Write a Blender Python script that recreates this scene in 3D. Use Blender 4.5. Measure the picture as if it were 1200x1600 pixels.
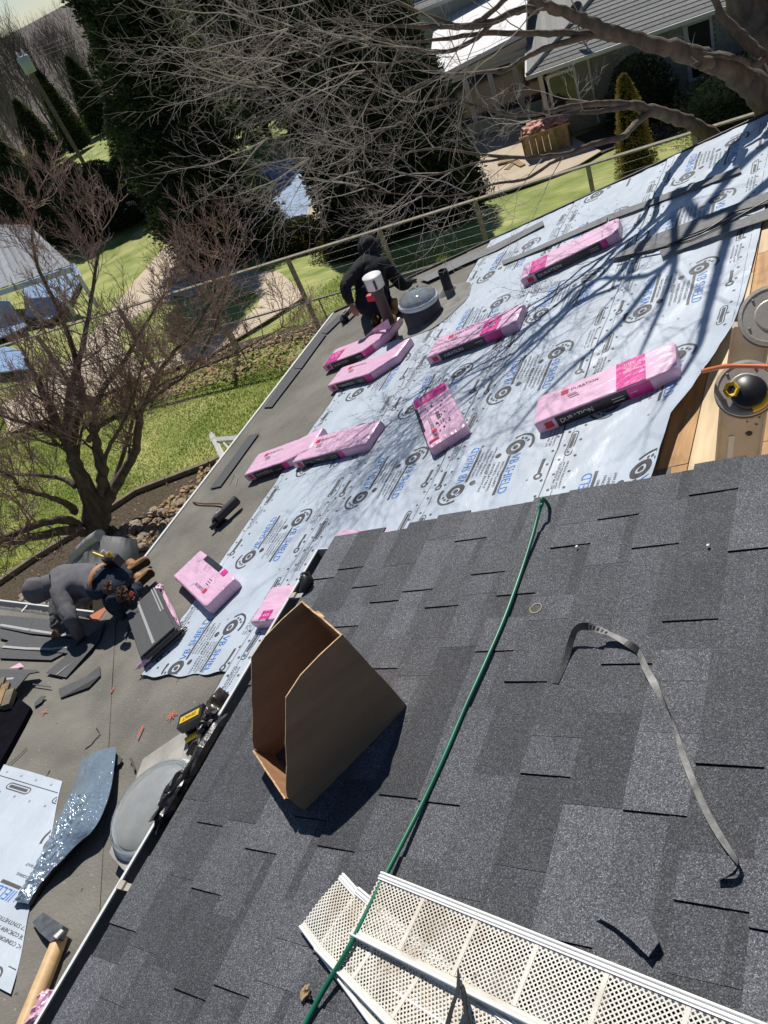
import bpy, bmesh, math, random
import numpy as np
from mathutils import Vector, Matrix, noise as mnoise
R_ = random.Random(7)
S_ = bpy.context.scene
for o in list(bpy.data.objects): bpy.data.objects.remove(o)
rad = math.radians
# ------------------------------------------------------------------ camera
FPX = 1242.69; CX, CY = 600.0, 800.0
M = np.array([[0.85988236, 0.01792997, -0.51017726],
              [0.37803961, -0.69396378, 0.61278082],
              [-0.3430574, -0.71978663, -0.60350545]])
cam_d = bpy.data.cameras.new('camera'); cam = bpy.data.objects.new('camera', cam_d)
S_.collection.objects.link(cam); S_.camera = cam
cam.matrix_world = Matrix([[M[i][0], -M[i][1], -M[i][2], 0.0] for i in range(3)] + [[0, 0, 0, 1]])
cam_d.sensor_fit = 'VERTICAL'; cam_d.sensor_height = 36.0; cam_d.lens = FPX / 1600 * 36.0
cam_d.clip_start = 0.05; cam_d.clip_end = 3000
# ------------------------------------------------------------------ sky and sun
SUN = Vector((0.321, -0.572, -0.755)).normalized()      # direction the light travels
w = bpy.data.worlds.new('World'); S_.world = w; w.use_nodes = True
nt = w.node_tree; nt.nodes.clear()
sky = nt.nodes.new('ShaderNodeTexSky'); sky.sky_type = 'NISHITA'; sky.sun_disc = False
sky.sun_elevation = math.asin(-SUN.z); sky.sun_rotation = math.atan2(-SUN.x, -SUN.y)
sky.altitude = 1500; sky.air_density = 1.0; sky.dust_density = 0.0; sky.ozone_density = 4.0
bg = nt.nodes.new('ShaderNodeBackground'); bg.inputs['Strength'].default_value = 0.068
wo = nt.nodes.new('ShaderNodeOutputWorld')
nt.links.new(sky.outputs[0], bg.inputs[0]); nt.links.new(bg.outputs[0], wo.inputs[0])
sd = bpy.data.lights.new('sun', 'SUN'); sd.energy = 5.0; sd.angle = rad(0.53); sd.color = (1.0, 0.955, 0.89)
so = bpy.data.objects.new('sun', sd); S_.collection.objects.link(so)
so.rotation_euler = SUN.to_track_quat('-Z', 'Y').to_euler()
S_.view_settings.view_transform = 'Standard'; S_.view_settings.look = 'None'
S_.view_settings.exposure = 0.0; S_.view_settings.gamma = 1.0; S_.view_settings.use_curve_mapping = False
# ------------------------------------------------------------------ geometry of the place
AL = rad(14.478); CA, SA = math.cos(AL), math.sin(AL)
HN, HL = 1.56, 2.75                     # perpendicular distance of the two roof planes below the eye
NW = np.array([-SA, 0, CA]); SW = np.array([CA, 0, SA])
NB = np.array([0, SA, CA])              # the roof plane beyond the valley
YB, ZB = 2.94, -4.475
DB = -(SA * YB + CA * ZB)
def ray(p):
    d = M @ np.array([p[0] - CX, p[1] - CY, FPX]); return d / np.linalg.norm(d)
def onpl(p, n, d):
    r = ray(p); return r * (-d / (n @ r))
def near(p, off=0.0): return onpl(p, NW, HN - off)
def low(p, off=0.0): return onpl(p, NW, HL - off)
def planeB(p, off=0.0): return onpl(p, NB, DB - off)
def surf(p, off=0.0):                   # whichever of the two lower slopes the ray meets first
    a, b = low(p, off), planeB(p, off)
    return a if a @ a < b @ b or b[1] > YB else b
def zpl(p, z): return onpl(p, np.array([0, 0, 1.0]), -z)
def gz(x, y):
    d = min(max((y - 14) / 12, 0), 1); d = d * d * (3 - 2 * d)
    r = math.hypot(x, y)
    far = min(max((r - 75) / 120, 0), 1)
    return -8 - 1.7 * d - 7 * far
def G(p):
    r = ray(p); t = 5.0
    while t < 600:
        q = r * t
        if q[2] < gz(q[0], q[1]): return q
        t += 0.05 if t < 60 else 0.4
    return q
def proj(wp):
    q = M.T @ wp
    if q[2] <= 0.05: return (-9999, -9999), 1e9
    return (CX + FPX * q[0] / q[2], CY + FPX * q[1] / q[2]), q[2]
def rd(p, d): return ray(p) * d
def SE(s, e, off=0.0, H=HL):            # roof coordinates -> world
    return s * SW + np.array([0, e, 0]) - (H - off) * NW
def toSE(wp): return float(wp @ SW), float(wp[1])
def lse(p): return toSE(low(p))
def nse(p): return toSE(near(p))
def sphere_pt(p, c, L, near_side=True):  # point of the pixel's ray at distance L from c
    r = ray(p); c = np.array(c); b = r @ c; k = b * b - (c @ c - L * L)
    if k < 0: return r * b
    return r * (b - math.sqrt(k) if near_side else b + math.sqrt(k))
# ------------------------------------------------------------------ object helpers
ORG = {}
def V(a): return Vector((float(a[0]), float(a[1]), float(a[2])))
class MB:
    def __init__(s): s.v = []; s.f = []; s.m = []; s.sm = []
    def add(s, vs, fs, mi=0, smooth=False):
        b = len(s.v); s.v.extend([tuple(map(float, q)) for q in vs])
        for f in fs: s.f.append(tuple(b + i for i in f)); s.m.append(mi); s.sm.append(smooth)
        return s
    def box(s, c, ax, h, mi=0):         # centre, three axes (rows), half sizes
        c = np.array(c, float); A = [np.array(a, float) * k for a, k in zip(ax, h)]
        vs = [c + x * A[0] + y * A[1] + z * A[2] for z in (-1, 1) for y in (-1, 1) for x in (-1, 1)]
        return s.add(vs, [(0, 2, 3, 1), (4, 5, 7, 6), (0, 1, 5, 4), (2, 6, 7, 3), (0, 4, 6, 2), (1, 3, 7, 5)], mi)
    def prism(s, pts, nrm, th, mi=0):   # planar polygon extruded by th along nrm (top at pts+th)
        n = len(pts); nrm = np.array(nrm, float)
        a = [np.array(p, float) for p in pts]
        ar = sum(np.cross(a[i] - a[0], a[(i + 1) % n] - a[0]) for i in range(n))
        if ar @ nrm < 0: a = a[::-1]
        vs = a + [p + nrm * th for p in a]
        fs = [tuple(range(n - 1, -1, -1)), tuple(range(n, 2 * n))] + [(i, (i + 1) % n, n + (i + 1) % n, n + i) for i in range(n)]
        return s.add(vs, fs, mi)
    def tube(s, pts, rr, k=6, mi=0, caps=True, smooth=True):
        P = [np.array(p, float) for p in pts]; n = len(P)
        if not hasattr(rr, '__len__'): rr = [rr] * n
        up = None; rings = []
        for i in range(n):
            t = P[min(i + 1, n - 1)] - P[max(i - 1, 0)]; L = np.linalg.norm(t); t = t / (L if L > 1e-9 else 1)
            if up is None:
                up = np.cross(t, [0.3, 0.2, 1.0]);
                if np.linalg.norm(up) < 1e-3: up = np.cross(t, [1, 0, 0])
            up = up - t * (up @ t); up /= max(np.linalg.norm(up), 1e-9); b = np.cross(t, up)
            rings.append([P[i] + rr[i] * (math.cos(2 * math.pi * j / k) * up + math.sin(2 * math.pi * j / k) * b) for j in range(k)])
        vs = [q for r in rings for q in r]; fs = []
        for i in range(n - 1):
            for j in range(k):
                a = i * k + j; c = i * k + (j + 1) % k; fs.append((a, c, c + k, a + k))
        s.add(vs, fs, mi, smooth)
        if caps: s.add(rings[0], [tuple(range(k - 1, -1, -1))], mi); s.add(rings[-1], [tuple(range(k))], mi)
        return s
    def lathe(s, c, ax, prof, k=24, mi=0, smooth=True):  # prof: (radius, height)
        ax = np.array(ax, float); ax /= np.linalg.norm(ax); u = np.cross(ax, [0.1, 1, 0.2]); u /= np.linalg.norm(u); b = np.cross(ax, u)
        vs = [np.array(c) + ax * h + r * (math.cos(2 * math.pi * j / k) * u + math.sin(2 * math.pi * j / k) * b) for r, h in prof for j in range(k)]
        fs = []
        for i in range(len(prof) - 1):
            for j in range(k):
                a = i * k + j; d = i * k + (j + 1) % k; fs.append((a, d, d + k, a + k))
        return s.add(vs, fs, mi, smooth)
    def grid(s, fn, nu, nv, mi=0, smooth=True):
        vs = [fn(i / nu, j / nv) for j in range(nv + 1) for i in range(nu + 1)]
        fs = [(j * (nu + 1) + i, j * (nu + 1) + i + 1, (j + 1) * (nu + 1) + i + 1, (j + 1) * (nu + 1) + i) for j in range(nv) for i in range(nu)]
        return s.add(vs, fs, mi, smooth)
    def build(s, name, mats, parent=None, org=None, label=None, cat=None, group=None, kind=None, local=False):
        me = bpy.data.meshes.new(name)
        o0 = np.zeros(3)
        if not local:
            if parent is not None: o0 = np.array(ORG.get(parent.name, (0, 0, 0)))
            elif org is not None: o0 = np.array(org, float)
            else:
                a = np.array(s.v); o0 = np.array([*(a[:, :2].min(0) + a[:, :2].max(0)) / 2, a[:, 2].min()])
        me.from_pydata([(q[0] - o0[0], q[1] - o0[1], q[2] - o0[2]) for q in s.v], [], s.f)
        if not isinstance(mats, (list, tuple)): mats = [mats]
        for m in mats: me.materials.append(m)
        me.polygons.foreach_set('material_index', s.m); me.polygons.foreach_set('use_smooth', s.sm)
        me.update()
        o = bpy.data.objects.new(name, me); S_.collection.objects.link(o)
        if parent is not None: o.parent = parent; ORG[o.name] = tuple(ORG.get(parent.name, (0, 0, 0))) if not local else (0, 0, 0)
        elif not local: o.location = V(o0); ORG[o.name] = tuple(o0)
        tag(o, label, cat, group, kind); return o
def tag(o, label=None, cat=None, group=None, kind=None):
    if label: o['label'] = label
    if cat: o['category'] = cat
    if group: o['group'] = group
    if kind: o['kind'] = kind
    return o
def thing(name, label, cat, loc, group=None, mat=None):
    o = bpy.data.objects.new(name, None); S_.collection.objects.link(o); o.empty_display_size = 0.2
    if mat is not None: o.matrix_world = mat
    else: o.location = V(loc)
    ORG[o.name] = tuple(map(float, loc)) if mat is None else (0, 0, 0)
    return tag(o, label, cat, group)
def inst(o, name, parent, loc=None, mat=None, label=None):
    c = bpy.data.objects.new(name, o.data if hasattr(o, 'data') else o); S_.collection.objects.link(c)
    c.parent = parent
    if mat is not None: c.matrix_local = mat
    elif loc is not None: c.location = V(loc)
    if label: c['label'] = label
    return c
X3 = (np.array([1.0, 0, 0]), np.array([0, 1.0, 0]), np.array([0, 0, 1.0]))
EY = np.array([0, 1.0, 0])
RF = (SW, EY, NW)
# ------------------------------------------------------------------ materials
def mat(name, col, rough=0.8, var=0.15, scale=8.0, bump=0.0, bscale=None, metal=0.0, spec=0.3, col2=None, det=6, objrand=0.0, trans=0.0, coat=0.0, contrast=None, stretch=None):
    m = bpy.data.materials.new(name); m.use_nodes = True; t = m.node_tree; N = t.nodes; L = t.links
    b = N['Principled BSDF']; b.inputs['Roughness'].default_value = rough; b.inputs['Metallic'].default_value = metal
    b.inputs['Specular IOR Level'].default_value = spec
    if coat: b.inputs['Coat Weight'].default_value = coat
    tc = N.new('ShaderNodeTexCoord'); mp = N.new('ShaderNodeMapping'); L.new(tc.outputs['Object'], mp.inputs[0])
    if stretch: mp.inputs['Scale'].default_value = stretch
    n = N.new('ShaderNodeTexNoise'); n.inputs['Scale'].default_value = scale; n.inputs['Detail'].default_value = det
    L.new(mp.outputs[0], n.inputs['Vector'])
    r = N.new('ShaderNodeValToRGB'); L.new(n.outputs['Fac'], r.inputs[0])
    c1 = [max(0, c * (1 - var)) for c in col]; c2 = col2 if col2 else [min(1, c * (1 + var)) for c in col]
    lo, hi = contrast if contrast else (0.3, 0.7)
    r.color_ramp.elements[0].position = lo; r.color_ramp.elements[1].position = hi
    r.color_ramp.elements[0].color = (*c1, 1); r.color_ramp.elements[1].color = (*c2, 1)
    out = r.outputs[0]
    if objrand:
        oi = N.new('ShaderNodeObjectInfo'); mr = N.new('ShaderNodeMapRange'); mr.inputs[3].default_value = 1 - objrand; mr.inputs[4].default_value = 1 + objrand
        L.new(oi.outputs['Random'], mr.inputs[0]); mx = N.new('ShaderNodeVectorMath'); mx.operation = 'SCALE'
        L.new(out, mx.inputs[0]); L.new(mr.outputs[0], mx.inputs['Scale']); out = mx.outputs[0]
    L.new(out, b.inputs['Base Color'])
    if bump:
        n2 = N.new('ShaderNodeTexNoise'); n2.inputs['Scale'].default_value = bscale or scale * 4; n2.inputs['Detail'].default_value = 5
        L.new(mp.outputs[0], n2.inputs['Vector'])
        bu = N.new('ShaderNodeBump'); bu.inputs['Strength'].default_value = bump; bu.inputs['Distance'].default_value = 0.01
        L.new(n2.outputs['Fac'], bu.inputs['Height']); L.new(bu.outputs[0], b.inputs['Normal'])
    if trans:
        tr = N.new('ShaderNodeBsdfTranslucent'); L.new(out, tr.inputs[0]); ms = N.new('ShaderNodeMixShader'); ms.inputs[0].default_value = trans
        L.new(b.outputs[0], ms.inputs[1]); L.new(tr.outputs[0], ms.inputs[2]); L.new(ms.outputs[0], N['Material Output'].inputs[0])
    return m
def shingle_mat(name, k):
    """asphalt granules: dark mineral speckle with pale grains"""
    m = bpy.data.materials.new(name); m.use_nodes = True; t = m.node_tree; N = t.nodes; L = t.links
    b = N['Principled BSDF']; b.inputs['Roughness'].default_value = 0.78; b.inputs['Specular IOR Level'].default_value = 0.35
    tc = N.new('ShaderNodeTexCoord')
    v = N.new('ShaderNodeTexVoronoi'); v.inputs['Scale'].default_value = 520; L.new(tc.outputs['Object'], v.inputs['Vector'])
    sp = N.new('ShaderNodeSeparateColor'); L.new(v.outputs['Color'], sp.inputs[0])
    r = N.new('ShaderNodeValToRGB'); L.new(sp.outputs[0], r.inputs[0])
    e = r.color_ramp.elements; e[0].position = 0; e[0].color = (0.021 * k, 0.0225 * k, 0.026 * k, 1); e[1].position = 1; e[1].color = (0.24 * k, 0.245 * k, 0.26 * k, 1)
    for p, c in ((0.45, (0.052, 0.054, 0.061)), (0.72, (0.084, 0.087, 0.096)), (0.90, (0.120, 0.123, 0.134)), (0.965, (0.16, 0.162, 0.172))):
        x = e.new(p); x.color = (c[0] * k, c[1] * k, c[2] * k, 1)
    n = N.new('ShaderNodeTexNoise'); n.inputs['Scale'].default_value = 9; n.inputs['Detail'].default_value = 8; L.new(tc.outputs['Object'], n.inputs['Vector'])
    mr = N.new('ShaderNodeMapRange'); mr.inputs[1].default_value = 0.3; mr.inputs[2].default_value = 0.7; mr.inputs[3].default_value = 0.88; mr.inputs[4].default_value = 1.12
    L.new(n.outputs['Fac'], mr.inputs[0])
    oi = N.new('ShaderNodeObjectInfo'); mo = N.new('ShaderNodeMapRange'); mo.inputs[3].default_value = 0.84; mo.inputs[4].default_value = 1.18; L.new(oi.outputs['Random'], mo.inputs[0])
    mm = N.new('ShaderNodeMath'); mm.operation = 'MULTIPLY'; L.new(mr.outputs[0], mm.inputs[0]); L.new(mo.outputs[0], mm.inputs[1])
    sc = N.new('ShaderNodeVectorMath'); sc.operation = 'SCALE'; L.new(r.outputs[0], sc.inputs[0]); L.new(mm.outputs[0], sc.inputs['Scale'])
    L.new(sc.outputs[0], b.inputs['Base Color'])
    bu = N.new('ShaderNodeBump'); bu.inputs['Strength'].default_value = 0.55; bu.inputs['Distance'].default_value = 0.0016
    L.new(sp.outputs[1], bu.inputs['Height']); L.new(bu.outputs[0], b.inputs['Normal'])
    return m
def flat(name, col, rough=0.6, spec=0.3, metal=0.0, coat=0.0): return mat(name, col, rough, 0.06, 20, spec=spec, metal=metal, coat=coat, det=2)
SH = [shingle_mat('shingle_dark', 0.98), shingle_mat('shingle_mid', 1.28), shingle_mat('shingle_light', 1.48)]
M_cut = flat('shingle_cut_edge', (0.012, 0.012, 0.014), 0.9, 0.1)
M_felt = mat('felt', (0.180, 0.170, 0.146), 0.9, 0.22, 2.6, 0.8, 60, det=14)
def add_specks(m, scale, thr, col, soft=0.05):
    t = m.node_tree; N = t.nodes; L = t.links; b = N['Principled BSDF']; old = b.inputs['Base Color'].links[0].from_socket
    tc = N.new('ShaderNodeTexCoord'); n = N.new('ShaderNodeTexNoise'); n.inputs['Scale'].default_value = scale; n.inputs['Detail'].default_value = 3; L.new(tc.outputs['Object'], n.inputs['Vector'])
    g = N.new('ShaderNodeMapRange'); g.inputs[1].default_value = thr; g.inputs[2].default_value = thr + soft; L.new(n.outputs['Fac'], g.inputs[0])
    mx = N.new('ShaderNodeMix'); mx.data_type = 'RGBA'; L.new(g.outputs[0], mx.inputs[0]); L.new(old, mx.inputs[6]); mx.inputs[7].default_value = (*col, 1); L.new(mx.outputs[2], b.inputs['Base Color'])
add_specks(M_felt, 46, 0.685, (0.32, 0.31, 0.28)); add_specks(M_felt, 17, 0.70, (0.085, 0.083, 0.075))
M_feltline_lapshade = flat('felt_edge_lap_shade', (0.02, 0.02, 0.02), 0.9)  # felt edges and tears, plus painted lap shadow on the white sheets
M_sheet = mat('white_underlayment', (0.475, 0.535, 0.600), 0.38, 0.09, 3.5, 0.7, 11, spec=0.45, det=4, stretch=(1, 0.6, 1))
M_pgrey = mat('print_grey', (0.075, 0.072, 0.076), 0.5, 0.25, 60)
M_pblue = mat('print_blue', (0.035, 0.185, 0.56), 0.5, 0.2, 40)
M_plight = mat('print_pale_grey', (0.27, 0.28, 0.30), 0.5, 0.3, 60)
M_pink = mat('pink_wrap', (0.74, 0.46, 0.61), 0.30, 0.09, 6, 0.55, 12, spec=0.5, stretch=(1, 4, 1))
M_mag = mat('magenta_print', (0.62, 0.03, 0.26), 0.35, 0.2, 20, 0.3, 40, spec=0.5)
M_blk = mat('black_wrap', (0.016, 0.014, 0.018), 0.35, 0.4, 12, 0.35, 30, spec=0.5)
M_wred = flat('wrap_red', (0.55, 0.03, 0.06), 0.4)
M_whiteprint = flat('print_white', (0.72, 0.66, 0.70), 0.5)
M_gut = mat('gutter_paint', (0.70, 0.70, 0.68), 0.45, 0.06, 6)
M_gutin_shade = mat('gutter_inside_shade', (0.14, 0.145, 0.15), 0.7, 0.3, 14, 0.2, 60)  # shade inside the gutter put into its colour
M_card = mat('cardboard', (0.33, 0.205, 0.118), 0.85, 0.14, 3.5, 0.35, 26, det=10, stretch=(1, 1, 6))
M_cardin = mat('cardboard_inner', (0.33, 0.175, 0.088), 0.85, 0.16, 4, 0.35, 26, det=10, stretch=(1, 1, 6))
M_cardedge = mat('cardboard_edge', (0.60, 0.40, 0.22), 0.9, 0.3, 90)
M_hose = mat('hose_green', (0.012, 0.150, 0.080), 0.38, 0.2, 9, spec=0.5)
M_guard = mat('guard_white', (0.74, 0.71, 0.63), 0.5, 0.10, 5, 0.1, 50, det=8)
add_specks(M_guard, 5, 0.58, (0.58, 0.50, 0.38), 0.35); add_specks(M_guard, 30, 0.66, (0.33, 0.24, 0.15), 0.15)
add_specks(M_guard, 7.5, 0.56, (0.40, 0.30, 0.19), 0.30); add_specks(M_sheet, 2.2, 0.55, (0.40, 0.44, 0.48), 0.30)
M_guardedge = mat('guard_rim', (0.80, 0.80, 0.77), 0.4, 0.05, 8)
M_tape = mat('tape_black', (0.022, 0.022, 0.024), 0.55, 0.3, 30, 0.2, 70)
M_tapeg = mat('tape_grey', (0.26, 0.255, 0.24), 0.6, 0.45, 28, 0.3, 60)
M_ply = mat('deck_wood', (0.47, 0.27, 0.12), 0.7, 0.35, 3.2, 0.15, 40, det=8, objrand=0.2, stretch=(6, 0.7, 6))
M_plyp = mat('deck_wood_pale', (0.66, 0.50, 0.30), 0.7, 0.2, 3, 0.1, 40, objrand=0.1, stretch=(6, 0.7, 6))
M_alu = mat('aluminium', (0.50, 0.455, 0.385), 0.45, 0.15, 9, 0.1, 60, metal=0.25, spec=0.5)
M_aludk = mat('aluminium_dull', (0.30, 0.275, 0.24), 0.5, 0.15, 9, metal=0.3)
M_plasb = flat('plastic_black', (0.018, 0.018, 0.020), 0.4, 0.5)
M_yel = flat('plastic_yellow', (0.72, 0.47, 0.02), 0.4, 0.5)
M_orange = flat('hose_orange', (0.62, 0.16, 0.05), 0.45, 0.5)
M_film = mat('release_film', (0.24, 0.31, 0.38), 0.13, 0.15, 6, 1.0, 34, spec=1.0, det=3, metal=0.35)
M_bplas = mat('black_plastic_sheet', (0.012, 0.012, 0.013), 0.30, 0.2, 8, 0.6, 20, spec=0.5)
M_brplas = mat('brown_plastic_sheet', (0.030, 0.018, 0.012), 0.3, 0.3, 8, 0.6, 20, spec=0.5)
M_wood = mat('handle_wood', (0.60, 0.40, 0.205), 0.5, 0.14, 5, 0.06, 50, stretch=(5, 5, 1))
M_steel = mat('tool_steel', (0.16, 0.165, 0.17), 0.42, 0.3, 20, metal=0.5)
M_dome = bpy.data.materials.new('acrylic_dome'); M_dome.use_nodes = True
b_ = M_dome.node_tree.nodes['Principled BSDF']; b_.inputs['Base Color'].default_value = (0.90, 0.94, 0.96, 1); b_.inputs['Roughness'].default_value = 0.06
b_.inputs['Transmission Weight'].default_value = 0.82; b_.inputs['IOR'].default_value = 1.25; b_.inputs['Specular IOR Level'].default_value = 0.8
M_dome2 = M_dome.copy(); b_ = M_dome2.node_tree.nodes['Principled BSDF']; b_.inputs['Transmission Weight'].default_value = 0.80; b_.inputs['Roughness'].default_value = 0.10; b_.inputs['Base Color'].default_value = (0.88, 0.93, 0.95, 1)
M_frost = mat('frosted_ring', (0.55, 0.60, 0.62), 0.25, 0.1, 5, spec=0.6)
M_tube = mat('tube_reflector', (0.45, 0.52, 0.54), 0.12, 0.5, 14, 0.8, 14, metal=0.7)
M_tube2 = mat('lens_reflector', (0.72, 0.78, 0.78), 0.15, 0.25, 9, 1.0, 12, metal=0.25, spec=0.9)
M_darkmet = mat('dark_metal', (0.045, 0.045, 0.047), 0.5, 0.2, 12, spec=0.5)
M_flash = mat('lead_flashing', (0.21, 0.205, 0.19), 0.75, 0.35, 7, 0.3, 30)
M_brick = mat('pale_brick', (0.37, 0.335, 0.27), 0.9, 0.2, 6, 0.2, 40, objrand=0.12)
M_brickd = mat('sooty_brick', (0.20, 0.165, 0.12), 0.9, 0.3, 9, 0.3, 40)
M_shadow_black = mat('shadow_black', (0.006, 0.006, 0.009), 1.0, 0.3, 9, spec=0.05)  # black laid in for the shadow beside the chimney
M_mortar = mat('mortar', (0.25, 0.235, 0.205), 0.95, 0.2, 20)
M_bark = mat('bark', (0.135, 0.110, 0.084), 0.95, 0.4, 14, 0.8, 40, stretch=(1, 1, 0.35))
M_twig = mat('twig_pale', (0.43, 0.385, 0.32), 0.8, 0.35, 4)
M_twigr = mat('twig_reddish', (0.34, 0.235, 0.205), 0.8, 0.4, 3)
M_arb = mat('arborvitae_leaf', (0.026, 0.042, 0.017), 0.85, 0.5, 1.1, trans=0.25)
M_arbl = mat('arborvitae_tip', (0.080, 0.102, 0.034), 0.8, 0.4, 1.3, trans=0.35)
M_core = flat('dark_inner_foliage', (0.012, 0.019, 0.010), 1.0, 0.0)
M_spr = mat('spruce_needle', (0.17, 0.20, 0.075), 0.8, 0.4, 1.5, trans=0.25)
M_gold = mat('golden_leaf', (0.22, 0.17, 0.045), 0.8, 0.4, 2.5, trans=0.3)
M_yng = mat('fresh_leaf', (0.13, 0.28, 0.03), 0.7, 0.3, 3, trans=0.5)
M_bush = mat('dark_bush', (0.020, 0.026, 0.015), 0.9, 0.4, 3, trans=0.1)
# grass: clumped greens with straw patches
M_grass = mat('lawn', (0.21, 0.31, 0.045), 0.95, 0.35, 0.9, 0.9, 26, col2=(0.42, 0.42, 0.16), det=14)
M_blade = mat('grass_blade', (0.26, 0.38, 0.05), 0.8, 0.3, 0.8, col2=(0.50, 0.52, 0.17), trans=0.45, det=8)
M_litter = mat('dry_leaf', (0.42, 0.30, 0.17), 0.9, 0.35, 4)
M_rock = mat('river_rock', (0.27, 0.22, 0.18), 0.85, 0.4, 3, 0.4, 30, objrand=0.3)
M_rockb = mat('mulch_ground_shade', (0.085, 0.062, 0.045), 0.95, 0.5, 16, 0.8, 50)
M_timber = mat('edging_timber', (0.20, 0.165, 0.12), 0.9, 0.3, 8, 0.3, 40)
M_patio = mat('patio_concrete', (0.52, 0.43, 0.32), 0.9, 0.10, 1.2, 0.15, 30, det=10)
M_rail = mat('weathered_rail', (0.27, 0.245, 0.19), 0.85, 0.2, 12, 0.2, 50)
M_galv = flat('galvanised_wire', (0.17, 0.175, 0.175), 0.5, metal=0.5)
M_wtrim = mat('white_trim', (0.55, 0.55, 0.51), 0.6, 0.06, 6)
M_wroof = mat('white_membrane_roof', (0.66, 0.66, 0.66), 0.6, 0.05, 2, 0.1, 20)
M_glass = mat('window_glass', (0.030, 0.034, 0.036), 0.08, 0.3, 0.6, spec=0.8)
M_farroof = mat('far_roof_shingle', (0.24, 0.24, 0.23), 0.9, 0.2, 14, 0.3, 60, objrand=0.12)
M_rustwood = mat('old_boards', (0.32, 0.215, 0.105), 0.85, 0.35, 6, 0.2, 40, objrand=0.2)
M_rust = mat('red_brown_panel', (0.14, 0.055, 0.030), 0.8, 0.3, 8)
M_salmon = mat('salmon_tarp', (0.62, 0.30, 0.23), 0.7, 0.3, 6, 0.5, 12)
M_pool = mat('pool_cover', (0.25, 0.37, 0.56), 0.35, 0.16, 2.5, 0.5, 9, spec=0.6)
M_tarp = mat('grey_tarp', (0.185, 0.185, 0.185), 0.5, 0.10, 4, 0.25, 16, spec=0.4)
M_hood = mat('grey_hoodie', (0.130, 0.128, 0.138), 0.9, 0.1, 12, 0.35, 9)
M_blackc = mat('black_clothing', (0.016, 0.017, 0.021), 0.9, 0.2, 10, 0.4, 9)
M_jean = mat('blue_jeans', (0.020, 0.030, 0.050), 0.9, 0.35, 14, 0.3, 40)
M_navy = mat('navy_trousers', (0.012, 0.014, 0.026), 0.9, 0.2, 10, 0.3, 12)
M_skin = mat('skin', (0.36, 0.19, 0.125), 0.6, 0.12, 20)
M_boot = mat('tan_boot', (0.33, 0.175, 0.075), 0.7, 0.25, 12, 0.2, 40)
M_sole = flat('boot_sole', (0.055, 0.035, 0.02), 0.9)
M_leath = mat('leather', (0.060, 0.030, 0.020), 0.6, 0.4, 10, 0.3, 30)
M_leatho = mat('tan_leather', (0.48, 0.22, 0.10), 0.6, 0.2, 10)
M_woods = mat('hill_woods', (0.135, 0.112, 0.10), 1.0, 0.3, 0.5, det=14)
M_orpaint = flat('orange_marking', (0.62, 0.13, 0.07), 0.8)
M_chalk = flat('yellow_crayon', (0.50, 0.40, 0.16), 0.8)
M_chalkw = flat('white_crayon', (0.34, 0.34, 0.32), 0.9)
M_strip = mat('starter_strip', (0.20, 0.203, 0.205), 0.85, 0.15, 30, 0.3, 120)
M_back = mat('shingle_back', (0.088, 0.090, 0.093), 0.8, 0.12, 40, 0.25, 120)
M_bond = flat('sealant_stripe', (0.36, 0.36, 0.36), 0.6)
# ------------------------------------------------------------------ text as flat print
_tc = {}
def text_geo(s):
    if s in _tc: return _tc[s]
    cu = bpy.data.curves.new('t', 'FONT'); cu.body = s; cu.size = 1.0; cu.resolution_u = 3
    o = bpy.data.objects.new('t', cu); S_.collection.objects.link(o)
    dg = bpy.context.evaluated_depsgraph_get(); me = bpy.data.meshes.new_from_object(o.evaluated_get(dg))
    vs = np.array([v.co[:] for v in me.vertices]) if len(me.vertices) else np.zeros((0, 3)); fs = [tuple(p.vertices) for p in me.polygons]
    bpy.data.objects.remove(o); bpy.data.curves.remove(cu); bpy.data.meshes.remove(me)
    if len(vs):
        vs[:, 0] -= vs[:, 0].min(); vs[:, 0] /= vs[:, 0].max(); vs[:, 1] /= 0.72
    _tc[s] = (vs, fs); return _tc[s]
def put_text(mb, s, fn, x0, y0, ln, h, mi=0):
    """fn(u, v) -> world; text runs along u from x0 for ln, letters h tall"""
    vs, fs = text_geo(s); mb.add([fn(x0 + q[0] * ln, y0 + q[1] * h) for q in vs], fs, mi)
def ring(mb, fn, cx, cy, r0, r1, a0=0, a1=2 * math.pi, k=20, mi=0, sy=1.0):
    vs = []; 
    for i in range(k + 1):
        a = a0 + (a1 - a0) * i / k
        for r in (r0, r1): vs.append(fn(cx + r * math.cos(a), cy + r * math.sin(a) * sy))
    mb.add(vs, [(2 * i, 2 * i + 1, 2 * i + 3, 2 * i + 2) for i in range(k)], mi)
def qd(mb, fn, x0, y0, x1, y1, mi=0, n=1):
    for i in range(n):
        a = x0 + (x1 - x0) * i / n; b = x0 + (x1 - x0) * (i + 1) / n
        mb.add([fn(a, y0), fn(b, y0), fn(b, y1), fn(a, y1)], [(0, 1, 2, 3)], mi)
def pill(mb, fn, x0, x1, y, h, mi=0):    # rounded outline with a line of print inside
    qd(mb, fn, x0, y - h, x1, y - h * 0.72, mi, 3); qd(mb, fn, x0, y + h * 0.72, x1, y + h, mi, 3)
    ring(mb, fn, x0, y, h * 0.72, h, math.pi / 2, 1.5 * math.pi, 6, mi); ring(mb, fn, x1, y, h * 0.72, h, -math.pi / 2, math.pi / 2, 6, mi)
    qd(mb, fn, x0, y - h * 0.4, x1, y + h * 0.4, mi, 3)
# =================================================================== THE HOUSE
house = thing('house', 'house being re-roofed, dark shingled upper roof over lower roof in felt and white sheets', 'house', (-1.0, 0.0, -8.0))
CV = np.array([-6.33, YB, ZB])           # where both eaves and the valley meet
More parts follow.
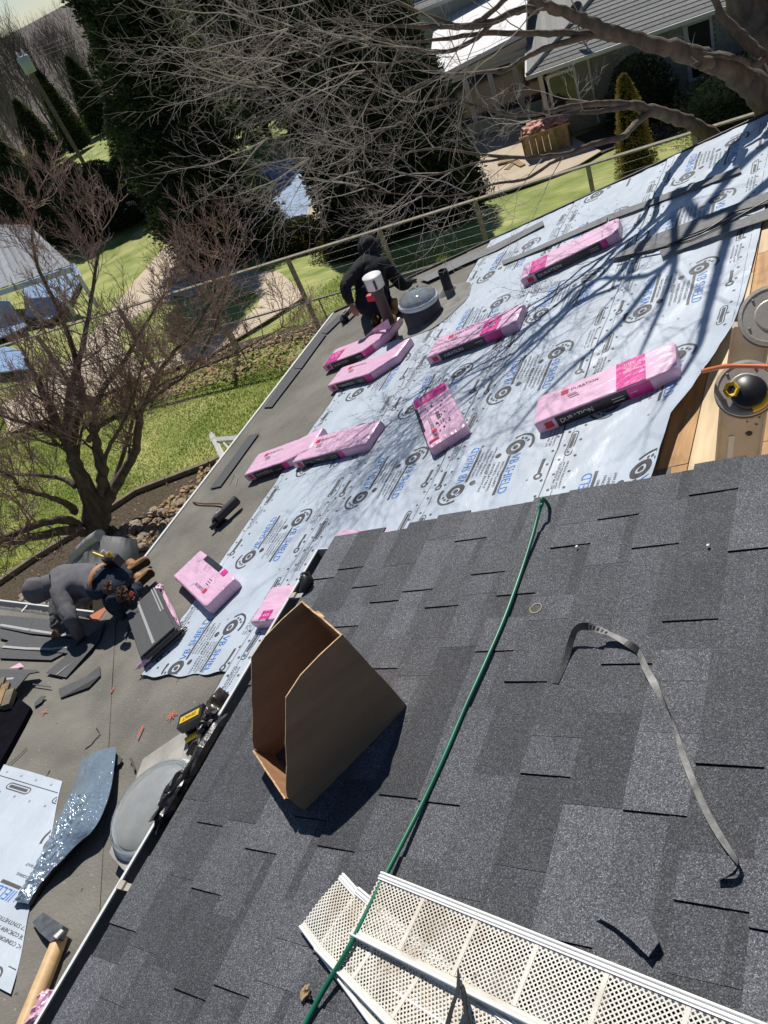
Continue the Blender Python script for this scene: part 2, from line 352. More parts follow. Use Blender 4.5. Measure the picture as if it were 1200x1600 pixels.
# decks -----------------------------------------------------------------
mb = MB()
def vA(t): return np.array([CV[0] + t, CV[1] - t, CV[2] + t * math.tan(AL)])
pA = [CV, vA(6.0), SE(0, vA(6.0)[1]), SE(4.2, -3.06), SE(4.2, 8.5), SE(-7.25, 8.5)]
pA[2] = SE(4.2, vA(6.0)[1]); pA = [CV, vA(6.0), SE(4.2, vA(6.0)[1]), SE(4.2, 8.5), SE(-7.25, 8.5)]
mb.prism([p - NW * 0.06 for p in pA], NW, 0.045)
lower = mb.build('lower_roof_deck', M_ply, house)
mb = MB(); xl = -11.5
pB = [CV, vA(6.0), np.array([xl, vA(6.0)[1], vA(6.0)[2]]), np.array([xl, YB, ZB])]
mb.prism([p - NB * 0.06 for p in pB], NB, 0.045); mb.build('side_roof_deck', M_ply, house)
# fascia, soffit, walls
mb = MB()
mb.box((CV[0] + 0.012, (YB + 8.5) / 2, ZB - 0.16), X3, (0.012, (8.5 - YB) / 2, 0.11))
mb.box(((xl + CV[0]) / 2, YB - 0.012, ZB - 0.16), X3, ((CV[0] - xl) / 2, 0.012, 0.11))
mb.build('fascia', M_wtrim, house)
mb = MB()
mb.box((-5.85, (2.4 + 8.1) / 2, -6.25), X3, (0.08, (8.1 - 2.4) / 2, 1.72)); mb.box((-8.6, 2.44, -6.25), X3, (2.75, 0.08, 1.72))
pts = [np.array([-5.9, 8.1, -8]), np.array([3.5, 8.1, -8]), SE(3.8, 8.1, -0.08), SE(-6.7, 8.1, -0.08)]
mb.prism([p - EY * 0.08 for p in pts], EY, 0.16)
mb.build('lower_wall', M_brick, house)
mb = MB()
pts = [np.array([-1.85, 1.6, -4.0]), np.array([4.0, 1.6, -4.0]), np.array([4.0, 1.6, 0.3]), SE(-1.85, 1.6, -0.10, HN)]
pts[2] = SE(4.1, 1.6, -0.10, HN); mb.prism([p - EY * 0.06 for p in pts], EY, 0.12)
q = SE(-1.9, 0, -0.14, HN); mb.box((q[0], -0.9, (q[2] - 4.6) / 2), X3, (0.06, 2.45, (q[2] + 4.6) / 2 if q[2] > -4.6 else 1))
mb.build('upper_wall', M_wtrim, house)
# white drip edge along the lower eave and rake ----------------------------
mb = MB()
mb.box(SE(-7.262, (YB + 8.5) / 2, 0.0), RF, (0.022, (8.5 - YB) / 2, 0.012))
mb.box(SE(-7.276, (YB + 8.5) / 2, -0.03), RF, (0.006, (8.5 - YB) / 2, 0.034))
mb.build('drip_edge', M_gut, house)
mb = MB(); mb.box(SE(-1.6, 8.512, -0.012), RF, (5.7, 0.012, 0.03)); mb.build('drip_edge', M_darkmet, house)
# felt in overlapping courses ---------------------------------------------
def fn_off(S, E):
    return 0.0035 * mnoise.noise((S * 1.3, E * 0.9, 3.1)) + 0.002 * mnoise.noise((S * 5, E * 4, 9.1))
def vly(S):                               # smallest E on plane A for this S (the valley)
    x = (SE(S, 0))[0]; return YB - (x - CV[0])
fs = [-7.24, -6.02, -4.95, -3.9, -2.8, -1.72]
for i in range(5):
    a, b = fs[i], fs[i + 1] + 0.10; e1 = 8.47
    def fn(u, v, a=a, b=b):
        S = a + (b - a) * u; e0 = vly(S) - 0.01
        E_ = e0 + (e1 - e0) * v
        return SE(S, E_, -0.006 + 0.007 * (1 - u) + fn_off(S, E_))
    mb = MB(); mb.grid(fn, 14, 70, 0)
    vs = []; n = 60
    for k in range(n + 1):
        e = vly(a) + (e1 - vly(a)) * k / n
        vs += [SE(a - 0.0015, e, -0.010 + fn_off(a, e)), SE(a, e, 0.0013 + fn_off(a, e))]
    mb.add(vs, [(2 * k, 2 * k + 1, 2 * k + 3, 2 * k + 2) for k in range(n)], 1)
    mb.build('felt_course', [M_felt, M_feltline_lapshade], house)
def offB(x, y): return 0.0035 * mnoise.noise((x * 1.3, y * 1.1, 7.7)) + 0.002 * mnoise.noise((x * 5, y * 4, 2.1))
def PB(x, y, off=0.0):                   # point on the side roof plane
    z = ZB + (YB - y) * math.tan(AL); return np.array([x, y, z]) + NB * off
for k in range(4):
    y1 = YB - 1.02 * k; y0 = y1 - 1.12
    def fn(u, v, y0=y0, y1=y1):
        y = y1 + (y0 - y1) * v; x1 = CV[0] + (YB - y) + 0.01; x = xl + (x1 - xl) * u
        return PB(x, y, -0.006 + 0.007 * (1 - v) + offB(x, y))
    mb = MB(); mb.grid(fn, 70, 14); mb.build('felt_course', M_felt, house)
mb = MB()                                 # valley liner with torn cracks
def fn(u, v):
    t = 0.12 + 5.6 * v; d = (u - 0.5) * 0.5; c = vA(t)
    p = c + np.array([0.7, 0.7, 0]) * d; z = SE(0, 0)[2]
    if d >= 0: zz = (-(HL) + SA * p[0]) / CA
    else: zz = ZB + (YB - p[1]) * math.tan(AL)
    return np.array([p[0], p[1], zz + 0.0065 + 0.003 * mnoise.noise((p[0] * 6, p[1] * 6, 1))])
mb.grid(fn, 8, 40); mb.build('valley_liner', M_felt, house)
def strip_line(pts, wd, plane, off, m, name='crack', parent=house, th=None):
    mb = MB(); P = [plane(p, off) for p in pts]; n = NB if plane is planeB else NW
    for a, b in zip(P[:-1], P[1:]):
        t = (b - a) / np.linalg.norm(b - a); s = np.cross(n, t)
        mb.add([a - s * wd, b - s * wd, b + s * wd, a + s * wd], [(0, 1, 2, 3)])
    return mb.build(name, m, parent)
strip_line([(157, 1147), (149, 1155), (142, 1164), (133, 1170)], 0.006, low, 0.012, M_feltline_lapshade)
strip_line([(42, 1168), (30, 1180), (12, 1196)], 0.004, planeB, 0.011, M_feltline_lapshade)
strip_line([(150, 1137), (155, 1145)], 0.003, low, 0.012, M_feltline_lapshade)
strip_line([(78, 1203), (72, 1214)], 0.003, planeB, 0.011, M_feltline_lapshade)
# white underlayment sheets with their print --------------------------------
SEAM = [-5.69, -4.60, -3.50, -2.46, -1.45]
def sh_off(S, E):
    n = mnoise.noise((S * 2.2 + E * 0.8, E * 1.1 - S * 0.5, 5.0)); r = abs(mnoise.noise((S * 3.4 - E * 2.0, E * 2.6, 8.0)))
    f = abs(mnoise.noise((S * 9 + E * 5, E * 5 - S * 2, 3.0)))
    return 0.012 * n + 0.022 * max(0, 0.25 - r) + 0.010 * max(0, 0.2 - f) + 0.002
def edge_right(E):                        # loose right edge of the last sheets
    K = [(0.5, -1.8), (3.1, -1.70), (3.5, -1.68), (3.9, -1.66), (4.1, -1.57), (4.4, -1.50), (4.8, -1.42), (5.7, -1.38), (9, -1.32)]
    for (a, p), (b, q) in zip(K[:-1], K[1:]):
        if a <= E <= b:
            t = (E - a) / (b - a); return p + (q - p) * t
    return K[-1][1]
def unit(mb, fn, s0, e0, E0, E1):
    """one printed repeat: fn(x=E, y=-S) so that text reads along +E"""
    def ok(a, b): return a > E0 + 0.01 and b < E1 - 0.01
    def F(e, y): return fn(min(max(e, E0 + 0.012), E1 - 0.012), y)
    def T(s, x0, y0, ln, h, mi, rev=False):
        xa, xb = (x0, x0 + ln) if not rev else (x0 - ln, x0)
        if xa < E0 - ln * 0.55 or xb > E1 + 0.02: return
        f = (lambda u, v: F(x0 + u, y0 + v)) if not rev else (lambda u, v: F(x0 - u, y0 - v))
        vs, fc = text_geo(s); keep = []
        for q in fc:
            xs = [(x0 + vs[i][0] * ln) if not rev else (x0 - vs[i][0] * ln) for i in q]
            if min(xs) > E0 + 0.012 and max(xs) < E1 - 0.012: keep.append(q)
        mb.add([f(q[0] * ln, q[1] * h) for q in vs], keep, mi)
    def logo(cx, cy, sg):
        if not (cx - 0.05 > E0 and cx + 0.05 < E1): return
        f = lambda u, v: F(cx + sg * u, cy + sg * v)
        ring(mb, f, 0, 0, 0.038, 0.076, 0, 2 * math.pi, 22, 1); ring(mb, f, 0, 0, 0.0, 0.022, 0, 2 * math.pi, 12, 1)
        ring(mb, f, -0.012, 0.030, 0.104, 0.122, rad(60), rad(215), 16, 1, 0.98)
        ring(mb, f, -0.012, 0.030, 0.098, 0.120, rad(60), rad(110), 6, 1, 0.98)
        for a in (120, 142, 165): ring(mb, f, 0.088 * math.cos(rad(a)), 0.096 * math.sin(rad(a)) + 0.01, 0.0, 0.012, 0, 2 * math.pi, 7, 1)
        ring(mb, f, 0.055, -0.125, 0.0, 0.026, 0, 2 * math.pi, 12, 1)
    yb = -(s0 + 0.045)                   # lower text line
    T('VB SHIELD', e0 + 0.085, yb + 0.022, 0.40, 0.075, 2)
    if e0 + 0.09 < E1 - 0.05: qd(mb, F, max(e0 + 0.082, E0 + 0.02), yb - 0.012, min(e0 + 0.49, E1 - 0.02), yb + 0.010, 1, 6)
    logo(e0, -(s0 - 0.01), 1)
    yt = -(s0 + 0.345)
    if e0 - 0.12 < E1 and e0 + 0.29 > E0 + 0.05: qd(mb, F, max(e0 - 0.12, E0 + 0.02), yt - 0.010, min(e0 + 0.285, E1 - 0.02), yt + 0.012, 1, 6)
    T('VB SHIELD', e0 + 0.282, yt - 0.022, 0.40, 0.075, 2, True)
    logo(e0 + 0.365, -(s0 + 0.365), -1)
    for j, s in enumerate(('WITH SLIPGUARD', 'SYNTHETIC ROOFING', 'UNDERLAYMENT', 'WATER RESISTANT')):
        T(s, e0 + 0.13, yb - 0.045 - 0.036 * j, 0.27 + 0.03 * (j % 2), 0.020, 1)
        T(s, e0 + 0.235, yt + 0.045 + 0.036 * j, 0.27 + 0.03 * (j % 2), 0.020, 1, True)
def sheet(k, s0, s1, E0, E1, phase, dl, right=None, name='underlayment_sheet', lab=None):
    wd = s1 - s0; mb = MB()
    def fn0(S, E, lift=0.0):
        t = (S - s0) / wd
        curl = 0.0
        if right and E < 5.2:
            d = right(E) - S
            if d < 0.45: curl = 0.085 * ((0.45 - d) / 0.45) ** 2 * min(1, max(0.0, (5.2 - E) / 1.0))
        return SE(S, E, 0.004 + 0.010 * (1 - t) + sh_off(S, E) + lift + curl)
    nu, nv = 44, int((E1 - E0) / 0.035)
    def fg(u, v):
        E = E0 + (E1 - E0) * v; r = min(s1, right(E)) if right else s1
        a = s0 + (0.004 * math.sin(E * 7) if True else 0)
        if right and r < a + 0.02: r = a + 0.02
        jag = 0.012 * math.sin(u * 23 + k) if v == 0 else 0
        return fn0(a + (r - a) * u, E + jag)
    mb.grid(fg, nu, nv, 0)
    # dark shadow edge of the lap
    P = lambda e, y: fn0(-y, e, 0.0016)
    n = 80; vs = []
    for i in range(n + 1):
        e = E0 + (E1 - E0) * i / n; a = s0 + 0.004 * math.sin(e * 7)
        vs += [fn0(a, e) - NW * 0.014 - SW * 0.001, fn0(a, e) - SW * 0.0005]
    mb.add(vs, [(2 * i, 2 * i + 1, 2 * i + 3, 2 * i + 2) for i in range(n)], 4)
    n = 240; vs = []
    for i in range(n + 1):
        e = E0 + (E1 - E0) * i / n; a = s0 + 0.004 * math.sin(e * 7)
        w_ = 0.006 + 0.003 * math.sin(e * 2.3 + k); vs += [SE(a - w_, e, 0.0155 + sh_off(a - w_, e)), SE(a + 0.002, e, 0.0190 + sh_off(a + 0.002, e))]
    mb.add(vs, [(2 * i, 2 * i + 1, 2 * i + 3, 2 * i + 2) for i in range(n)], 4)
    def okp(S, e): return (not right) or S < min(s1, right(e)) - 0.06
    def PP(e, y):
        S = -y
        if right: S = min(S, min(s1, right(e)) - 0.015)
        return P(e, -S)
    e = phase
    while e > E0 - 0.4: e -= 1.163
    while e < E1 + 0.3:
        if okp(s0 + dl + 0.5, e): unit(mb, PP, s0 + dl, e, E0, E1)
        elif right and okp(s0 + dl + 0.15, e): unit(mb, PP, s0 + dl, e, E0, E1)
        for sy, de in ((0.095, -0.42), (wd - 0.20, 0.62)):
            a = e + de
            if a > E0 + 0.05 and a + 0.26 < E1 - 0.05 and okp(s0 + sy, a): pill(mb, PP, a, a + 0.20, -(s0 + sy), 0.028, 1)
            a2 = a + 0.55
            if a2 > E0 + 0.05 and a2 + 0.25 < E1 - 0.05 and okp(s0 + sy, a2):
                qd(mb, PP, a2, -(s0 + sy) - 0.012, a2 + 0.14, -(s0 + sy) + 0.012, 1, 3); ring(mb, PP, a2 - 0.035, -(s0 + sy), 0.016, 0.032, 0, 2 * math.pi, 12, 1)
            a3 = a + 0.82
            if a3 > E0 + 0.05 and a3 + 0.3 < E1 - 0.05 and okp(s0 + sy, a3):
                for q in (0.0, 0.026, 0.052): put_text(mb, ('COMPATIBLE FASTENER', 'SELF SEALING LAP', 'AC 188 SYNTHETIC')[int(q * 40) % 3], lambda u, v: PP(a3 + u, -(s0 + sy) + v), 0, q - 0.03, 0.26, 0.015, 1)
        e += 1.163
    rr = random.Random(k * 17 + 3)
    for sy in (0.045, 0.155, wd - 0.16, wd - 0.07):
        e = E0 + 0.08
        while e < E1 - 0.06:
            if okp(s0 + sy, e): ring(mb, PP, e, -(s0 + sy), 0.003, 0.0115, 0, 2 * math.pi, 6, 1)
            e += 0.15 + rr.uniform(-0.01, 0.01)
    for _ in range(int((E1 - E0) * 3)):
        e = rr.uniform(E0 + 0.1, E1 - 0.1); s = rr.uniform(s0 + 0.2, s1 - 0.2)
        if okp(s, e): ring(mb, PP, e, -s, 0.002, 0.010, 0, 2 * math.pi, 6, 3)
    for sy in (0.075, wd - 0.115):
        vs = []; n = 90
        for i in range(n + 1):
            e = E0 + 0.01 + (E1 - E0 - 0.02) * i / n
            vs += [PP(e, -(s0 + sy)), PP(e, -(s0 + sy + 0.004))]
        mb.add(vs, [(2 * i, 2 * i + 1, 2 * i + 3, 2 * i + 2) for i in range(n)], 3)
    return mb.build(name, [M_sheet, M_pgrey, M_pblue, M_plight, M_feltline_lapshade], house, label=lab)
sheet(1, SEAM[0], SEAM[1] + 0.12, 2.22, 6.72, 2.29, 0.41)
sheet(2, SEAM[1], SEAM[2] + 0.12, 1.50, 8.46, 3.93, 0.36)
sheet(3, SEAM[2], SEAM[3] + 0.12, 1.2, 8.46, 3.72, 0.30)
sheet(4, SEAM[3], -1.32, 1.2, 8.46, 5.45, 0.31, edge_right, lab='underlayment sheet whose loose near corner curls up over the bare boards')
# sheet on the side roof: text runs along -x
def sheetB():
    mb = MB(); r_ = np.array
    def fn(x, y, l=0.0): return PB(x, y, 0.012 + offB(x, y) + 0.006 * mnoise.noise((x * 3, y * 3, 4)) + l)
    c0 = planeB((0, 1194)); c1 = planeB((100, 1222)); c2 = planeB((15, 1562)); y1 = (c0[1] + c1[1]) / 2
    xe = lambda y: c1[0] + (c2[0] - c1[0]) * (c1[1] - y) / (c1[1] - c2[1]) + 0.012 * math.sin(y * 9)
    y0 = y1 - 1.22; xl2 = c0[0] - 2.2
    def fg(u, v):
        y = y1 + (y0 - y1) * v; return fn(xl2 + (xe(y) - xl2) * u, y)
    mb.grid(fg, 50, 22, 0)
    # (x'=-x, y'=-y) frame: letters read along +x' ... upside down for the viewer
    P = lambda u, v: fn(min(-u, xe(-v) - 0.01), -v, 0.0016)
    E1 = 20; ph = -xe(y1 - 0.6); yA = planeB((25, 1398))[1]; eA = -planeB((78, 1412))[0]
    yy = -y1
    for e0 in (eA - 0.02, eA + 1.14):
        # shifts: unit() uses y=-S ; here v = -y so S-equivalent is  y
        f2 = lambda e, y: P(e, y)
        unit(mb, f2, yA - 0.01, e0, ph + 0.0, 60)
    for de in (0.10, 0.62, 1.3): pill(mb, P, ph + 0.10 + de, ph + 0.30 + de, yy + 0.145, 0.030, 1)
    for i in range(10):
        ring(mb, P, ph - 0.28 + i * 0.17, yy + 0.05, 0.003, 0.010, 0, 2 * math.pi, 6, 3); ring(mb, P, ph + 0.1 + i * 0.17, yy + 0.21, 0.003, 0.010, 0, 2 * math.pi, 6, 3)
    yl = planeB((10, 1508))[1]; xs_ = -planeB((22, 1500))[0]; yt_ = -planeB((12, 1468))[1]
    for q, tx in enumerate(('AC CONFORMS ASTM', 'CODE CCMC NEW YORK', 'D 8257 SYNTHETIC')): put_text(mb, tx, lambda u, v: P(xs_ + u, yt_ - 0.045 * q + v), 0, 0, 0.34, 0.024, 1)
    ring(mb, P, xs_ + 0.03, -planeB((8, 1535))[1], 0.04, 0.052, 0, 2 * math.pi, 18, 1)
    mb.add([fn(xl2, yl, 0.0017), fn(xe(yl) - 0.01, yl, 0.0017), fn(xe(yl) - 0.01, yl - 0.006, 0.0017), fn(xl2, yl - 0.006, 0.0017)], [(0, 1, 2, 3)], 1)
    vs = []
    for i in range(41):
        x = xl2 + (xe(y1 - 0.09) - 0.012 - xl2) * i / 40; vs += [fn(x, y1 - 0.09, 0.0017), fn(x, y1 - 0.096, 0.0017)]
    mb.add(vs, [(2 * i, 2 * i + 1, 2 * i + 3, 2 * i + 2) for i in range(40)], 1)
    mb.build('underlayment_sheet', [M_sheet, M_pgrey, M_pblue, M_plight], house, label='underlayment sheet on the roof beyond the valley')
sheetB()
# bare deck boards beside the ladder ---------------------------------------
S0 = -2.25; i = 0
while S0 < 1.4:
    wd = 0.17 + 0.02 * R_.random(); mb = MB(); e0 = 0.8
    cuts = [0.8, 2.9 + R_.random() * 1.6, 5.2 + R_.random(), 8.45]
    for a, b in zip(cuts[:-1], cuts[1:]):
        mb = MB(); mb.box(SE(S0 + wd / 2, (a + b) / 2, -0.0075 + R_.uniform(-0.001, 0.001)), RF, (wd / 2 - 0.003, (b - a) / 2 - 0.003, 0.006 if S0 > -1.3 else 0.003))
        if S0 + wd > -1.95 or a < 3: mb.build('deck_board', M_plyp if (i + int(a)) % 3 == 1 else M_ply, house)
    S0 += wd; i += 1
# dark strips laid on the white sheets and felt ------------------------------
def slab(name, px, plane, th, m, off=0.014, parent=house, label=None, cat=None, group=None, bend=None, **k):
    n = NB if plane is planeB else NW; mb = MB(); P_ = [plane(p, off) for p in px]
    if plane is surf: mb.add([q + NW * th for q in P_] + P_, [tuple(range(len(P_))), tuple(range(2 * len(P_) - 1, len(P_) - 1, -1))] + [(i, (i + 1) % len(P_), len(P_) + (i + 1) % len(P_), len(P_) + i) for i in range(len(P_))])
    else: mb.prism(P_, n, th)
    return mb.build(name, m, parent, label=label, cat=cat, group=group, **k)
slab('starter_strip', [(950, 336), (1155, 261), (1158, 269), (950, 345)], low, 0.004, M_strip, 0.03, parent=None, label='long thin dark strip lying alone on the white sheet near the far roof edge', cat='starter strip')
slab('starter_strip', [(784, 408), (812, 398), (950, 336), (948, 346), (812, 404), (786, 414)], low, 0.004, M_strip, 0.03, parent=None, label='narrow dark strip just behind the farthest pink bundle', cat='starter strip')
slab('felt_strip', [(948, 408), (1010, 372), (1200, 300), (1240, 286), (1240, 305), (1200, 316), (1020, 392)], low, 0.004, M_strip, 0.034, parent=None, label='wide dark felt strip at the right roof edge, upper of the crossed pair', cat='felt strip')
slab('felt_strip', [(1030, 390), (1110, 362), (1200, 326), (1240, 312), (1240, 330), (1200, 343), (1110, 372), (1034, 402)], low, 0.004, M_strip, 0.046, parent=None, label='dark felt strip with a black cable over it, lower of the crossed pair', cat='felt strip')
slab('felt_strip', [(655, 436), (720, 404), (770, 384), (848, 345), (850, 352), (775, 392), (728, 412), (668, 440)], low, 0.004, M_strip, 0.03, parent=None, label='dark strip lying along the far roof edge right of the black vent pipe', cat='felt strip')
mb = MB(); mb.tube([low(p, 0.056) for p in ((960, 404), (1040, 385), (1100, 362), (1150, 330), (1200, 318), (1240, 314))], 0.007, 6)
mb.tube([low(p, 0.060) for p in ((1000, 395), (1080, 375), (1130, 352), (1200, 312), (1240, 296))], 0.006, 6)
mb.build('cable', M_plasb, None, label='black cable snaking over the crossed dark strips at the right roof edge', cat='cable')
pr = [(410, 640), (436, 634), (476, 583), (523, 530), (545, 493), (556, 486), (545, 488), (530, 495), (512, 505)]
for a, b, c, d in [((412, 637), (425, 636), (470, 577), (456, 576)), ((457, 575), (471, 576), (510, 522), (500, 521)), ((501, 520), (511, 521), (541, 492), (529, 492))]:
    slab('starter_shingle', [a, b, c, d], low, 0.005, M_back, 0.016)
slab('starter_shingle', [(328, 764), (345, 760), (405, 677), (389, 681)], low, 0.005, M_back, 0.014)
strip_line([(552, 483), (600, 462)], 0.02, low, 0.02, M_feltline_lapshade, 'roof_tear')
# shingles being laid above the side gutter ----------------------------------
def course(px, stripe, plane=planeB, off=0.014, nm='laid_shingle'):
    o = slab(nm, px, plane, 0.006, M_back, off)
    mb = MB(); n = NB if plane is planeB else NW; P = [plane(p, off + 0.0085) for p in stripe]
    for a, b in zip(P[:-1], P[1:]):
        t = (b - a) / np.linalg.norm(b - a); s = np.cross(n, t); mb.add([a - s * 0.016, b - s * 0.016, b + s * 0.016, a + s * 0.016], [(0, 1, 2, 3)])
    mb.build('sealant_stripe', M_bond, house)
course([(0, 962), (52, 966), (46, 990), (0, 981)], [(0, 976), (46, 984)], off=0.016)
course([(52, 966), (128, 974), (125, 998), (46, 990)], [(46, 984), (100, 992), (124, 993)], off=0.013)
course([(0, 983), (60, 996), (124, 1001), (112, 1022), (4, 1012), (14, 1001), (0, 998)], [(4, 1010), (40, 1013), (80, 1014), (108, 1010)], off=0.020)
course([(0, 1012), (110, 1016), (80, 1032), (0, 1029)], [(6, 1010.5), (60, 1014)], off=0.012)
course([(72, 1052), (104, 1059), (156, 1000), (165, 972), (150, 985)], [(88, 1054), (112, 1034), (140, 1005)], surf, 0.020)
sc = 'torn shingle offcuts on the felt'
slab('shingle_offcut', [(92, 1077), (95, 1091), (140, 1074), (157, 1056), (156, 1041), (135, 1058)], surf, 0.005, M_back, 0.02, None, 'bent grey strip offcut left of the orange paint marks on the felt', 'shingle offcut')
slab('shingle_offcut', [(54, 1105), (65, 1098), (72, 1088), (65, 1088), (54, 1099)], planeB, 0.005, M_back, 0.02, None, 'small four-sided grey offcut between the brick chimney and the orange marks', 'shingle offcut')
slab('shingle_offcut', [(195, 990), (195, 997), (206, 975), (204, 968)], low, 0.005, M_back, 0.02, None, 'thin grey sliver standing left of the open shingle bundle', 'shingle offcut')
slab('shingle_offcut', [(202, 1186), (206, 1184), (211, 1196), (212, 1204), (209, 1203), (207, 1194)], low, 0.005, M_back, 0.02, None, 'tiny curved dark scrap beside the near skylight dome', 'shingle offcut')
slab('shingle_offcut', [(174, 1198), (180, 1176), (192, 1186), (188, 1194), (176, 1200)], low, 0.006, M_back, 0.02, None, 'dark torn scrap sticking out under the tip of the silver film', 'shingle offcut')
slab('shingle_offcut', [(47, 1068), (80, 1073), (80, 1074.5), (47, 1069.5)], planeB, 0.004, M_back, 0.02, None, 'hair-thin straight dark sliver near the fallen shingle on the side roof', 'shingle offcut')
slab('pink_wrap_scrap', [(14, 1045), (31, 1036), (38, 1042), (28, 1044)], planeB, 0.004, M_pink, 0.03, None, 'small triangular pale pink scrap of wrap on the side roof near the crouching man', 'wrap scrap')
# loose shingle sheet with its shadow, left
mb = MB(); P = [(0, 1047), (58, 1048), (62, 1051), (46, 1054), (24, 1080), (0, 1073)]
mb.prism([planeB(p, 0.10 if p[0] < 50 else 0.06) for p in P], NB, 0.012); o = mb.build('loose_shingle', M_back, None, label='single loose shingle with a white stripe lying tilted beside the brick chimney', cat='shingle')
mb = MB(); a, b = planeB((0, 1062), 0.117), planeB((42, 1057), 0.107); s = np.cross(NB, (b - a) / np.linalg.norm(b - a)) * 0.014
mb.add([a - s, b - s, b + s, a + s], [(0, 1, 2, 3)]); mb.build('sealant_stripe', M_bond, o)
# paint marks
def star(px, r, plane=low, m=M_orpaint, k=5, wd=0.005, parent=house):
    mb = MB(); c = plane(px, 0.016); n = NB if plane is planeB else NW; u = EY - n * (EY @ n); u /= np.linalg.norm(u); b = np.cross(n, u)
    for i in range(k):
        a = math.pi * i / k + 0.3; d = math.cos(a) * u + math.sin(a) * b; e = np.cross(n, d) * wd; L = r * R_.uniform(0.6, 1.2)
        mb.add([c - d * L - e, c + d * L - e, c + d * L + e, c - d * L + e], [(0, 1, 2, 3)])
    return mb.build('paint_mark', m, parent)
star((268, 1117), 0.07, k=4, wd=0.0035); star((175, 1078), 0.05, k=1, wd=0.006); star((69, 1112), 0.05, planeB, k=2, wd=0.004); star((124, 1128), 0.025, k=2, wd=0.006); star((219, 1143), 0.05, k=1, wd=0.007); star((66, 1438), 0.045, k=3, wd=0.007)
mb = MB(); mb.tube([low(p, 0.012) for p in ((358, 757), (364, 745), (368, 741), (371, 746), (368, 758))], 0.004, 4); mb.build('crayon_mark', M_chalkw, house)
# ---------------------------------------------------------------- upper roof
mb = MB(); SG = -2.425; EK = 1.95
mb.prism([SE(SG + 0.01, -3.2, -0.03, HN), SE(4.2, -3.2, -0.03, HN), SE(4.2, EK - 0.01, -0.03, HN), SE(SG + 0.01, EK - 0.01, -0.03, HN)], NW, 0.028)
mb.box(SE((SG + 4.2) / 2, EK - 0.03, -0.12, HN), RF, ((4.2 - SG) / 2, 0.012, 0.085))
upper = mb.build('upper_roof', M_darkmet, house)
EXP = 0.1435; tabs = []
rr = random.Random(11)
for i in range(-0, 40):
    s = SG + i * EXP; end = EK + 0.012 + 0.020 * math.sin(i * 1.9) + 0.02 * (i % 3 == 0)
    e = end; proud = rr.random() < 0.5
    while e > -2.6:
        wd = rr.choice((0.10, 0.14, 0.17, 0.20, 0.24, 0.30)) * rr.uniform(0.9, 1.1)
        tabs.append((s, e - wd, e, proud, rr.choice((0, 0, 1, 1, 1, 2, 2)) if not proud else rr.choice((0, 1, 1, 2, 2, 2)))); e -= wd
        proud = (not proud) if rr.random() < 0.72 else proud
def tab_geo(mb, s, e0, e1, proud, band):
    s2 = s + 0.150; g = 0.0012; pr_ = 0.0050 if proud else 0.0
    j = lambda a: rr.uniform(-a, a); n = 3
    e0 += g * 0.5; e1 -= g * 0.5
    bot = []; top = []
    for k in range(n + 1):
        e = e0 + (e1 - e0) * k / n; ds = j(0.0012)
        bot.append(SE(s + ds, e, 0.0, HN)); top.append(SE(s + ds, e, 0.0062 + pr_ + j(0.0006), HN))
    for k in range(n, -1, -1):
        e = e0 + (e1 - e0) * k / n; bot.append(SE(s2, e, 0, HN)); top.append(SE(s2, e, 0.0008 + pr_ * 0.9, HN))
    N_ = len(bot); mb.add(top, [tuple(range(N_ - 1, -1, -1))], 0)
    mb.add(bot + top, [(i, (i + 1) % N_, N_ + (i + 1) % N_, N_ + i) for i in range(N_)], 1)
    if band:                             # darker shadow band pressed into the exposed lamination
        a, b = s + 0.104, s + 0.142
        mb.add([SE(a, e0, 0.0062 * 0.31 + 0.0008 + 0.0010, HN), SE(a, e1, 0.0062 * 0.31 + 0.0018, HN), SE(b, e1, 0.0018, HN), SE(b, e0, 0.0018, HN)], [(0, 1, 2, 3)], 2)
cand = []
for t in tabs:
    c = SE(t[0] + 0.07, (t[1] + t[2]) / 2, 0, HN); (x, y), z = proj(c)
    inside = -30 < x < 1230 and 650 < y < 1640
    cand.append((0 if inside else 1, z, t))
cand.sort(key=lambda a: (a[0], a[1]))
rest = [MB(), MB(), MB()]
for i, (o_, z, t) in enumerate(cand):
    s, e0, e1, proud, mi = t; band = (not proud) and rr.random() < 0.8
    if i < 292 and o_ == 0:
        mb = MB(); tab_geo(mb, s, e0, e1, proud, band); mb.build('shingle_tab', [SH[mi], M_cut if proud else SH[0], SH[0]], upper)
    else: tab_geo(rest[mi], s, e0, e1, proud, False)
for i, mb in enumerate(rest):
    if mb.v: mb.build('shingle_tabs', [SH[i], M_cut, SH[0]], upper, kind='stuff')
# gutter of the upper roof
mb = MB(); g0, g1 = -3.0, 1.93
prof = [(-2.425, -0.012), (-2.425, -0.125), (-2.49, -0.125), (-2.535, -0.07), (-2.535, -0.008), (-2.512, -0.002), (-2.512, -0.008), (-2.528, -0.014), (-2.528, -0.07), (-2.487, -0.118), (-2.432, -0.118), (-2.432, -0.012)]
inner = {6, 7, 8, 9, 10, 11}
for i in range(len(prof)):
    a, b = prof[i], prof[(i + 1) % len(prof)]
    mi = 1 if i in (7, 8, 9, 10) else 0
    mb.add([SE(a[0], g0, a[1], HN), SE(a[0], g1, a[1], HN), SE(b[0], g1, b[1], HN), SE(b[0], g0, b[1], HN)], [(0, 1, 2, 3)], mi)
mb.prism([SE(a, g1, b, HN) for a, b in prof[:6]], EY, 0.004, 0)
gut = mb.build('gutter', [M_gut, M_gutin_shade], house)
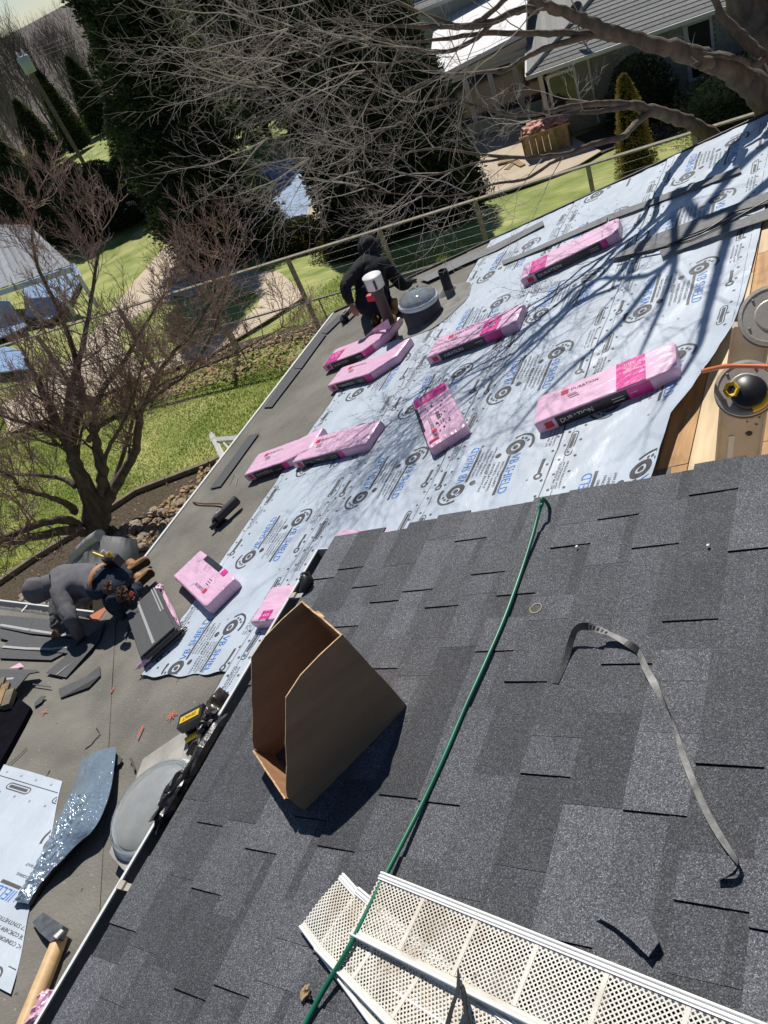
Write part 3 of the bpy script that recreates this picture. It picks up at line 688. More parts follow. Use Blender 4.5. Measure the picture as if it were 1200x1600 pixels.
for e in (0.42, 1.66, -0.8):
    mb = MB(); mb.box(SE(-2.472, e, -0.012, HN), RF, (0.048, 0.012, 0.004)); mb.box(SE(-2.50, e, -0.006, HN), RF, (0.016, 0.014, 0.006)); mb.build('gutter_bracket', M_alu, gut)
# side gutter on the far left
mb = MB()
for (dy, dz, a, b, mi) in [(0.012, -0.06, 0.004, 0.055, 1), (0.105, -0.035, 0.004, 0.045, 0), (0.06, -0.112, 0.05, 0.004, 1)]:
    mb.box(((xl + CV[0] - 0.12) / 2, YB + dy, ZB + dz), X3, ((CV[0] - 0.12 - xl) / 2, a, b), mi)
mb.box(((xl + CV[0] - 0.12) / 2, YB + 0.103, ZB + 0.012), X3, ((CV[0] - 0.12 - xl) / 2, 0.009, 0.005), 0)
mb.box((CV[0] - 0.12, YB + 0.06, ZB - 0.06), X3, (0.003, 0.05, 0.055), 1)
g2 = mb.build('gutter', [M_gut, M_gutin_shade], house)
mb = MB(); q = zpl((28, 962), ZB + 0.01); mb.box((q[0], YB + 0.055, ZB + 0.005), X3, (0.012, 0.055, 0.004)); mb.build('gutter_bracket', M_gut, g2)
mb = MB(); mb.prism([CV + np.array(a) for a in ((-0.16, 0.02, 0.012), (0.03, 0.22, 0.012), (0.03, 0.0, 0.012))], (0, 0, 1), 0.004); mb.build('corner_flashing', flat('orange_primer', (0.50, 0.17, 0.09), 0.7), house)
# brick chimney on the side roof (flat black slab stands in for its shadow)
ch = thing('brick_chimney', 'brick chimney stub and black shadow slab cut off by the left edge of the photo', 'chimney', planeB((0, 1160)))
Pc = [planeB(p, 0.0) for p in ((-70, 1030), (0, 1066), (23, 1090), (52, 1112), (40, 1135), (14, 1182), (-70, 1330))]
mb = MB(); mb.prism([p - NB * 0.02 for p in Pc], NB, 0.07); mb.build('shadow_slab', M_shadow_black, ch)
for r in range(3):
    for k in range(3):
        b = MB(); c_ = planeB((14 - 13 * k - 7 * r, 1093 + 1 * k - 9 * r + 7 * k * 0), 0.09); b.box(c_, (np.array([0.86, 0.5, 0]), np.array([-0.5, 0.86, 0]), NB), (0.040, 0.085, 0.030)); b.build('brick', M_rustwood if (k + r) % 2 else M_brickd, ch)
# =================================================================== BUNDLES
GB = 'pink wrapped bundles of shingles laid out on the lower roof'
def frame_on(p0, p1, nrm, off=0.0):
    """matrix with x along p0->p1, z along nrm, origin at p0"""
    x = (p1 - p0); x = x - nrm * (x @ nrm); x /= np.linalg.norm(x); y = np.cross(nrm, x); o = p0 + nrm * off
    return Matrix([[x[i], y[i], nrm[i], o[i]] for i in range(3)] + [[0, 0, 0, 1]])
def bundle(p0, p1, label, seed, T=0.088, off=0.018, W=0.335, Ln=0.985, bend=0.0, side='duration', mag=(0.72, 0.90), endred=True, topmag=None, sag=0.0, anchor=0):
    A = low(p0, off) if not isinstance(p0, np.ndarray) else p0; B = low(p1, off) if not isinstance(p1, np.ndarray) else p1
    if anchor: d = (B - A) / np.linalg.norm(B - A); A = B - d * Ln
    t = thing('shingle_bundle', label, 'shingle bundle', A, GB, frame_on(A, B, NW))
    rr = random.Random(seed); nu, nv = 44, 9
    def P(x, y, z):                       # bend: the far part of the pack swings back / sags over what it lies on
        k = max(0, x - 0.68 * Ln); dz = 0.0
        yy = y + bend * k * 1.0; xx = x - abs(bend) * k * 0.25
        z2 = z + sag * math.sin(math.pi * x / Ln) * (1 if z > 0 else 0.4) * 0.02
        return (xx, yy, max(z2, 0.0005 if z <= 0.001 else z2))
    def wr(x, y): return 0.0035 * mnoise.noise((x * 2.2 + seed, y * 34, 1)) + 0.0045 * abs(mnoise.noise((x * 5, y * 24, seed))) + 0.002 * mnoise.noise((x * 16, y * 20, seed))
    # cross-section loop around the pack (in y,z), rounded edges
    sec = [(0, 0.0), (-0.004, T * 0.25), (-0.005, T * 0.5), (-0.004, T * 0.75), (0.0, T * 0.93), (0.008, T)]
    sec += [(W * k / 16, T) for k in range(1, 16)] + [(W - 0.008, T), (W, T * 0.93), (W + 0.004, T * 0.6), (W + 0.003, T * 0.3), (W, 0)]
    ns = len(sec); vs = []
    for i in range(nu + 1):
        x = Ln * i / nu; e = min(i, nu - i); sh = {0: 0.010, 1: 0.002}.get(e, 0)
        for (y, z) in sec:
            top = z > T * 0.8; zz = z - (sh if z > T * 0.5 else 0) + (wr(x, y) if top else 0); yy = y + (sh if y < W / 2 else -sh) + (wr(x + 3, z * 3) if not top else 0)
            vs.append(P(x, yy, zz))
    fs = [(i * ns + j, (i + 1) * ns + j, (i + 1) * ns + j + 1, i * ns + j + 1) for i in range(nu) for j in range(ns - 1)]
    fs = [f[::-1] for f in fs]
    mb = MB(); mb.add(vs, fs, 0, True)
    for i0, rv in ((0, False), (nu, True)):
        f = tuple(range(i0 * ns, i0 * ns + ns)); mb.add([vs[k] for k in f], [tuple(range(ns))[::-1] if rv else tuple(range(ns))], 0)
    # bright magenta field on top and on the front side
    def top(u, v, l=0.0020): return P(u, v, T + wr(u, v) + l + 0.0008)
    def fr(u, v, l=0.0015): return P(u, -0.006 - l + wr(u + 3, v * 3), v)
    if topmag:
        n = 14
        for i in range(n):
            a = Ln * (topmag[0] + (topmag[1] - topmag[0]) * i / n); b = Ln * (topmag[0] + (topmag[1] - topmag[0]) * (i + 1) / n)
            m = 12
            for j in range(m):
                v0 = 0.008 + (W * topmag[2] - 0.016) * j / m; v1 = 0.008 + (W * topmag[2] - 0.016) * (j + 1) / m
                mb.add([top(a, v0), top(b, v0), top(b, v1), top(a, v1)], [(0, 1, 2, 3)], 1)
        a0 = Ln * (topmag[0] + 0.25 * (topmag[1] - topmag[0])); wl = Ln * (topmag[1] - topmag[0]) * 0.6
        for k in range(3): put_text(mb, ('TOTAL', 'PROTECTION', 'ROOFING')[k], lambda u, v: top(a0 + u, W * topmag[2] * 0.78 - 0.045 * k + v, 0.003), 0, 0, wl * (0.8, 1.0, 0.9)[k], 0.026, 3)
    x0 = Ln * 0.27; wl = Ln * 0.20
    if not topmag or topmag[0] > 0.4:
        put_text(mb, 'DURATION', lambda u, v: top(x0 + u, W * 0.70 + v), 0, 0, wl, 0.030, 2)
        n = 3
        qd(mb, lambda u, v: top(u, v), x0 - 0.075, W * 0.66, x0 - 0.02, W * 0.80, 4); 
        for k in range(3): qd(mb, lambda u, v: top(u, v), x0 - 0.03 + 0.01 * k, W * (0.56 - 0.07 * k), x0 + 0.04 + 0.012 * k, W * (0.56 - 0.07 * k) + 0.006, 2)
    wrap = mb.build('wrapper', [M_pink, M_mag, M_blk, M_whiteprint, M_wred], t, local=True)
    # black printed band on the long front side with the word and a red label
    if side:
        mb = MB(); n = 16; xa, xb = Ln * 0.15, Ln * mag[0]
        for i in range(n):
            a = xa + (xb - xa) * i / n; b = xa + (xb - xa) * (i + 1) / n
            mb.add([fr(a, T * 0.06), fr(b, T * 0.06), fr(b, T * 0.5), fr(a, T * 0.5)], [(0, 1, 2, 3)], 0, True)
            mb.add([fr(a, T * 0.5), fr(b, T * 0.5), fr(b, T * 0.88), fr(a, T * 0.88)], [(0, 1, 2, 3)], 0, True)
        put_text(mb, 'DURATION', lambda u, v: fr(xa + 0.03 + u, T * 0.30 + v, 0.003), 0, 0, 0.23, T * 0.36, 1)
        for k in range(2): qd(mb, lambda u, v: fr(u, v, 0.003), xb - 0.11, T * (0.30 + 0.22 * k), xb - 0.03, T * (0.34 + 0.22 * k), 1)
        mb.build('black_band', [M_blk, M_whiteprint], t, local=True)
        mb = MB(); n = 5
        if mag[1] > mag[0]:
            for i in range(n):
                a = Ln * (mag[0] + (mag[1] - mag[0]) * i / n); b = Ln * (mag[0] + (mag[1] - mag[0]) * (i + 1) / n)
                mb.add([fr(a, T * 0.06), fr(b, T * 0.06), fr(b, T * 0.9), fr(a, T * 0.9)], [(0, 1, 2, 3)], 0, True)
            mb.build('magenta_patch', [M_mag], t, local=True)
        mb = MB(); qd(mb, lambda u, v: fr(u, v), Ln * 0.065, T * 0.25, Ln * 0.125, T * 0.75, 0); mb.build('red_label', [M_wred], t, local=True)
    return t
bundle((844, 679), (1060, 596), 'largest pink bundle, nearest the ladder, with a broad magenta band', 1, T=0.100, topmag=(0.60, 0.80, 1.0), mag=(0.66, 0.82), Ln=0.99)
bundle((672, 571), (809, 517), 'pink bundle between the far dome and the largest bundle, magenta patch on its right', 2, topmag=(0.62, 0.80, 0.75), mag=(0.66, 0.84))
bundle((819, 449), (967, 377), 'farthest right pink bundle, close to the far roof edge, magenta patch on its left end', 3, topmag=(0.10, 0.27, 0.9), mag=(0.82, 0.88))
bundle((686, 701), (651, 641), 'pink bundle lying crosswise to the rest, flat side up with a magenta band at its far end', 4, side=None, topmag=(0.80, 0.97, 1.0)) if False else None
# crosswise bundle: long axis runs away from the eye
A4 = low((741, 665), 0.018); B4 = low((703, 604), 0.018)
A4 = SE(-3.34, 4.42, 0.018); d4 = SE(-3.89, 5.24, 0.018)
t4 = bundle(A4, d4, 'pink bundle lying crosswise to the rest with a magenta band along its far end', 4, side=None, topmag=(0.80, 0.97, 1.0), T=0.085)
def flatmarks(t, T, W, Ln, band, seed, blackside=False):
    rr = random.Random(seed); mb = MB(); f = lambda u, v: (u, v, T + 0.0065)
    for _ in range(14):
        x = rr.uniform(0.12, 0.7) * Ln; y = rr.uniform(0.2, 0.8) * W; qd(mb, f, x, y, x + rr.uniform(0.01, 0.03), y + rr.uniform(0.008, 0.02), 0)
    for k in range(3): ring(mb, f, 0.38 * Ln + 0.05 * k, W * 0.5, 0.008, 0.018, 0, 2 * math.pi, 10, 0)
    for k in range(7): qd(mb, f, 0.10 * Ln + 0.012 * k, W * 0.66, 0.10 * Ln + 0.006 + 0.012 * k, W * 0.80, 0)
    qd(mb, f, 0.05 * Ln, W * 0.68, 0.085 * Ln, W * 0.95, 1)
    mb.build('printed_marks', [M_blk, M_wred], t, local=True, kind='stuff')
    mb = MB(); mb.add([(Ln * a, -0.0085 if False else W + 0.0065, b) for a, b in ((0.2, 0.01), (0.95, 0.01), (0.95, T * 0.9), (0.2, T * 0.9))], [(0, 1, 2, 3)])
    mb.add([(Ln * a, W * b, T + 0.006) for a, b in ((0.30, 0.93), (0.78, 0.93), (0.78, 1.0), (0.30, 1.0))], [(0, 1, 2, 3)])
    mb.build('black_band', M_blk, t, local=True)
flatmarks(t4, 0.085, 0.335, 0.985, None, 4)
bundle((463, 733), (567, 707), 'right one of two pink bundles lying end to end below the middle of the roof', 6, mag=(0.64, 0.70), T=0.085, W=0.34, bend=0.0)
bundle(low((388, 753), 0.02), low((453, 731), 0.02), 'left one of two pink bundles lying end to end, its tip on bare felt', 5, mag=(0.60, 0.68), T=0.090, W=0.34, Ln=0.93, off=0.03, bend=0.25)
bundle((509, 581), (586, 553), 'pink bundle beside the man in black, wrapper torn open at its right end', 7, mag=(0.66, 0.80), T=0.085, bend=0.75, topmag=(0.04, 0.26, 0.7))
bundle((517, 613), (590, 592), 'bent pink bundle just nearer than the torn one beside the man in black', 8, mag=(0.60, 0.70), T=0.088, bend=0.65)
t9 = bundle(SE(-5.10, 3.10, 0.018), SE(-5.97, 3.56, 0.018), 'pale pink bundle with its broad face up beside the nail gun on the felt', 9, side=None, T=0.105, W=0.33)
# torn wrapper flap on the far-left bundle
mb = MB(); P = [low(p, h) for p, h in (((571, 556), 0.10), ((600, 534), 0.14), ((612, 513), 0.22), ((607, 498), 0.26), ((592, 512), 0.16))]
P = [low(p, h) for p, h in (((569, 527), 0.05), ((584, 513), 0.16), ((606, 498), 0.24), ((611, 512), 0.15), ((592, 517), 0.11))]
mb.add(P + [p - NW * 0.003 for p in P], [(0, 1, 4), (1, 2, 3), (1, 3, 4), (5, 9, 6), (6, 8, 7), (6, 9, 8)]); mb.build('torn_wrapper_flap', M_pink, None, label='torn pink wrapper flap standing up behind the farthest left bundle', cat='wrapper scrap')
mb = MB(); f = lambda u, v: tuple((SE(-5.10, 3.10, 0.018 + 0.110) + u * (SE(-5.97, 3.56) - SE(-5.10, 3.10)) / 0.984 + v * np.array(np.cross(NW, (SE(-5.97, 3.56) - SE(-5.10, 3.10)) / 0.984))))
flat9 = MB(); rr9 = random.Random(9)
for _ in range(26):
    x = rr9.uniform(0.12, 0.86); y = rr9.uniform(0.05, 0.27); flat9.add([f(x, y), f(x + 0.004, y), f(x + 0.004, y + rr9.uniform(0.02, 0.05)), f(x, y + 0.03)], [(0, 1, 2, 3)], 2)
flat9.add([f(a, b) for a, b in ((0.30, -0.003), (0.74, -0.003), (0.74, 0.05), (0.30, 0.05))], [(0, 1, 2, 3)], 0)
flat9.add([f(a, b) for a, b in ((0.16, -0.003), (0.25, -0.003), (0.25, 0.055), (0.16, 0.055))], [(0, 1, 2, 3)], 1)
for v in list(flat9.v): pass
o9 = flat9.build('printed_marks', [M_blk, M_mag, M_plight], None, kind='stuff'); ORG[o9.name] = tuple(o9.location); mw = o9.matrix_world.copy(); o9.parent = t9; o9.matrix_parent_inverse = t9.matrix_world.inverted()
# bundle leaning half out under the upper gutter
bundle(SE(-4.56, 2.60, 0.018), SE(-3.56, 2.60, 0.018), 'pink bundle poking out from under the upper gutter above the cardboard box', 10, side=None, T=0.085, topmag=(0.10, 0.21, 0.30))
bundle(SE(-4.16, 3.10, 0.018), SE(-3.19, 2.88, 0.018), 'pink bundle mostly hidden behind the top edge of the dark shingles', 11, side=None, T=0.11, W=0.33)
# open bundle: stack of bare shingles in a peeled wrapper
a12 = frame_on(SE(-5.69, 2.33, 0.02), SE(-6.43, 2.83, 0.02), NW)
t12 = thing('open_shingle_bundle', 'opened stack of bare dark shingles with peeled pink wrapper beside the crouching man', 'shingle bundle', (0, 0, 0), GB, a12)
# x away-left, y to the right(+)? pack lies on the y<0 side of x axis when normal is up
Wd = -0.36
for k in range(9):
    mb = MB(); s = R_.uniform(-0.012, 0.012); z = 0.013 * k; e = 0.012 * (8 - k) * 0.3
    mb.box((0.46 + s, Wd / 2 + R_.uniform(-0.006, 0.006) - e, z + 0.006), X3, (0.475, 0.168, 0.0056)); mb.build('shingle', M_back, t12, local=True)
mb = MB(); mb.box((0.46, Wd / 2 + 0.03, 0.1185), X3, (0.46, 0.012, 0.001)); mb.build('sealant_stripe', M_bond, t12, local=True)
for yy, k in ((-0.31, 0.0), (-0.335, 1)):
    mb = MB(); mb.box((0.66, yy, 0.1195 - 0.0005 * k), X3, (0.27, 0.006, 0.001)); mb.build('sealant_stripe', M_bond, t12, local=True)
mb = MB()
def crumple(mb, c, rx, ry, rz, seed, mi=0, n=9, amp=0.35, frame=X3):
    def fn(u, v):
        a = 2 * math.pi * u; b = math.pi * v; d = np.array([math.sin(b) * math.cos(a), math.sin(b) * math.sin(a), math.cos(b)])
        r = 1 + amp * mnoise.noise((d[0] * 2.2 + seed, d[1] * 2.2, d[2] * 2.2)) + amp * 0.5 * mnoise.noise((d[0] * 5 + seed, d[1] * 5, d[2] * 5))
        return np.array(c, float) + r * (d[0] * rx * frame[0] + d[1] * ry * frame[1] + d[2] * rz * frame[2])
    mb.grid(fn, n * 2, n, mi, False)
crumple(mb, (0.06, -0.20, 0.06), 0.06, 0.13, 0.035, 3); crumple(mb, (0.94, -0.36, 0.075), 0.05, 0.05, 0.03, 5); crumple(mb, (0.55, -0.375, 0.05), 0.40, 0.016, 0.035, 8, amp=0.5); crumple(mb, (0.0, -0.01, 0.05), 0.02, 0.10, 0.02, 9)
mb.build('peeled_wrapper', M_pink, t12, local=True)
mb = MB(); crumple(mb, (0.02, -0.22, 0.025), 0.035, 0.20, 0.03, 13, amp=0.25); crumple(mb, (0.5, -0.005, 0.02), 0.48, 0.014, 0.022, 12, amp=0.2); mb.build('black_wrapper', M_blk, t12, local=True)
# pink wrap ball in the corner
mb = MB(); c = surf((72, 1582), 0.12); crumple(mb, c, 0.05, 0.09, 0.07, 21, n=11, amp=0.5, frame=RF); crumple(mb, surf((76, 1560), 0.08), 0.035, 0.04, 0.05, 25, n=8, amp=0.6, frame=RF)
mb.build('crumpled_wrap', M_pink, None, label='crumpled ball of pink wrap beside the wooden handle at the bottom left', cat='wrapper scrap')
# =================================================================== VENTS AND DOMES
def flashing(c, r, th, mats, nm, seed, plane=low, parent=house, sx=1.0):
    mb = MB(); n = 26
    pts = [c + SW * (r * math.cos(2 * math.pi * i / n) * sx * (1 + 0.12 * mnoise.noise((math.cos(i), i * 0.7, seed)))) + EY * (r * math.sin(2 * math.pi * i / n) * (1 + 0.12 * mnoise.noise((i * 0.5, 1, seed)))) for i in range(n)]
    mb.prism(pts, NW, th); return mb.build(nm, mats, parent)
Z = np.array([0, 0, 1.0])
c = SE(-4.97, 7.02, 0.0); r = 0.215
flashing(SE(-4.88, 7.1, 0.012), 0.50, 0.010, M_flash, 'flashing', 1)
dm = thing('skylight_dome', 'far tubular skylight: dark curb with a round clear dome beside the two vent pipes', 'skylight', c, 'tubular skylights')
mb = MB(); mb.lathe(c, Z, [(r, -0.12), (r, 0.22), (r - 0.015, 0.225)], 32); mb.build('curb', M_darkmet, dm)
mb = MB(); mb.lathe(c, Z, [(r + 0.006, 0.20), (r + 0.014, 0.21), (r + 0.014, 0.235), (r + 0.003, 0.245), (r - 0.02, 0.245)], 32); mb.build('dome_ring', M_frost, dm)
mb = MB(); mb.lathe(c, Z, [(r - 0.02, 0.235), (r - 0.035, 0.08), (0.001, 0.05)], 32); mb.build('reflector_tube', M_tube, dm)
mb = MB(); mb.lathe(c, Z, [(r, 0.247), (r - 0.008, 0.27), (r - 0.04, 0.295), (r - 0.10, 0.318), (0.04, 0.328), (0.001, 0.329)], 36); mb.build('dome', M_dome, dm)
# near dome half hidden by the gutter
c = SE(-4.33, 1.16, 0.0)
dm2 = thing('skylight_dome', 'near tubular skylight: large milky clear dome cut off by the white gutter', 'skylight', c, 'tubular skylights')
slabpts = [low(p, 0.07) for p in ((176, 1337), (228, 1190), (330, 1120), (420, 1250), (280, 1420), (197, 1362))]
mb = MB(); mb.prism(slabpts, NW, 0.03); mb.build('base_flashing', mat('pale_flashing', (0.33, 0.315, 0.285), 0.8, 0.25, 7, 0.3, 30), dm2)
N2 = NW
mb = MB(); mb.lathe(c, N2, [(0.25, 0.03), (0.25, 0.10), (0.245, 0.11)], 32); mb.build('curb', M_darkmet, dm2)
mb = MB(); mb.lathe(c, N2, [(0.30, 0.075), (0.325, 0.09), (0.325, 0.115), (0.27, 0.13), (0.265, 0.12)], 40); mb.build('dome_ring', M_frost, dm2)
mb = MB(); mb.lathe(c, N2, [(0.26, 0.115), (0.20, 0.06), (0.001, 0.04)], 32); mb.build('reflector_tube', M_tube2, dm2)
mb = MB(); mb.lathe(c, N2, [(0.305, 0.12), (0.30, 0.16), (0.26, 0.20), (0.19, 0.235), (0.08, 0.25), (0.001, 0.252)], 40); mb.build('dome', M_dome2, dm2)
# flue with a white cap
b = low((614, 517))
vt = thing('flue_pipe', 'brown flue pipe with round whitish cap in front of the man in black', 'flue pipe', b)
hh = 0.0
def vtop(px, b):
    r = ray(px); t = (r[:2] @ b[:2]) / (r[:2] @ r[:2]); return (r * t)[2]
zt = vtop((583, 430), b); H = zt - b[2]
mb = MB(); mb.lathe(b, Z, [(0.062, -0.05), (0.062, H - 0.13)], 20); mb.build('pipe', mat('brown_pipe', (0.085, 0.060, 0.052), 0.5, 0.2, 12), vt)
mb = MB(); mb.lathe(b, Z, [(0.075, H - 0.20), (0.075, H - 0.14), (0.10, H - 0.13)], 20); mb.build('collar', M_darkmet, vt)
mb = MB(); mb.lathe(b, Z, [(0.001, H - 0.135), (0.105, H - 0.135), (0.108, H - 0.01), (0.110, H), (0.105, H + 0.006), (0.001, H + 0.008)], 24); mb.build('cap', M_gut, vt)
for a in (2.2, 4.0, 5.3):
    mb = MB(); mb.box(b + np.array([0.1085 * math.cos(a), 0.1085 * math.sin(a), H - 0.07]), ((math.cos(a), math.sin(a), 0), (-math.sin(a), math.cos(a), 0), (0, 0, 1)), (0.003, 0.014, 0.055)); mb.build('cap_slot', M_darkmet, vt)
mb = MB(); mb.box(b + np.array([-0.085, -0.02, H - 0.24]), X3, (0.05, 0.03, 0.035)); mb.build('red_tag', M_wred, vt)
mb = MB(); mb.lathe(b, Z, [(0.20, -0.03), (0.12, 0.02), (0.09, 0.16), (0.066, 0.17)], 20); mb.build('storm_collar', mat('rusty_flashing', (0.13, 0.085, 0.055), 0.8, 0.5, 9), vt)
b = low((703, 458)); zt = vtop((686, 424), b); H = zt - b[2]
vp = thing('vent_pipe', 'short open black vent pipe to the right of the far skylight dome', 'vent pipe', b)
mb = MB(); mb.lathe(b, Z, [(0.055, -0.05), (0.055, H), (0.047, H), (0.047, H - 0.12)], 20); mb.build('pipe', M_plasb, vp)
mb = MB(); mb.lathe(b, Z, [(0.17, -0.03), (0.10, 0.03), (0.06, 0.07)], 20); mb.build('boot_flashing', M_flash, vp)
# =================================================================== CARDBOARD BOX
B1, B2 = near((479, 1270)), near((637, 1104)); ux = (B2 - B1); LB = np.linalg.norm(ux); ux /= LB; uy = np.cross(NW, ux)   # away from the eye
WB = 0.24; th = 0.005
# find width so that the hidden far panel's top corner meets the photo
best = None
for k in range(60):
    wv = 0.05 + k * 0.008; q, _ = proj(B2 + 0.345 * NW + uy * wv); e = (q[0] - 475) ** 2 + (q[1] - 936) ** 2
    if best is None or e < best[0]: best = (e, wv)
WB = best[1]
bx = thing('cardboard_box', 'empty torn brown cardboard box standing open on the dark shingles', 'box', B1)
def bp(u, h, w=0.0): return B1 + ux * u + NW * h + uy * w
rg = random.Random(5)
def ragged(a, b, n, amp):
    a, b = np.array(a), np.array(b); return [tuple(a + (b - a) * i / n + (np.array([0, 0]) if i in (0, n) else np.array([rg.uniform(-amp, amp), rg.uniform(-amp, amp)]))) for i in range(n)]
side = [(0.0, 0.0), (LB, 0.0), (LB, 0.348)] + ragged((LB - 0.005, 0.348), (0.192 * LB / 0.4259, 0.332), 1, 0.004)[1:]
curve = [(LB, 0.348), (LB * 0.80, 0.352), (LB * 0.62, 0.350), (0.192, 0.332)]
front = ragged((0.192, 0.332), (-0.01, 0.088), 9, 0.0022)
side = [(0.0, 0.004), (LB, 0.004), (LB + 0.002, 0.12), (LB - 0.002, 0.24)] + curve + front[1:] + [(-0.004, 0.088)]
def panel(w0, inner, nm):
    mb = MB(); n = len(side); a = [bp(u, h, w0) for u, h in side]; b = [bp(u, h, w0 + th) for u, h in side]
    mb.add(a, [tuple(range(n))], 0); mb.add(b, [tuple(range(n - 1, -1, -1))], 1)
    mb.add(a + b, [(i, (i + 1) % n, n + (i + 1) % n, n + i) for i in range(n)], 2)
    return mb.build(nm, [M_card, M_cardin, M_cardedge], bx)
panel(0.0, True, 'side_panel'); panel(WB - th, True, 'side_panel')
mb = MB(); n = 14; up_ = [bp(LB, 0.348 + rg.uniform(-0.004, 0.004) + 0.012 * math.exp(-((i / n - 0.45) / 0.12) ** 2), th + (WB - 2 * th) * i / n) for i in range(n + 1)]
lo_ = [bp(LB, 0.004, th + (WB - 2 * th) * i / n) for i in range(n + 1)]
for s in (0, 1):
    off = -ux * th * s; vs = [p + off for p in lo_ + up_]; fs = [(i, i + 1, n + 2 + i, n + 1 + i) for i in range(n)]; mb.add(vs, fs if s == 0 else [f[::-1] for f in fs], s)
mb.add(up_ + [p - ux * th for p in up_], [(i, i + 1, n + 2 + i, n + 1 + i) for i in range(n)], 2)
mb.build('back_panel', [M_card, M_cardin, M_cardedge], bx)
mb = MB(); up_ = [bp(-0.014, 0.086 + rg.uniform(-0.003, 0.003), th + (WB - 2 * th) * i / n) for i in range(n + 1)]; lo_ = [bp(0.018, 0.010, th + (WB - 2 * th) * i / n) for i in range(n + 1)]
for s in (0, 1):
    off = ux * th * s; vs = [p + off for p in lo_ + up_]; fs = [(i, i + 1, n + 2 + i, n + 1 + i) for i in range(n)]; mb.add(vs, fs[::-1] if s == 0 else [f[::-1] for f in fs], s)
mb.add(up_ + [p + ux * th for p in up_], [(i, i + 1, n + 2 + i, n + 1 + i) for i in range(n)], 2)
mb.build('front_flap', [M_card, M_cardin, M_cardedge], bx)
# torn little lip on the back panel's rim
mb = MB(); a = bp(LB, 0.35, WB * 0.42); mb.add([a, bp(LB, 0.35, WB * 0.62), bp(LB + 0.008, 0.352, WB * 0.58), bp(LB + 0.007, 0.347, WB * 0.47)], [(0, 1, 2, 3)]); mb.add([q + NW * 0.003 for q in [a, bp(LB, 0.35, WB * 0.62), bp(LB + 0.008, 0.352, WB * 0.58), bp(LB + 0.007, 0.347, WB * 0.47)]], [(3, 2, 1, 0)]); mb.build('torn_lip', M_cardedge, bx)
# =================================================================== HOSE
hp = [((845, 700), -0.9), ((851, 760), -0.25), ((852.5, 783), 0.035), ((847, 788), 0.05), ((842, 800), 0.04), ((832, 838), 0.025), ((815, 892), 0.012), ((790, 962), 0.012), ((760, 1032), 0.012), ((727, 1105), 0.012), ((695, 1180), 0.012), ((665, 1245), 0.013), ((628, 1318), 0.022), ((598, 1376), 0.030), ((566, 1440), 0.034), ((540, 1490), 0.032), ((505, 1548), 0.020), ((478, 1598), 0.013), ((440, 1668), 0.013)]
P = []
for p, h in hp:
    if h < -0.5: q = SE(-1.25, 2.6, 0.05)
    elif h < 0: q = SE(toSE(near((852, 783)))[0] + 0.02, 1.99, 0.25 - 0.5 + 0.0, HN)
    else: q = near(p, h + 0.004)
    P.append(q)
def smooth(P, m=6):
    P = [np.array(p) for p in P]; out = []
    for i in range(len(P) - 1):
        p0, p1, p2, p3 = P[max(i - 1, 0)], P[i], P[i + 1], P[min(i + 2, len(P) - 1)]
        for k in range(m):
            t = k / m; out.append(0.5 * ((2 * p1) + (-p0 + p2) * t + (2 * p0 - 5 * p1 + 4 * p2 - p3) * t * t + (-p0 + 3 * p1 - 3 * p2 + p3) * t ** 3))
    return out + [P[-1]]
mb = MB(); mb.tube(smooth(P, 8), 0.0066, 12); mb.build('air_hose', M_hose, None, label='green hose coming over the roof edge and running down across the dark shingles', cat='hose')
# =================================================================== TAPE, SCRAPS, MARKS ON THE UPPER ROOF
def ribbon(pts, wds, plane, mats, name, label, cat, mi=None):
    mb = MB(); C = smooth([plane(p, h) for p, h, *_ in pts], 5); n = len(C); TW = np.interp(np.linspace(0, len(pts) - 1, n), range(len(pts)), [q[2] for q in pts]); WD = np.interp(np.linspace(0, len(pts) - 1, n), range(len(pts)), wds)
    vs = []
    for i in range(n):
        t = C[min(i + 1, n - 1)] - C[max(i - 1, 0)]; t /= np.linalg.norm(t); s = np.cross(NW, t); s /= np.linalg.norm(s); d = s * math.cos(TW[i]) + np.cross(t, s) * math.sin(TW[i])
        nn_ = np.cross(t, d); nn_ = nn_ if nn_ @ NW > 0 else -nn_; vs += [C[i] - d * WD[i], C[i] + d * WD[i], C[i] - d * WD[i] + nn_ * 0.0012, C[i] + d * WD[i] + nn_ * 0.0012]
    for i in range(n - 1):
        a, b = i * 4, i * 4 + 4; k = 0 if mi is None else mi[min(int(i * len(mi) / (n - 1)), len(mi) - 1)]
        mb.add([vs[a + 2], vs[a + 3], vs[b + 3], vs[b + 2]], [(0, 1, 2, 3)], k, True); mb.add([vs[a], vs[a + 1], vs[b + 1], vs[b]], [(3, 2, 1, 0)], 0, True)
    return mb.build(name, mats, None, label=label, cat=cat)
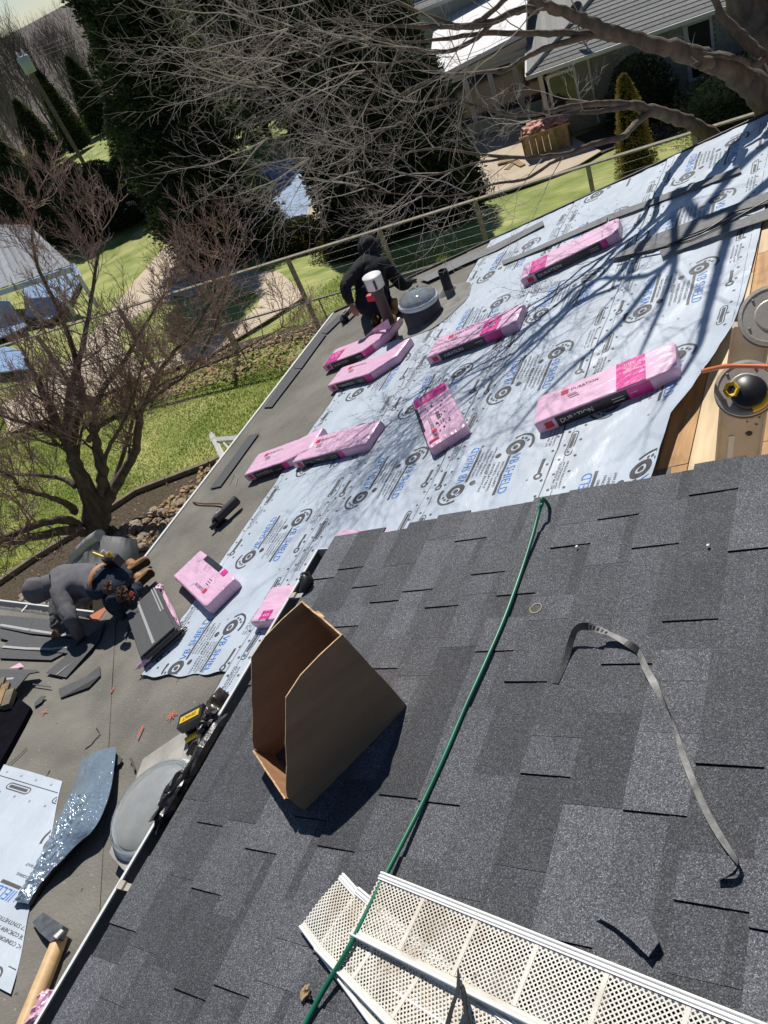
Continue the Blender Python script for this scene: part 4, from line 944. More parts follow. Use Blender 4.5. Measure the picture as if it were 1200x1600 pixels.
ribbon([((868, 1068), 0.012, 0), ((884, 1032), 0.012, 0), ((893, 1000), 0.030, 0.2), ((902, 982), 0.052, 0.5), ((920, 979), 0.055, 0.9), ((950, 990), 0.035, -0.5), ((978, 1004), 0.018, -0.2), ((998, 1018), 0.018, 0.8), ((1008, 1042), 0.016, 0.2), ((1022, 1068), 0.014, 0.1), ((1035, 1092), 0.014, 0.9), ((1046, 1112), 0.014, 1.5), ((1055, 1135), 0.013, 0.9), ((1066, 1175), 0.012, 0.3), ((1085, 1225), 0.012, 0.3), ((1105, 1270), 0.012, 0.3), ((1128, 1310), 0.013, 0.4), ((1146, 1336), 0.018, 0.7), ((1154, 1350), 0.022, 1.2), ((1146, 1366), 0.020, 1.3), ((1124, 1376), 0.012, 0.8)],
       [0.0095, 0.0095, 0.0095, 0.0095, 0.010, 0.010, 0.010, 0.0095, 0.0085, 0.0095, 0.008, 0.006, 0.006, 0.008, 0.008, 0.008, 0.008, 0.007, 0.008, 0.008, 0.008], near, [M_tape, M_tapeg], 'tape_strip', 'long twisted strip of grey backed black tape curling over the dark shingles at the right', 'tape',
       mi=[0, 0, 0, 0, 1, 1, 0, 1, 1, 1, 1, 1, 1, 1, 1, 1, 1, 1, 0, 0])
mb = MB(); P = [near(p, h) for p, h in (((1014, 1496), 0.012), ((930, 1432), 0.022), ((968, 1436), 0.014), ((1012, 1440), 0.012), ((1031, 1472), 0.024))]
P2 = [near(p, h) for p, h in (((1014, 1496), 0.022), ((988, 1470), 0.020), ((960, 1448), 0.016), ((930, 1432), 0.013), ((975, 1424), 0.011), ((1015, 1434), 0.011), ((1031, 1472), 0.020))]
mb.prism(P2, NW, 0.003); mb.build('shingle_scrap', SH[2], None, label='thin curled triangular shingle scrap near the bottom right above the white gutter guards', cat='shingle scrap')
mb = MB(); c = near((837, 950), 0.0125); ring(mb, lambda u, v: c + SW * u + EY * v, 0, 0, 0.0178, 0.0200, 0, 2 * math.pi, 26); mb.build('crayon_circle', M_chalk, house)
mb = MB(); crumple(mb, near((476, 1552), 0.016), 0.010, 0.018, 0.008, 3, n=6, amp=0.6, frame=RF); crumple(mb, near((484, 1558), 0.014), 0.008, 0.006, 0.006, 5, 1, n=5, amp=0.6, frame=RF); mb.build('dry_leaf', [M_litter, M_blk], None, label='tiny curled dry leaf left of the hose at the bottom of the photo', cat='leaf')
mb = MB()
for p in ((901, 854), (1106, 852)): crumple(mb, near(p, 0.012), 0.005, 0.006, 0.003, 2, n=4, frame=RF)
mb.build('white_flecks', M_gut, None, label='two tiny white flecks on the dark shingles beneath the far rim of the upper roof', cat='flecks')
# =================================================================== GUTTER GUARDS
def guard(corners, off, label, seed, rimtop=True, curve=0.0, rows=8, pitch=0.0185):
    """corners: near-left, near-right(end), far-left, ... as a quad a-b (upper rim) and d-c (lower rim)"""
    a, b, c_, d = [near(p, off) for p in corners]
    t = thing('gutter_guard', label, 'gutter guard', a, 'white perforated gutter guards')
    L = np.linalg.norm(b - a); W = np.linalg.norm(d - a); U = (b - a) / L; V_ = np.cross(U, NW); V_ /= np.linalg.norm(V_)
    if V_ @ (d - a) < 0: V_ = -V_
    W = (d - a) @ V_
    def F(u, v, h=0.0): return a + U * u + V_ * v + NW * (h + curve * math.sin(math.pi * min(max(v / W, 0), 1)))
    mb = MB(); m0, m1 = 0.014, W - 0.016; cw = pitch; n = int(L / cw); hh = m1 - m0; dh = hh / rows; seg = 12; bw = cw * 0.19
    u0 = 0.0
    while u0 < n * cw - cw:
        u1 = min(u0 + seg * cw, n * cw)
        for sg in (1, -1):
            k0 = -rows; kk = k0
            while kk * cw < (u1 - u0):
                # bar from (u0+kk*cw, m0) climbing dh per half cell
                xa, ya = u0 + kk * cw, m0; xb, yb_ = xa + rows * cw, m1
                if sg < 0: ya, yb_ = m1, m0
                ta = max(0.0, (u0 - xa) / (xb - xa)); tb = min(1.0, (u1 - xa) / (xb - xa))
                if tb - ta > 0.02:
                    p0 = (xa + (xb - xa) * ta, ya + (yb_ - ya) * ta); p1 = (xa + (xb - xa) * tb, ya + (yb_ - ya) * tb); lz = 0.0004 if sg > 0 else 0.0
                    ns_ = max(1, int((tb - ta) * 6)) if curve else 1
                    for q in range(ns_):
                        a0 = [p0[i_] + (p1[i_] - p0[i_]) * q / ns_ for i_ in (0, 1)]; a1 = [p0[i_] + (p1[i_] - p0[i_]) * (q + 1) / ns_ for i_ in (0, 1)]
                        mb.add([F(a0[0] - bw, a0[1], lz), F(a0[0] + bw, a0[1], lz), F(a1[0] + bw, a1[1], lz), F(a1[0] - bw, a1[1], lz)], [(0, 1, 2, 3)], 0)
                kk += 1
        u0 = u1
        if u0 < n * cw: mb.add([F(u0 - 0.002, m0, 0.0008), F(u0 + 0.008, m0, 0.0008), F(u0 + 0.008, m1, 0.0008), F(u0 - 0.002, m1, 0.0008)], [(0, 1, 2, 3)], 0); u0 += 0.006
    chh = (m1 - m0) / rows
    for y0, y1 in ((0.0, m0), (m0 + rows * chh, W)):
        mb.add([F(0, y0), F(n * cw, y0), F(n * cw, y1), F(0, y1)], [(0, 1, 2, 3)], 0)
    mb.build('perforated_sheet', M_guard, t)
    mb = MB()
    for y in ([0.0, 0.009] if rimtop else [0.0]) + [W]:
        mb.tube([F(0, y, 0.0025), F(n * cw * 0.5, y, 0.0025), F(n * cw, y, 0.0025)], 0.0032, 8)
    mb.add([F(0, -0.004, 0.001), F(n * cw, -0.004, 0.001), F(n * cw, 0.016, 0.0035), F(0, 0.016, 0.0035)], [(0, 1, 2, 3)]); mb.add([F(0, W - 0.008, 0.003), F(n * cw, W - 0.008, 0.003), F(n * cw, W + 0.005, -0.002), F(0, W + 0.005, -0.002)], [(0, 1, 2, 3)])
    mb.build('rim', M_guardedge, t); return t
guard([(596, 1364), (1290, 1640), (1240, 1810), (560, 1466)], 0.040, 'topmost white gutter guard reaching to the right edge of the photo', 1, rows=11, pitch=0.0128)
guard([(536, 1366), (760, 1618), (640, 1700), (474, 1455)], 0.016, 'white gutter guard with its short end sticking out farthest left under the pile', 2, curve=0.006, rows=11, pitch=0.0118)
guard([(560, 1388), (880, 1660), (720, 1740), (486, 1476)], 0.026, 'middle white gutter guard, fanned out under the topmost one and crossed by the hose', 3, rows=11, pitch=0.0122)
guard([(640, 1500), (980, 1700), (900, 1760), (610, 1545)], 0.021, 'lowest white gutter guard, seen only as rims between the fanned ones at the bottom', 4, rows=5, pitch=0.0110)
ribbon([((716, 1512), 0.05, 0), ((716, 1545), 0.062, 0.3), ((708, 1570), 0.065, 0.5), ((700, 1600), 0.06, 0.4), ((690, 1640), 0.05, 0.2)], [0.001, 0.006, 0.008, 0.009, 0.009], near, [M_tape, M_tape], 'black_strap', 'left one of two black strap ends lying on the white gutter guards', 'strap')
ribbon([((722, 1540), 0.052, 0), ((726, 1560), 0.068, 0.6), ((730, 1590), 0.066, 0.8), ((742, 1640), 0.055, 0.3)], [0.004, 0.010, 0.009, 0.008], near, [M_tape, M_tape], 'black_strap', 'right one of two black strap ends lying on the white gutter guards', 'strap')
# =================================================================== TOOLS
# sledge-like mallet
A, B = surf((40, 1600), 0.05), surf((91, 1474), 0.05)
ml = thing('mallet', 'mallet with thick pale wooden handle and dark steel head at the bottom left', 'mallet', B)
d = (B - A) / np.linalg.norm(B - A); A0 = A - d * 0.5
mb = MB(); mb.tube([A0, A, B - d * 0.02, B + d * 0.03], [0.046, 0.045, 0.043, 0.042], 16); mb.build('handle', M_wood, ml)
s = np.cross(NW, d); hc = B + d * 0.075
mb = MB(); mb.prism([low(p, 0.055) for p in ((59, 1447), (76, 1431), (108, 1452), (100, 1470), (88, 1478), (70, 1462))], NW, 0.045); mb.build('head', M_steel, ml)
mb = MB(); mb.prism([low(p, 0.10) for p in ((86, 1464), (98, 1453), (101, 1456), (90, 1468))], NW, 0.012); mb.build('wedge', M_gut, ml)
# silver film with black underside
fl = thing('foil_backed_membrane', 'crumpled long piece of silvery blue release film with black underside lying across the valley', 'membrane', low((100, 1300)))
ed = [((182, 1166), 0.06), ((172, 1236), 0.10), ((150, 1290), 0.12), ((118, 1322), 0.10), ((70, 1372), 0.08), ((44, 1412), 0.05)]
wd_ = [((128, 1186), 0.03), ((112, 1232), 0.02), ((92, 1276), 0.02), ((64, 1335), 0.02), ((38, 1385), 0.025), ((20, 1410), 0.04)]
EA = smooth([surf(p, h) for p, h in ed], 8); EB = smooth([surf(p, h) for p, h in wd_], 8); n = len(EA) - 1
def fn(u, v):
    i = min(int(v * n), n - 1); t = v * n - i; a = EA[i] * (1 - t) + EA[i + 1] * t; b = EB[i] * (1 - t) + EB[i + 1] * t
    p = b + (a - b) * u; mid = 0.05 * math.sin(math.pi * u) * (0.4 + 0.6 * math.sin(math.pi * v))
    cr = 0.014 * mnoise.noise((p[0] * 16, p[1] * 16, 1)) * (1 if 0.1 < u < 0.75 else 0.3) * (1 if v > 0.25 else 0.4) + 0.013 * mnoise.noise((p[0] * 40, p[1] * 40, 1)) * (1 if 0.05 < u < 0.6 and v > 0.25 else 0.1)
    return p + NW * (mid + cr)
mb = MB(); mb.grid(fn, 50, 110, 0, False)
mb.build('silver_face', M_film, fl)
def fn2(u, v):
    p = fn(1 - 0.0 * u, v); q = fn(0.85, v); return p * (1 - u) + (q - NW * 0.07) * u + NW * (0.012 * math.sin(math.pi * u)) + (p - q) * 0.25 * math.sin(math.pi * u)
mb = MB(); mb.grid(lambda u, v: fn2(u, 0.12 + 0.88 * v), 6, 50, 0, True); crumple(mb, low((32, 1410), 0.05), 0.10, 0.03, 0.02, 3, n=7, frame=RF); mb.build('black_underside', M_bplas, fl)
# battery tool in a black plastic wrap by the gutter
q = low((300, 1128), 0.16)
nl = thing('cordless_tool', 'black cordless tool with a yellow battery label lying in torn black plastic beside the gutter', 'power tool', q)
a, b, c_, d = [low(p, 0.22) for p in ((276, 1120), (308, 1103), (316, 1116), (286, 1134))]
ux_ = (b - a) / np.linalg.norm(b - a); vy = np.cross(ux_, NW); vy /= np.linalg.norm(vy)
cc = (a + b + c_ + d) / 4; lx, ly = np.linalg.norm(b - a) / 2, 0.045
mb = MB(); mb.box(cc - NW * 0.03, (ux_, vy, NW), (lx + 0.012, ly + 0.012, 0.028)); mb.box(cc - NW * 0.085 + ux_ * 0.01, (ux_, vy, NW), (lx * 0.9, ly * 0.9, 0.03)); mb.build('battery', M_plasb, nl)
mb = MB(); mb.box(cc + vy * 0.005, (ux_, vy, NW), (lx * 0.9, ly * 0.62, 0.003)); mb.build('battery_label', M_yel, nl)
mb = MB(); put_text(mb, 'DEWALT', lambda u, v: cc + ux_ * (lx * 0.62 - u) + vy * (v - 0.012 + 0.005) + NW * 0.0045, 0, 0, lx * 1.24, 0.026, 0); mb.build('battery_lettering', M_plasb, nl)
mb = MB(); mb.tube([cc - ux_ * lx - NW * 0.06, cc - ux_ * (lx - 0.02) - NW * 0.14 + vy * 0.05, cc + vy * 0.12 - NW * 0.14], [0.028, 0.032, 0.026], 10); mb.tube([cc + vy * 0.10 - NW * 0.13 - ux_ * 0.08, cc + vy * 0.11 - NW * 0.13 + ux_ * 0.16], [0.030, 0.026], 12); mb.build('tool_body', M_yel if False else M_plasb, nl)
mb = MB(); mb.tube([cc + vy * 0.085 - NW * 0.10 - ux_ * 0.09, cc + vy * 0.075 - NW * 0.10 - ux_ * 0.0], [0.022, 0.022], 10); mb.build('yellow_casing', M_yel, nl)
def drape(pxs, m, seed, name, label, cat, amp=0.03):
    A = smooth([low(p, h) for p, h in pxs[0]], 6); B = smooth([low(p, h) for p, h in pxs[1]], 6); n = min(len(A), len(B)) - 1
    def fn(u, v):
        i = min(int(v * n), n - 1); t = v * n - i; a = A[i] * (1 - t) + A[i + 1] * t; b = B[i] * (1 - t) + B[i + 1] * t; p = a + (b - a) * u
        return p + NW * (0.05 * math.sin(math.pi * u) + amp * mnoise.noise((p[0] * 9 + seed, p[1] * 9, seed)) + amp * 0.5 * mnoise.noise((p[0] * 22, p[1] * 22, seed)))
    mb = MB(); mb.grid(fn, 16, 34, 0, False)
    return mb.build(name, m, None, label=label, cat=cat)
drape(([((345, 1076), 0.20), ((322, 1100), 0.18), ((316, 1130), 0.18), ((302, 1170), 0.18), ((296, 1185), 0.15)], [((364, 1090), 0.25), ((354, 1112), 0.22), ((334, 1140), 0.22), ((318, 1165), 0.20), ((306, 1185), 0.15)]), M_brplas, 2, 'plastic_sheet', 'dark brown crumpled plastic flap standing above the battery tool', 'plastic sheet')
drape(([((346, 1118), 0.26), ((322, 1148), 0.22), ((312, 1168), 0.2), ((300, 1195), 0.2)], [((362, 1115), 0.45), ((352, 1142), 0.4), ((335, 1170), 0.4), ((318, 1196), 0.4)]), M_film, 6, 'release_film', 'small pale blue foil film crumpled against the gutter under the brown plastic', 'film')
mb = MB(); mb.tube([SE(-2.49, E_, o_, HN) for E_, o_ in ((0.66, -0.02), (0.72, -0.01), (0.80, -0.02), (0.92, -0.01), (1.02, -0.01), (1.08, -0.02))], [0.02, 0.034, 0.028, 0.034, 0.028, 0.010], 9, smooth=False)
crumple(mb, SE(-2.53, 1.02, 0.0, HN), 0.03, 0.05, 0.035, 4, n=9, amp=0.7, frame=RF); crumple(mb, SE(-2.47, 0.72, 0.02, HN), 0.03, 0.10, 0.03, 7, n=10, amp=0.7, frame=RF)
mb.build('plastic_roll', M_bplas, None, label='crumpled glossy black plastic stuffed into the upper gutter below the box', cat='plastic sheet')
mb = MB(); crumple(mb, near((478, 905), 0.03), 0.025, 0.03, 0.03, 3, n=8, amp=0.5, frame=RF); mb.tube([near((474, 925), 0.01), near((479, 905), 0.04), near((474, 896), 0.05)], [0.02, 0.022, 0.010], 8); mb.build('black_clamp', M_plasb, None, label='small black clamp gripping the upper gutter near the top corner of the box', cat='clamp')
# pneumatic nailers
def nailer(px, sc, label, ang):
    c = low(px, 0.05); u = EY * math.sin(ang) + SW * math.cos(ang); v = np.cross(NW, u)
    t = thing('pneumatic_nailer', label, 'nail gun', c, 'pneumatic roofing nailers')
    mb = MB(); mb.tube([c - u * 0.10 * sc + NW * 0.03, c + u * 0.11 * sc + NW * 0.04], [0.038 * sc, 0.040 * sc], 14); mb.build('barrel', M_darkmet, t)
    mb = MB(); mb.tube([c + u * 0.11 * sc + NW * 0.04, c + u * 0.125 * sc + NW * 0.04], [0.041 * sc, 0.030 * sc], 14); mb.build('end_cap', M_gut if sc < 1.1 else M_plasb, t)
    mb = MB(); mb.tube([c - u * 0.02 * sc + NW * 0.04, c - u * 0.05 * sc + v * 0.10 * sc, c - u * 0.04 * sc + v * 0.16 * sc], [0.026 * sc, 0.022 * sc, 0.02 * sc], 10); mb.build('handle', M_plasb, t)
    mb = MB(); mb.lathe(c - u * 0.10 * sc + v * 0.04 * sc - NW * 0.02, v, [(0.001, -0.03), (0.05 * sc, -0.03), (0.055 * sc, 0), (0.05 * sc, 0.04), (0.001, 0.045)], 14); mb.box(c - u * 0.15 * sc + NW * 0.0, (u, v, NW), (0.035 * sc, 0.014, 0.02)); mb.build('nail_magazine', M_plasb, t)
    mb = MB(); mb.box(c - u * 0.05 * sc + NW * 0.075, (u, v, NW), (0.03, 0.012, 0.006)); mb.build('exhaust_plate', M_alu, t)
    return c
nailer((357, 801), 1.25, 'black cylindrical nail gun lying on the felt with an air line to the eave', rad(58))
nailer((547, 490), 1.0, 'small nail gun with bright metal parts held low by the man in black', rad(70))
mb = MB(); mb.tube(smooth([low(p, h) for p, h in (((301, 784), -0.02), ((305, 785), 0.02), ((320, 787), 0.02), ((345, 787), 0.03), ((352, 793), 0.06))], 4), 0.009, 8); mb.build('air_line', mat('brown_hose', (0.22, 0.08, 0.04), 0.5, 0.3, 9), None, label='thin reddish brown air line from the eave to the nail gun on the felt', cat='hose')
# =================================================================== LADDER
ld = thing('folding_ladder', 'aluminium folding ladder with round hinges and black and yellow knob behind the roof edge', 'ladder', SE(-0.9, 2.4))
def rail(p, q, w1, w2, nm, m=M_alu):
    p, q = np.array(p), np.array(q); t = (q - p) / np.linalg.norm(q - p); v = -p / np.linalg.norm(p); s = np.cross(t, v); s /= np.linalg.norm(s); v = np.cross(s, t)
    mb = MB(); c = (p + q) / 2; h = np.linalg.norm(q - p) / 2
    mb.box(c, (s, v, t), (w1, w2, h)); mb.box(c - s * (w1 - 0.004) + v * 0.006, (s, v, t), (0.0045, w2 + 0.004, h * 0.999)); mb.box(c + s * (w1 - 0.004) + v * 0.006, (s, v, t), (0.0045, w2 + 0.004, h * 0.999)); mb.box(c + v * w2, (s, v, t), (w1 * 0.35, 0.0015, h * 0.995))
    mb.build(nm, m, ld); return s, v, t
H1 = rd((1165, 606), 3.30); H2 = rd((1207, 492), 3.80)
dn = rd((1143, 800), 3.85); t1 = (dn - H1); F1 = H1 + t1 / np.linalg.norm(t1) * 1.5
s1, v1, t1 = rail(H1 + (F1 - H1) * 0.04, F1, 0.084, 0.020, 'rail')
rail(rd((1176, 508), 3.9), rd((1150, 668), 4.3), 0.080, 0.018, 'rail')
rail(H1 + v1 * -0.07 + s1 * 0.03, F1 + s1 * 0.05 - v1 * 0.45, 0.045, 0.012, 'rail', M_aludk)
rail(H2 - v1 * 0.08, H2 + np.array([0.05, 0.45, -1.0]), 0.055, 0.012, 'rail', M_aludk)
def hinge(c, r, knob):
    v = -c / np.linalg.norm(c) * 0.75 + np.array([0, -0.1, 0.55]); v /= np.linalg.norm(v)
    mb = MB(); mb.lathe(c, v, [(0.001, -0.018), (r, -0.018), (r + 0.004, -0.010), (r + 0.004, 0.004), (r * 0.92, 0.006), (r * 0.90, 0.003), (r * 0.55, 0.003), (r * 0.5, 0.008), (0.001, 0.008)], 36, smooth=False); h = mb.build('hinge', M_alu, ld)
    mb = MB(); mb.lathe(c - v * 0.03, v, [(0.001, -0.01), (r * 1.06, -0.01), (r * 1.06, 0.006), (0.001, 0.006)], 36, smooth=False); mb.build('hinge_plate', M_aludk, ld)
    if knob:
        u = np.cross(v, [0, 0, 1.0]); u /= np.linalg.norm(u)
        kc = c - u * r * 0.10 - np.cross(v, u) * r * (-0.25)
        mb = MB(); mb.lathe(kc, v, [(r * 0.60, 0.008), (r * 0.62, 0.028), (r * 0.55, 0.040), (0.001, 0.044)], 24); mb.build('knob', M_plasb, ld)
        w2 = np.cross(v, u)
        sx = np.cross(-c / np.linalg.norm(c), [0, 0, 1.0]); 
        imr = M.T @ u; uu = u if imr[0] < 0 else -u; wv = w2 if (M.T @ w2)[1] > 0 else -w2
        q = kc + uu * r * 0.52 + v * 0.030 - wv * r * 0.12
        mb = MB(); mb.lathe(q, v + uu * 0.5, [(r * 0.17, -0.01), (r * 0.31, 0.004), (r * 0.29, 0.016), (r * 0.17, 0.010)], 6, smooth=False); mb.build('knob_grip', M_yel, ld)
        mb = MB(); mb.tube([kc + v * 0.022 + (uu * math.cos(a_) + wv * math.sin(a_)) * r * 0.62 for a_ in np.linspace(1.7, 3.0, 8)], 0.014, 6); mb.build('knob_edge', M_yel, ld)
    for a in range(5):
        u = np.cross(v, [0, 0, 1.0]); u /= np.linalg.norm(u); w_ = np.cross(v, u); a_ = 0.5 + a * 1.25
        mb = MB(); mb.lathe(c + (u * math.cos(a_) + w_ * math.sin(a_)) * r * 0.80, v, [(0.006, 0.004), (0.005, 0.008), (0.001, 0.009)], 8); mb.build('rivet', M_aludk, ld)
hinge(H1, 0.105, True); hinge(H2, 0.128, False)
mb = MB(); k = H1 + t1 * 0.22; mb.lathe(k - s1 * 0.030 + v1 * 0.0215, v1, [(0.013, 0), (0.013, 0.001), (0.001, 0.001)], 14)
mb.build('peg_hole', M_blk, ld)
for i, (a, b) in enumerate(((0.10, 0.02), (0.12, -0.015), (0.13, -0.04), (0.10, -0.045))):
    mb = MB(); mb.lathe(H1 + t1 * a * 1.3 + s1 * b * 1.3 + v1 * 0.0205, v1, [(0.006, 0), (0.005, 0.003), (0.001, 0.004)], 8); mb.build('rivet', M_aludk, ld)
mb = MB(); c = H1 + t1 * 0.31 + s1 * 0.03 + v1 * 0.0225; mb.box(c, (s1 * 0.97 + t1 * 0.24, v1, t1), (0.011, 0.001, 0.07)); mb.build('white_sticker', M_gut, ld)
mb = MB(); mb.tube(smooth([rd(p, d) for p, d in (((1098, 580), 3.34), ((1115, 576), 3.28), ((1140, 572), 3.20), ((1200, 573), 3.1), ((1260, 580), 3.0))], 5), 0.0085, 8); mb.build('orange_hose', M_orange, None, label='short length of orange hose passing over the top of the ladder hinge', cat='hose')
# =================================================================== GROUND
mb = MB()
def ring_ground():
    vs = []; fs = []; radii = [0, 3, 6] + [6 + 1.0 * i for i in range(1, 50)] + [60, 66, 74, 84, 98, 115, 140, 175, 230, 320, 480, 800, 1600]; k = 96
    for r in radii:
        for j in range(k):
            a = 2 * math.pi * j / k; x, y = r * math.sin(a), r * math.cos(a)
            n = 0.04 * mnoise.noise((x * 0.25, y * 0.25, 0)) if 6 < r < 60 else 0
            vs.append((x, y, gz(x, y) + n - 0.03))
    for i in range(len(radii) - 1):
        for j in range(k): a = i * k + j; b = i * k + (j + 1) % k; fs.append((a, b, b + k, a + k))
    return vs, fs
vs, fs = ring_ground(); mb.add(vs, [f[::-1] for f in fs], 0, True)
mb.build('ground', M_grass, None, org=(0, 0, 0), kind='structure')
def ghit(p, dz=0.0): q = G(p); q[2] = gz(q[0], q[1]) + dz; return q
def gpoly(name, px, m, lift, th=0.02, **k):
    P = [G(p) for p in px]
    mb = MB(); n = len(P); T = [np.array([p[0], p[1], gz(p[0], p[1]) + lift]) for p in P]
    mb.prism(T, (0, 0, 1), th); return mb.build(name, m, None, **k)
def strip_surface(name, A, B, m, lift, nu=6, nv=24, **k):   # draped surface between two ground polylines
    A = smooth([G(p) for p in A], 4); B = smooth([G(p) for p in B], 4); 
    def at(L, v): i = min(int(v * (len(L) - 1)), len(L) - 2); t = v * (len(L) - 1) - i; return L[i] * (1 - t) + L[i + 1] * t
    def fn(u, v):
        p = at(A, v) * (1 - u) + at(B, v) * u; return np.array([p[0], p[1], gz(p[0], p[1]) + lift])
    mb = MB(); mb.grid(fn, nu, nv, 0, True); return mb.build(name, m, None, **k)
# grass blades on the near lawn and beyond the fence
def scatter_blades(name, box_, n, m, h, seed, keep=lambda x, y: True):
    rg = random.Random(seed); mb = MB(); V3 = []; F3 = []
    x0, x1, y0, y1 = box_
    for i in range(n):
        x, y = rg.uniform(x0, x1), rg.uniform(y0, y1)
        if not keep(x, y): continue
        z = gz(x, y) - 0.02; a = rg.uniform(0, math.pi); hh = h * rg.uniform(0.5, 1.3); w_ = 0.012; lx, ly = rg.uniform(-1, 1) * hh * 0.6, rg.uniform(-1, 1) * hh * 0.6
        b = len(V3); V3 += [(x - w_ * math.cos(a), y - w_ * math.sin(a), z), (x + w_ * math.cos(a), y + w_ * math.sin(a), z), (x + lx, y + ly, z + hh)]; F3.append((b, b + 1, b + 2))
    mb.v = V3; mb.f = F3; mb.m = [0] * len(F3); mb.sm = [False] * len(F3)
    return mb.build(name, m, None, kind='stuff', label='short lawn grass lit by the sun', cat='grass')
def in_bed(x, y):   # stone bed beside the house
    return x > -12.9 + max(0, (y - 5)) * 0.32
scatter_blades('grass', (-22, -8.6, 3, 13.3), 130000, M_blade, 0.060, 1, lambda x, y: not in_bed(x, y))
def fleck(name, box_, n, m, s, seed, label, keep=lambda x, y: True, lift=0.05):
    rg = random.Random(seed); mb = MB()
    for i in range(n):
        x, y = rg.uniform(*box_[:2]), rg.uniform(*box_[2:])
        if not keep(x, y): continue
        z = gz(x, y) + lift * rg.random(); a = rg.uniform(0, 6.28); k = s * rg.uniform(0.5, 1.3)
        d = [np.array([math.cos(a + q) * k, math.sin(a + q) * k, rg.uniform(-0.4, 0.8) * k]) for q in (0, 1.5, 3.1, 4.6)]
        mb.add([np.array([x, y, z + 0.01]) + q for q in d], [(0, 1, 2, 3)])
    return mb.build(name, m, None, kind='stuff', label=label, cat='leaves')
fleck('leaf_litter', (-21, -8.5, 4, 14), 1500, M_litter, 0.022, 4, 'scattered dry leaves on the lawn')
fa, fb = G((380, 560)), G((600, 470))
strip_surface('leaf_bed', [(0, 650), (165, 606), (274, 577), (337, 564), (440, 534), (500, 517), (620, 455)], [(0, 630), (165, 588), (274, 560), (337, 548), (440, 516), (500, 500), (620, 440)], M_rockb, 0.015, kind='structure')
def near_line(x, y, A, B, w_):
    t = ((x - A[0]) * (B[0] - A[0]) + (y - A[1]) * (B[1] - A[1])) / ((B[0] - A[0]) ** 2 + (B[1] - A[1]) ** 2); px_, py_ = A[0] + t * (B[0] - A[0]), A[1] + t * (B[1] - A[1])
    return math.hypot(x - px_, y - py_) < w_
FA, FB = zpl((0, 541), -6.03), zpl((1195, 172), -6.03)
fleck('leaf_litter', (-20, -4, 10.5, 17.5), 14000, M_litter, 0.045, 5, 'drift of dry leaves along the fence', lambda x, y: near_line(x, y, (FA[0] + .2, FA[1] - .5), (FB[0] + .2, FB[1] - .5), 0.9), 0.10)
scatter_blades('grass', (-13, 0, 13.6, 20), 30000, M_blade, 0.09, 6)
# stone bed with round rocks and timber edging
strip_surface('stone_bed', [(-60, 985), (0, 918), (60, 876), (120, 838), (170, 800), (215, 772), (262, 752), (330, 728)], [(-60, 1040), (0, 990), (120, 1010), (200, 960), (250, 900), (290, 850), (320, 800), (370, 740)], M_rockb, 0.02, 8, 40, kind='structure')
E1_ = smooth([G(p) for p in ((-60, 982), (0, 916), (60, 874), (120, 838), (170, 802), (215, 772), (262, 754), (330, 728), (380, 705))], 4)
for i in range(0, len(E1_) - 4, 4):
    a, b = E1_[i], E1_[i + 4]; c = (a + b) / 2; d = (b - a); L = np.linalg.norm(d); d /= L; mb = MB()
    mb.box((c[0], c[1], gz(c[0], c[1]) + 0.05), (d, np.cross([0, 0, 1.0], d), (0, 0, 1)), (L / 2 - 0.01, 0.05, 0.07)); mb.build('edging_timber', M_timber, None, kind='structure')
rock_protos = []
for k in range(5):
    mb = MB(); crumple(mb, (0, 0, 0), 0.10, 0.075, 0.05, k * 3 + 1, n=6, amp=0.22); o = mb.build('rock_source', M_rock, None, org=(0, 0, 0)); o.data.polygons.foreach_set('use_smooth', [True] * len(o.data.polygons)); rock_protos.append(o.data); bpy.data.objects.remove(o)
rg = random.Random(3); nr = 0
bed = thing('rock_border', 'border of round river rocks between the timber edging and the house', 'rocks', G((260, 820)))
mbr = MB()
for i in range(2600):
    px = (rg.uniform(-40, 380), rg.uniform(700, 1010))
    q = G(px)
    ok = False
    # to the right of the edging in plan
    best = min(E1_, key=lambda e: (e[0] - q[0]) ** 2 + (e[1] - q[1]) ** 2); side_ = (q[0] - best[0]) * 0.93 - (q[1] - best[1]) * -0.2
    j = [k for k in range(len(E1_)) if E1_[k] is best][0]; d = E1_[min(j + 1, len(E1_) - 1)] - E1_[max(j - 1, 0)]; cr = d[0] * (q[1] - best[1]) - d[1] * (q[0] - best[0])
    dist = math.hypot(best[0] - q[0], best[1] - q[1])
    if cr < 0 and 0.95 < dist < 2.6 and q[0] < -9.0: ok = True
    if not ok: continue
    c = bpy.data.objects.new('rock', rock_protos[rg.randrange(5)]) if nr < 290 else None
    s = rg.uniform(0.6, 1.35)
    if c is not None:
        S_.collection.objects.link(c); c.parent = bed; c.location = V(np.array([q[0], q[1], gz(q[0], q[1]) + 0.03]) - np.array(ORG[bed.name])); c.scale = (s, s * rg.uniform(0.8, 1.2), s); c.rotation_euler = (0, 0, rg.uniform(0, 6.3))
    else: crumple(mbr, (q[0], q[1], gz(q[0], q[1]) + 0.03), 0.1 * s, 0.08 * s, 0.05 * s, i, n=4, amp=0.2)
    nr += 1
if mbr.v: mbr.build('rocks', M_rock, bed, kind='stuff')
fleck('mulch', (-15, -9, 3.5, 11), 7000, M_rustwood, 0.05, 9, 'dark mulch and dead leaves in the border', lambda x, y: in_bed(x, y), 0.08)
strip_surface('ground_shade_strip', [(900, 262), (960, 232), (1040, 215), (1130, 160), (1230, 110)], [(900, 215), (960, 190), (1040, 150), (1130, 110), (1230, 60)], M_rockb, 0.03, kind='structure')  # dark strip laid in for the shaded ground by the house
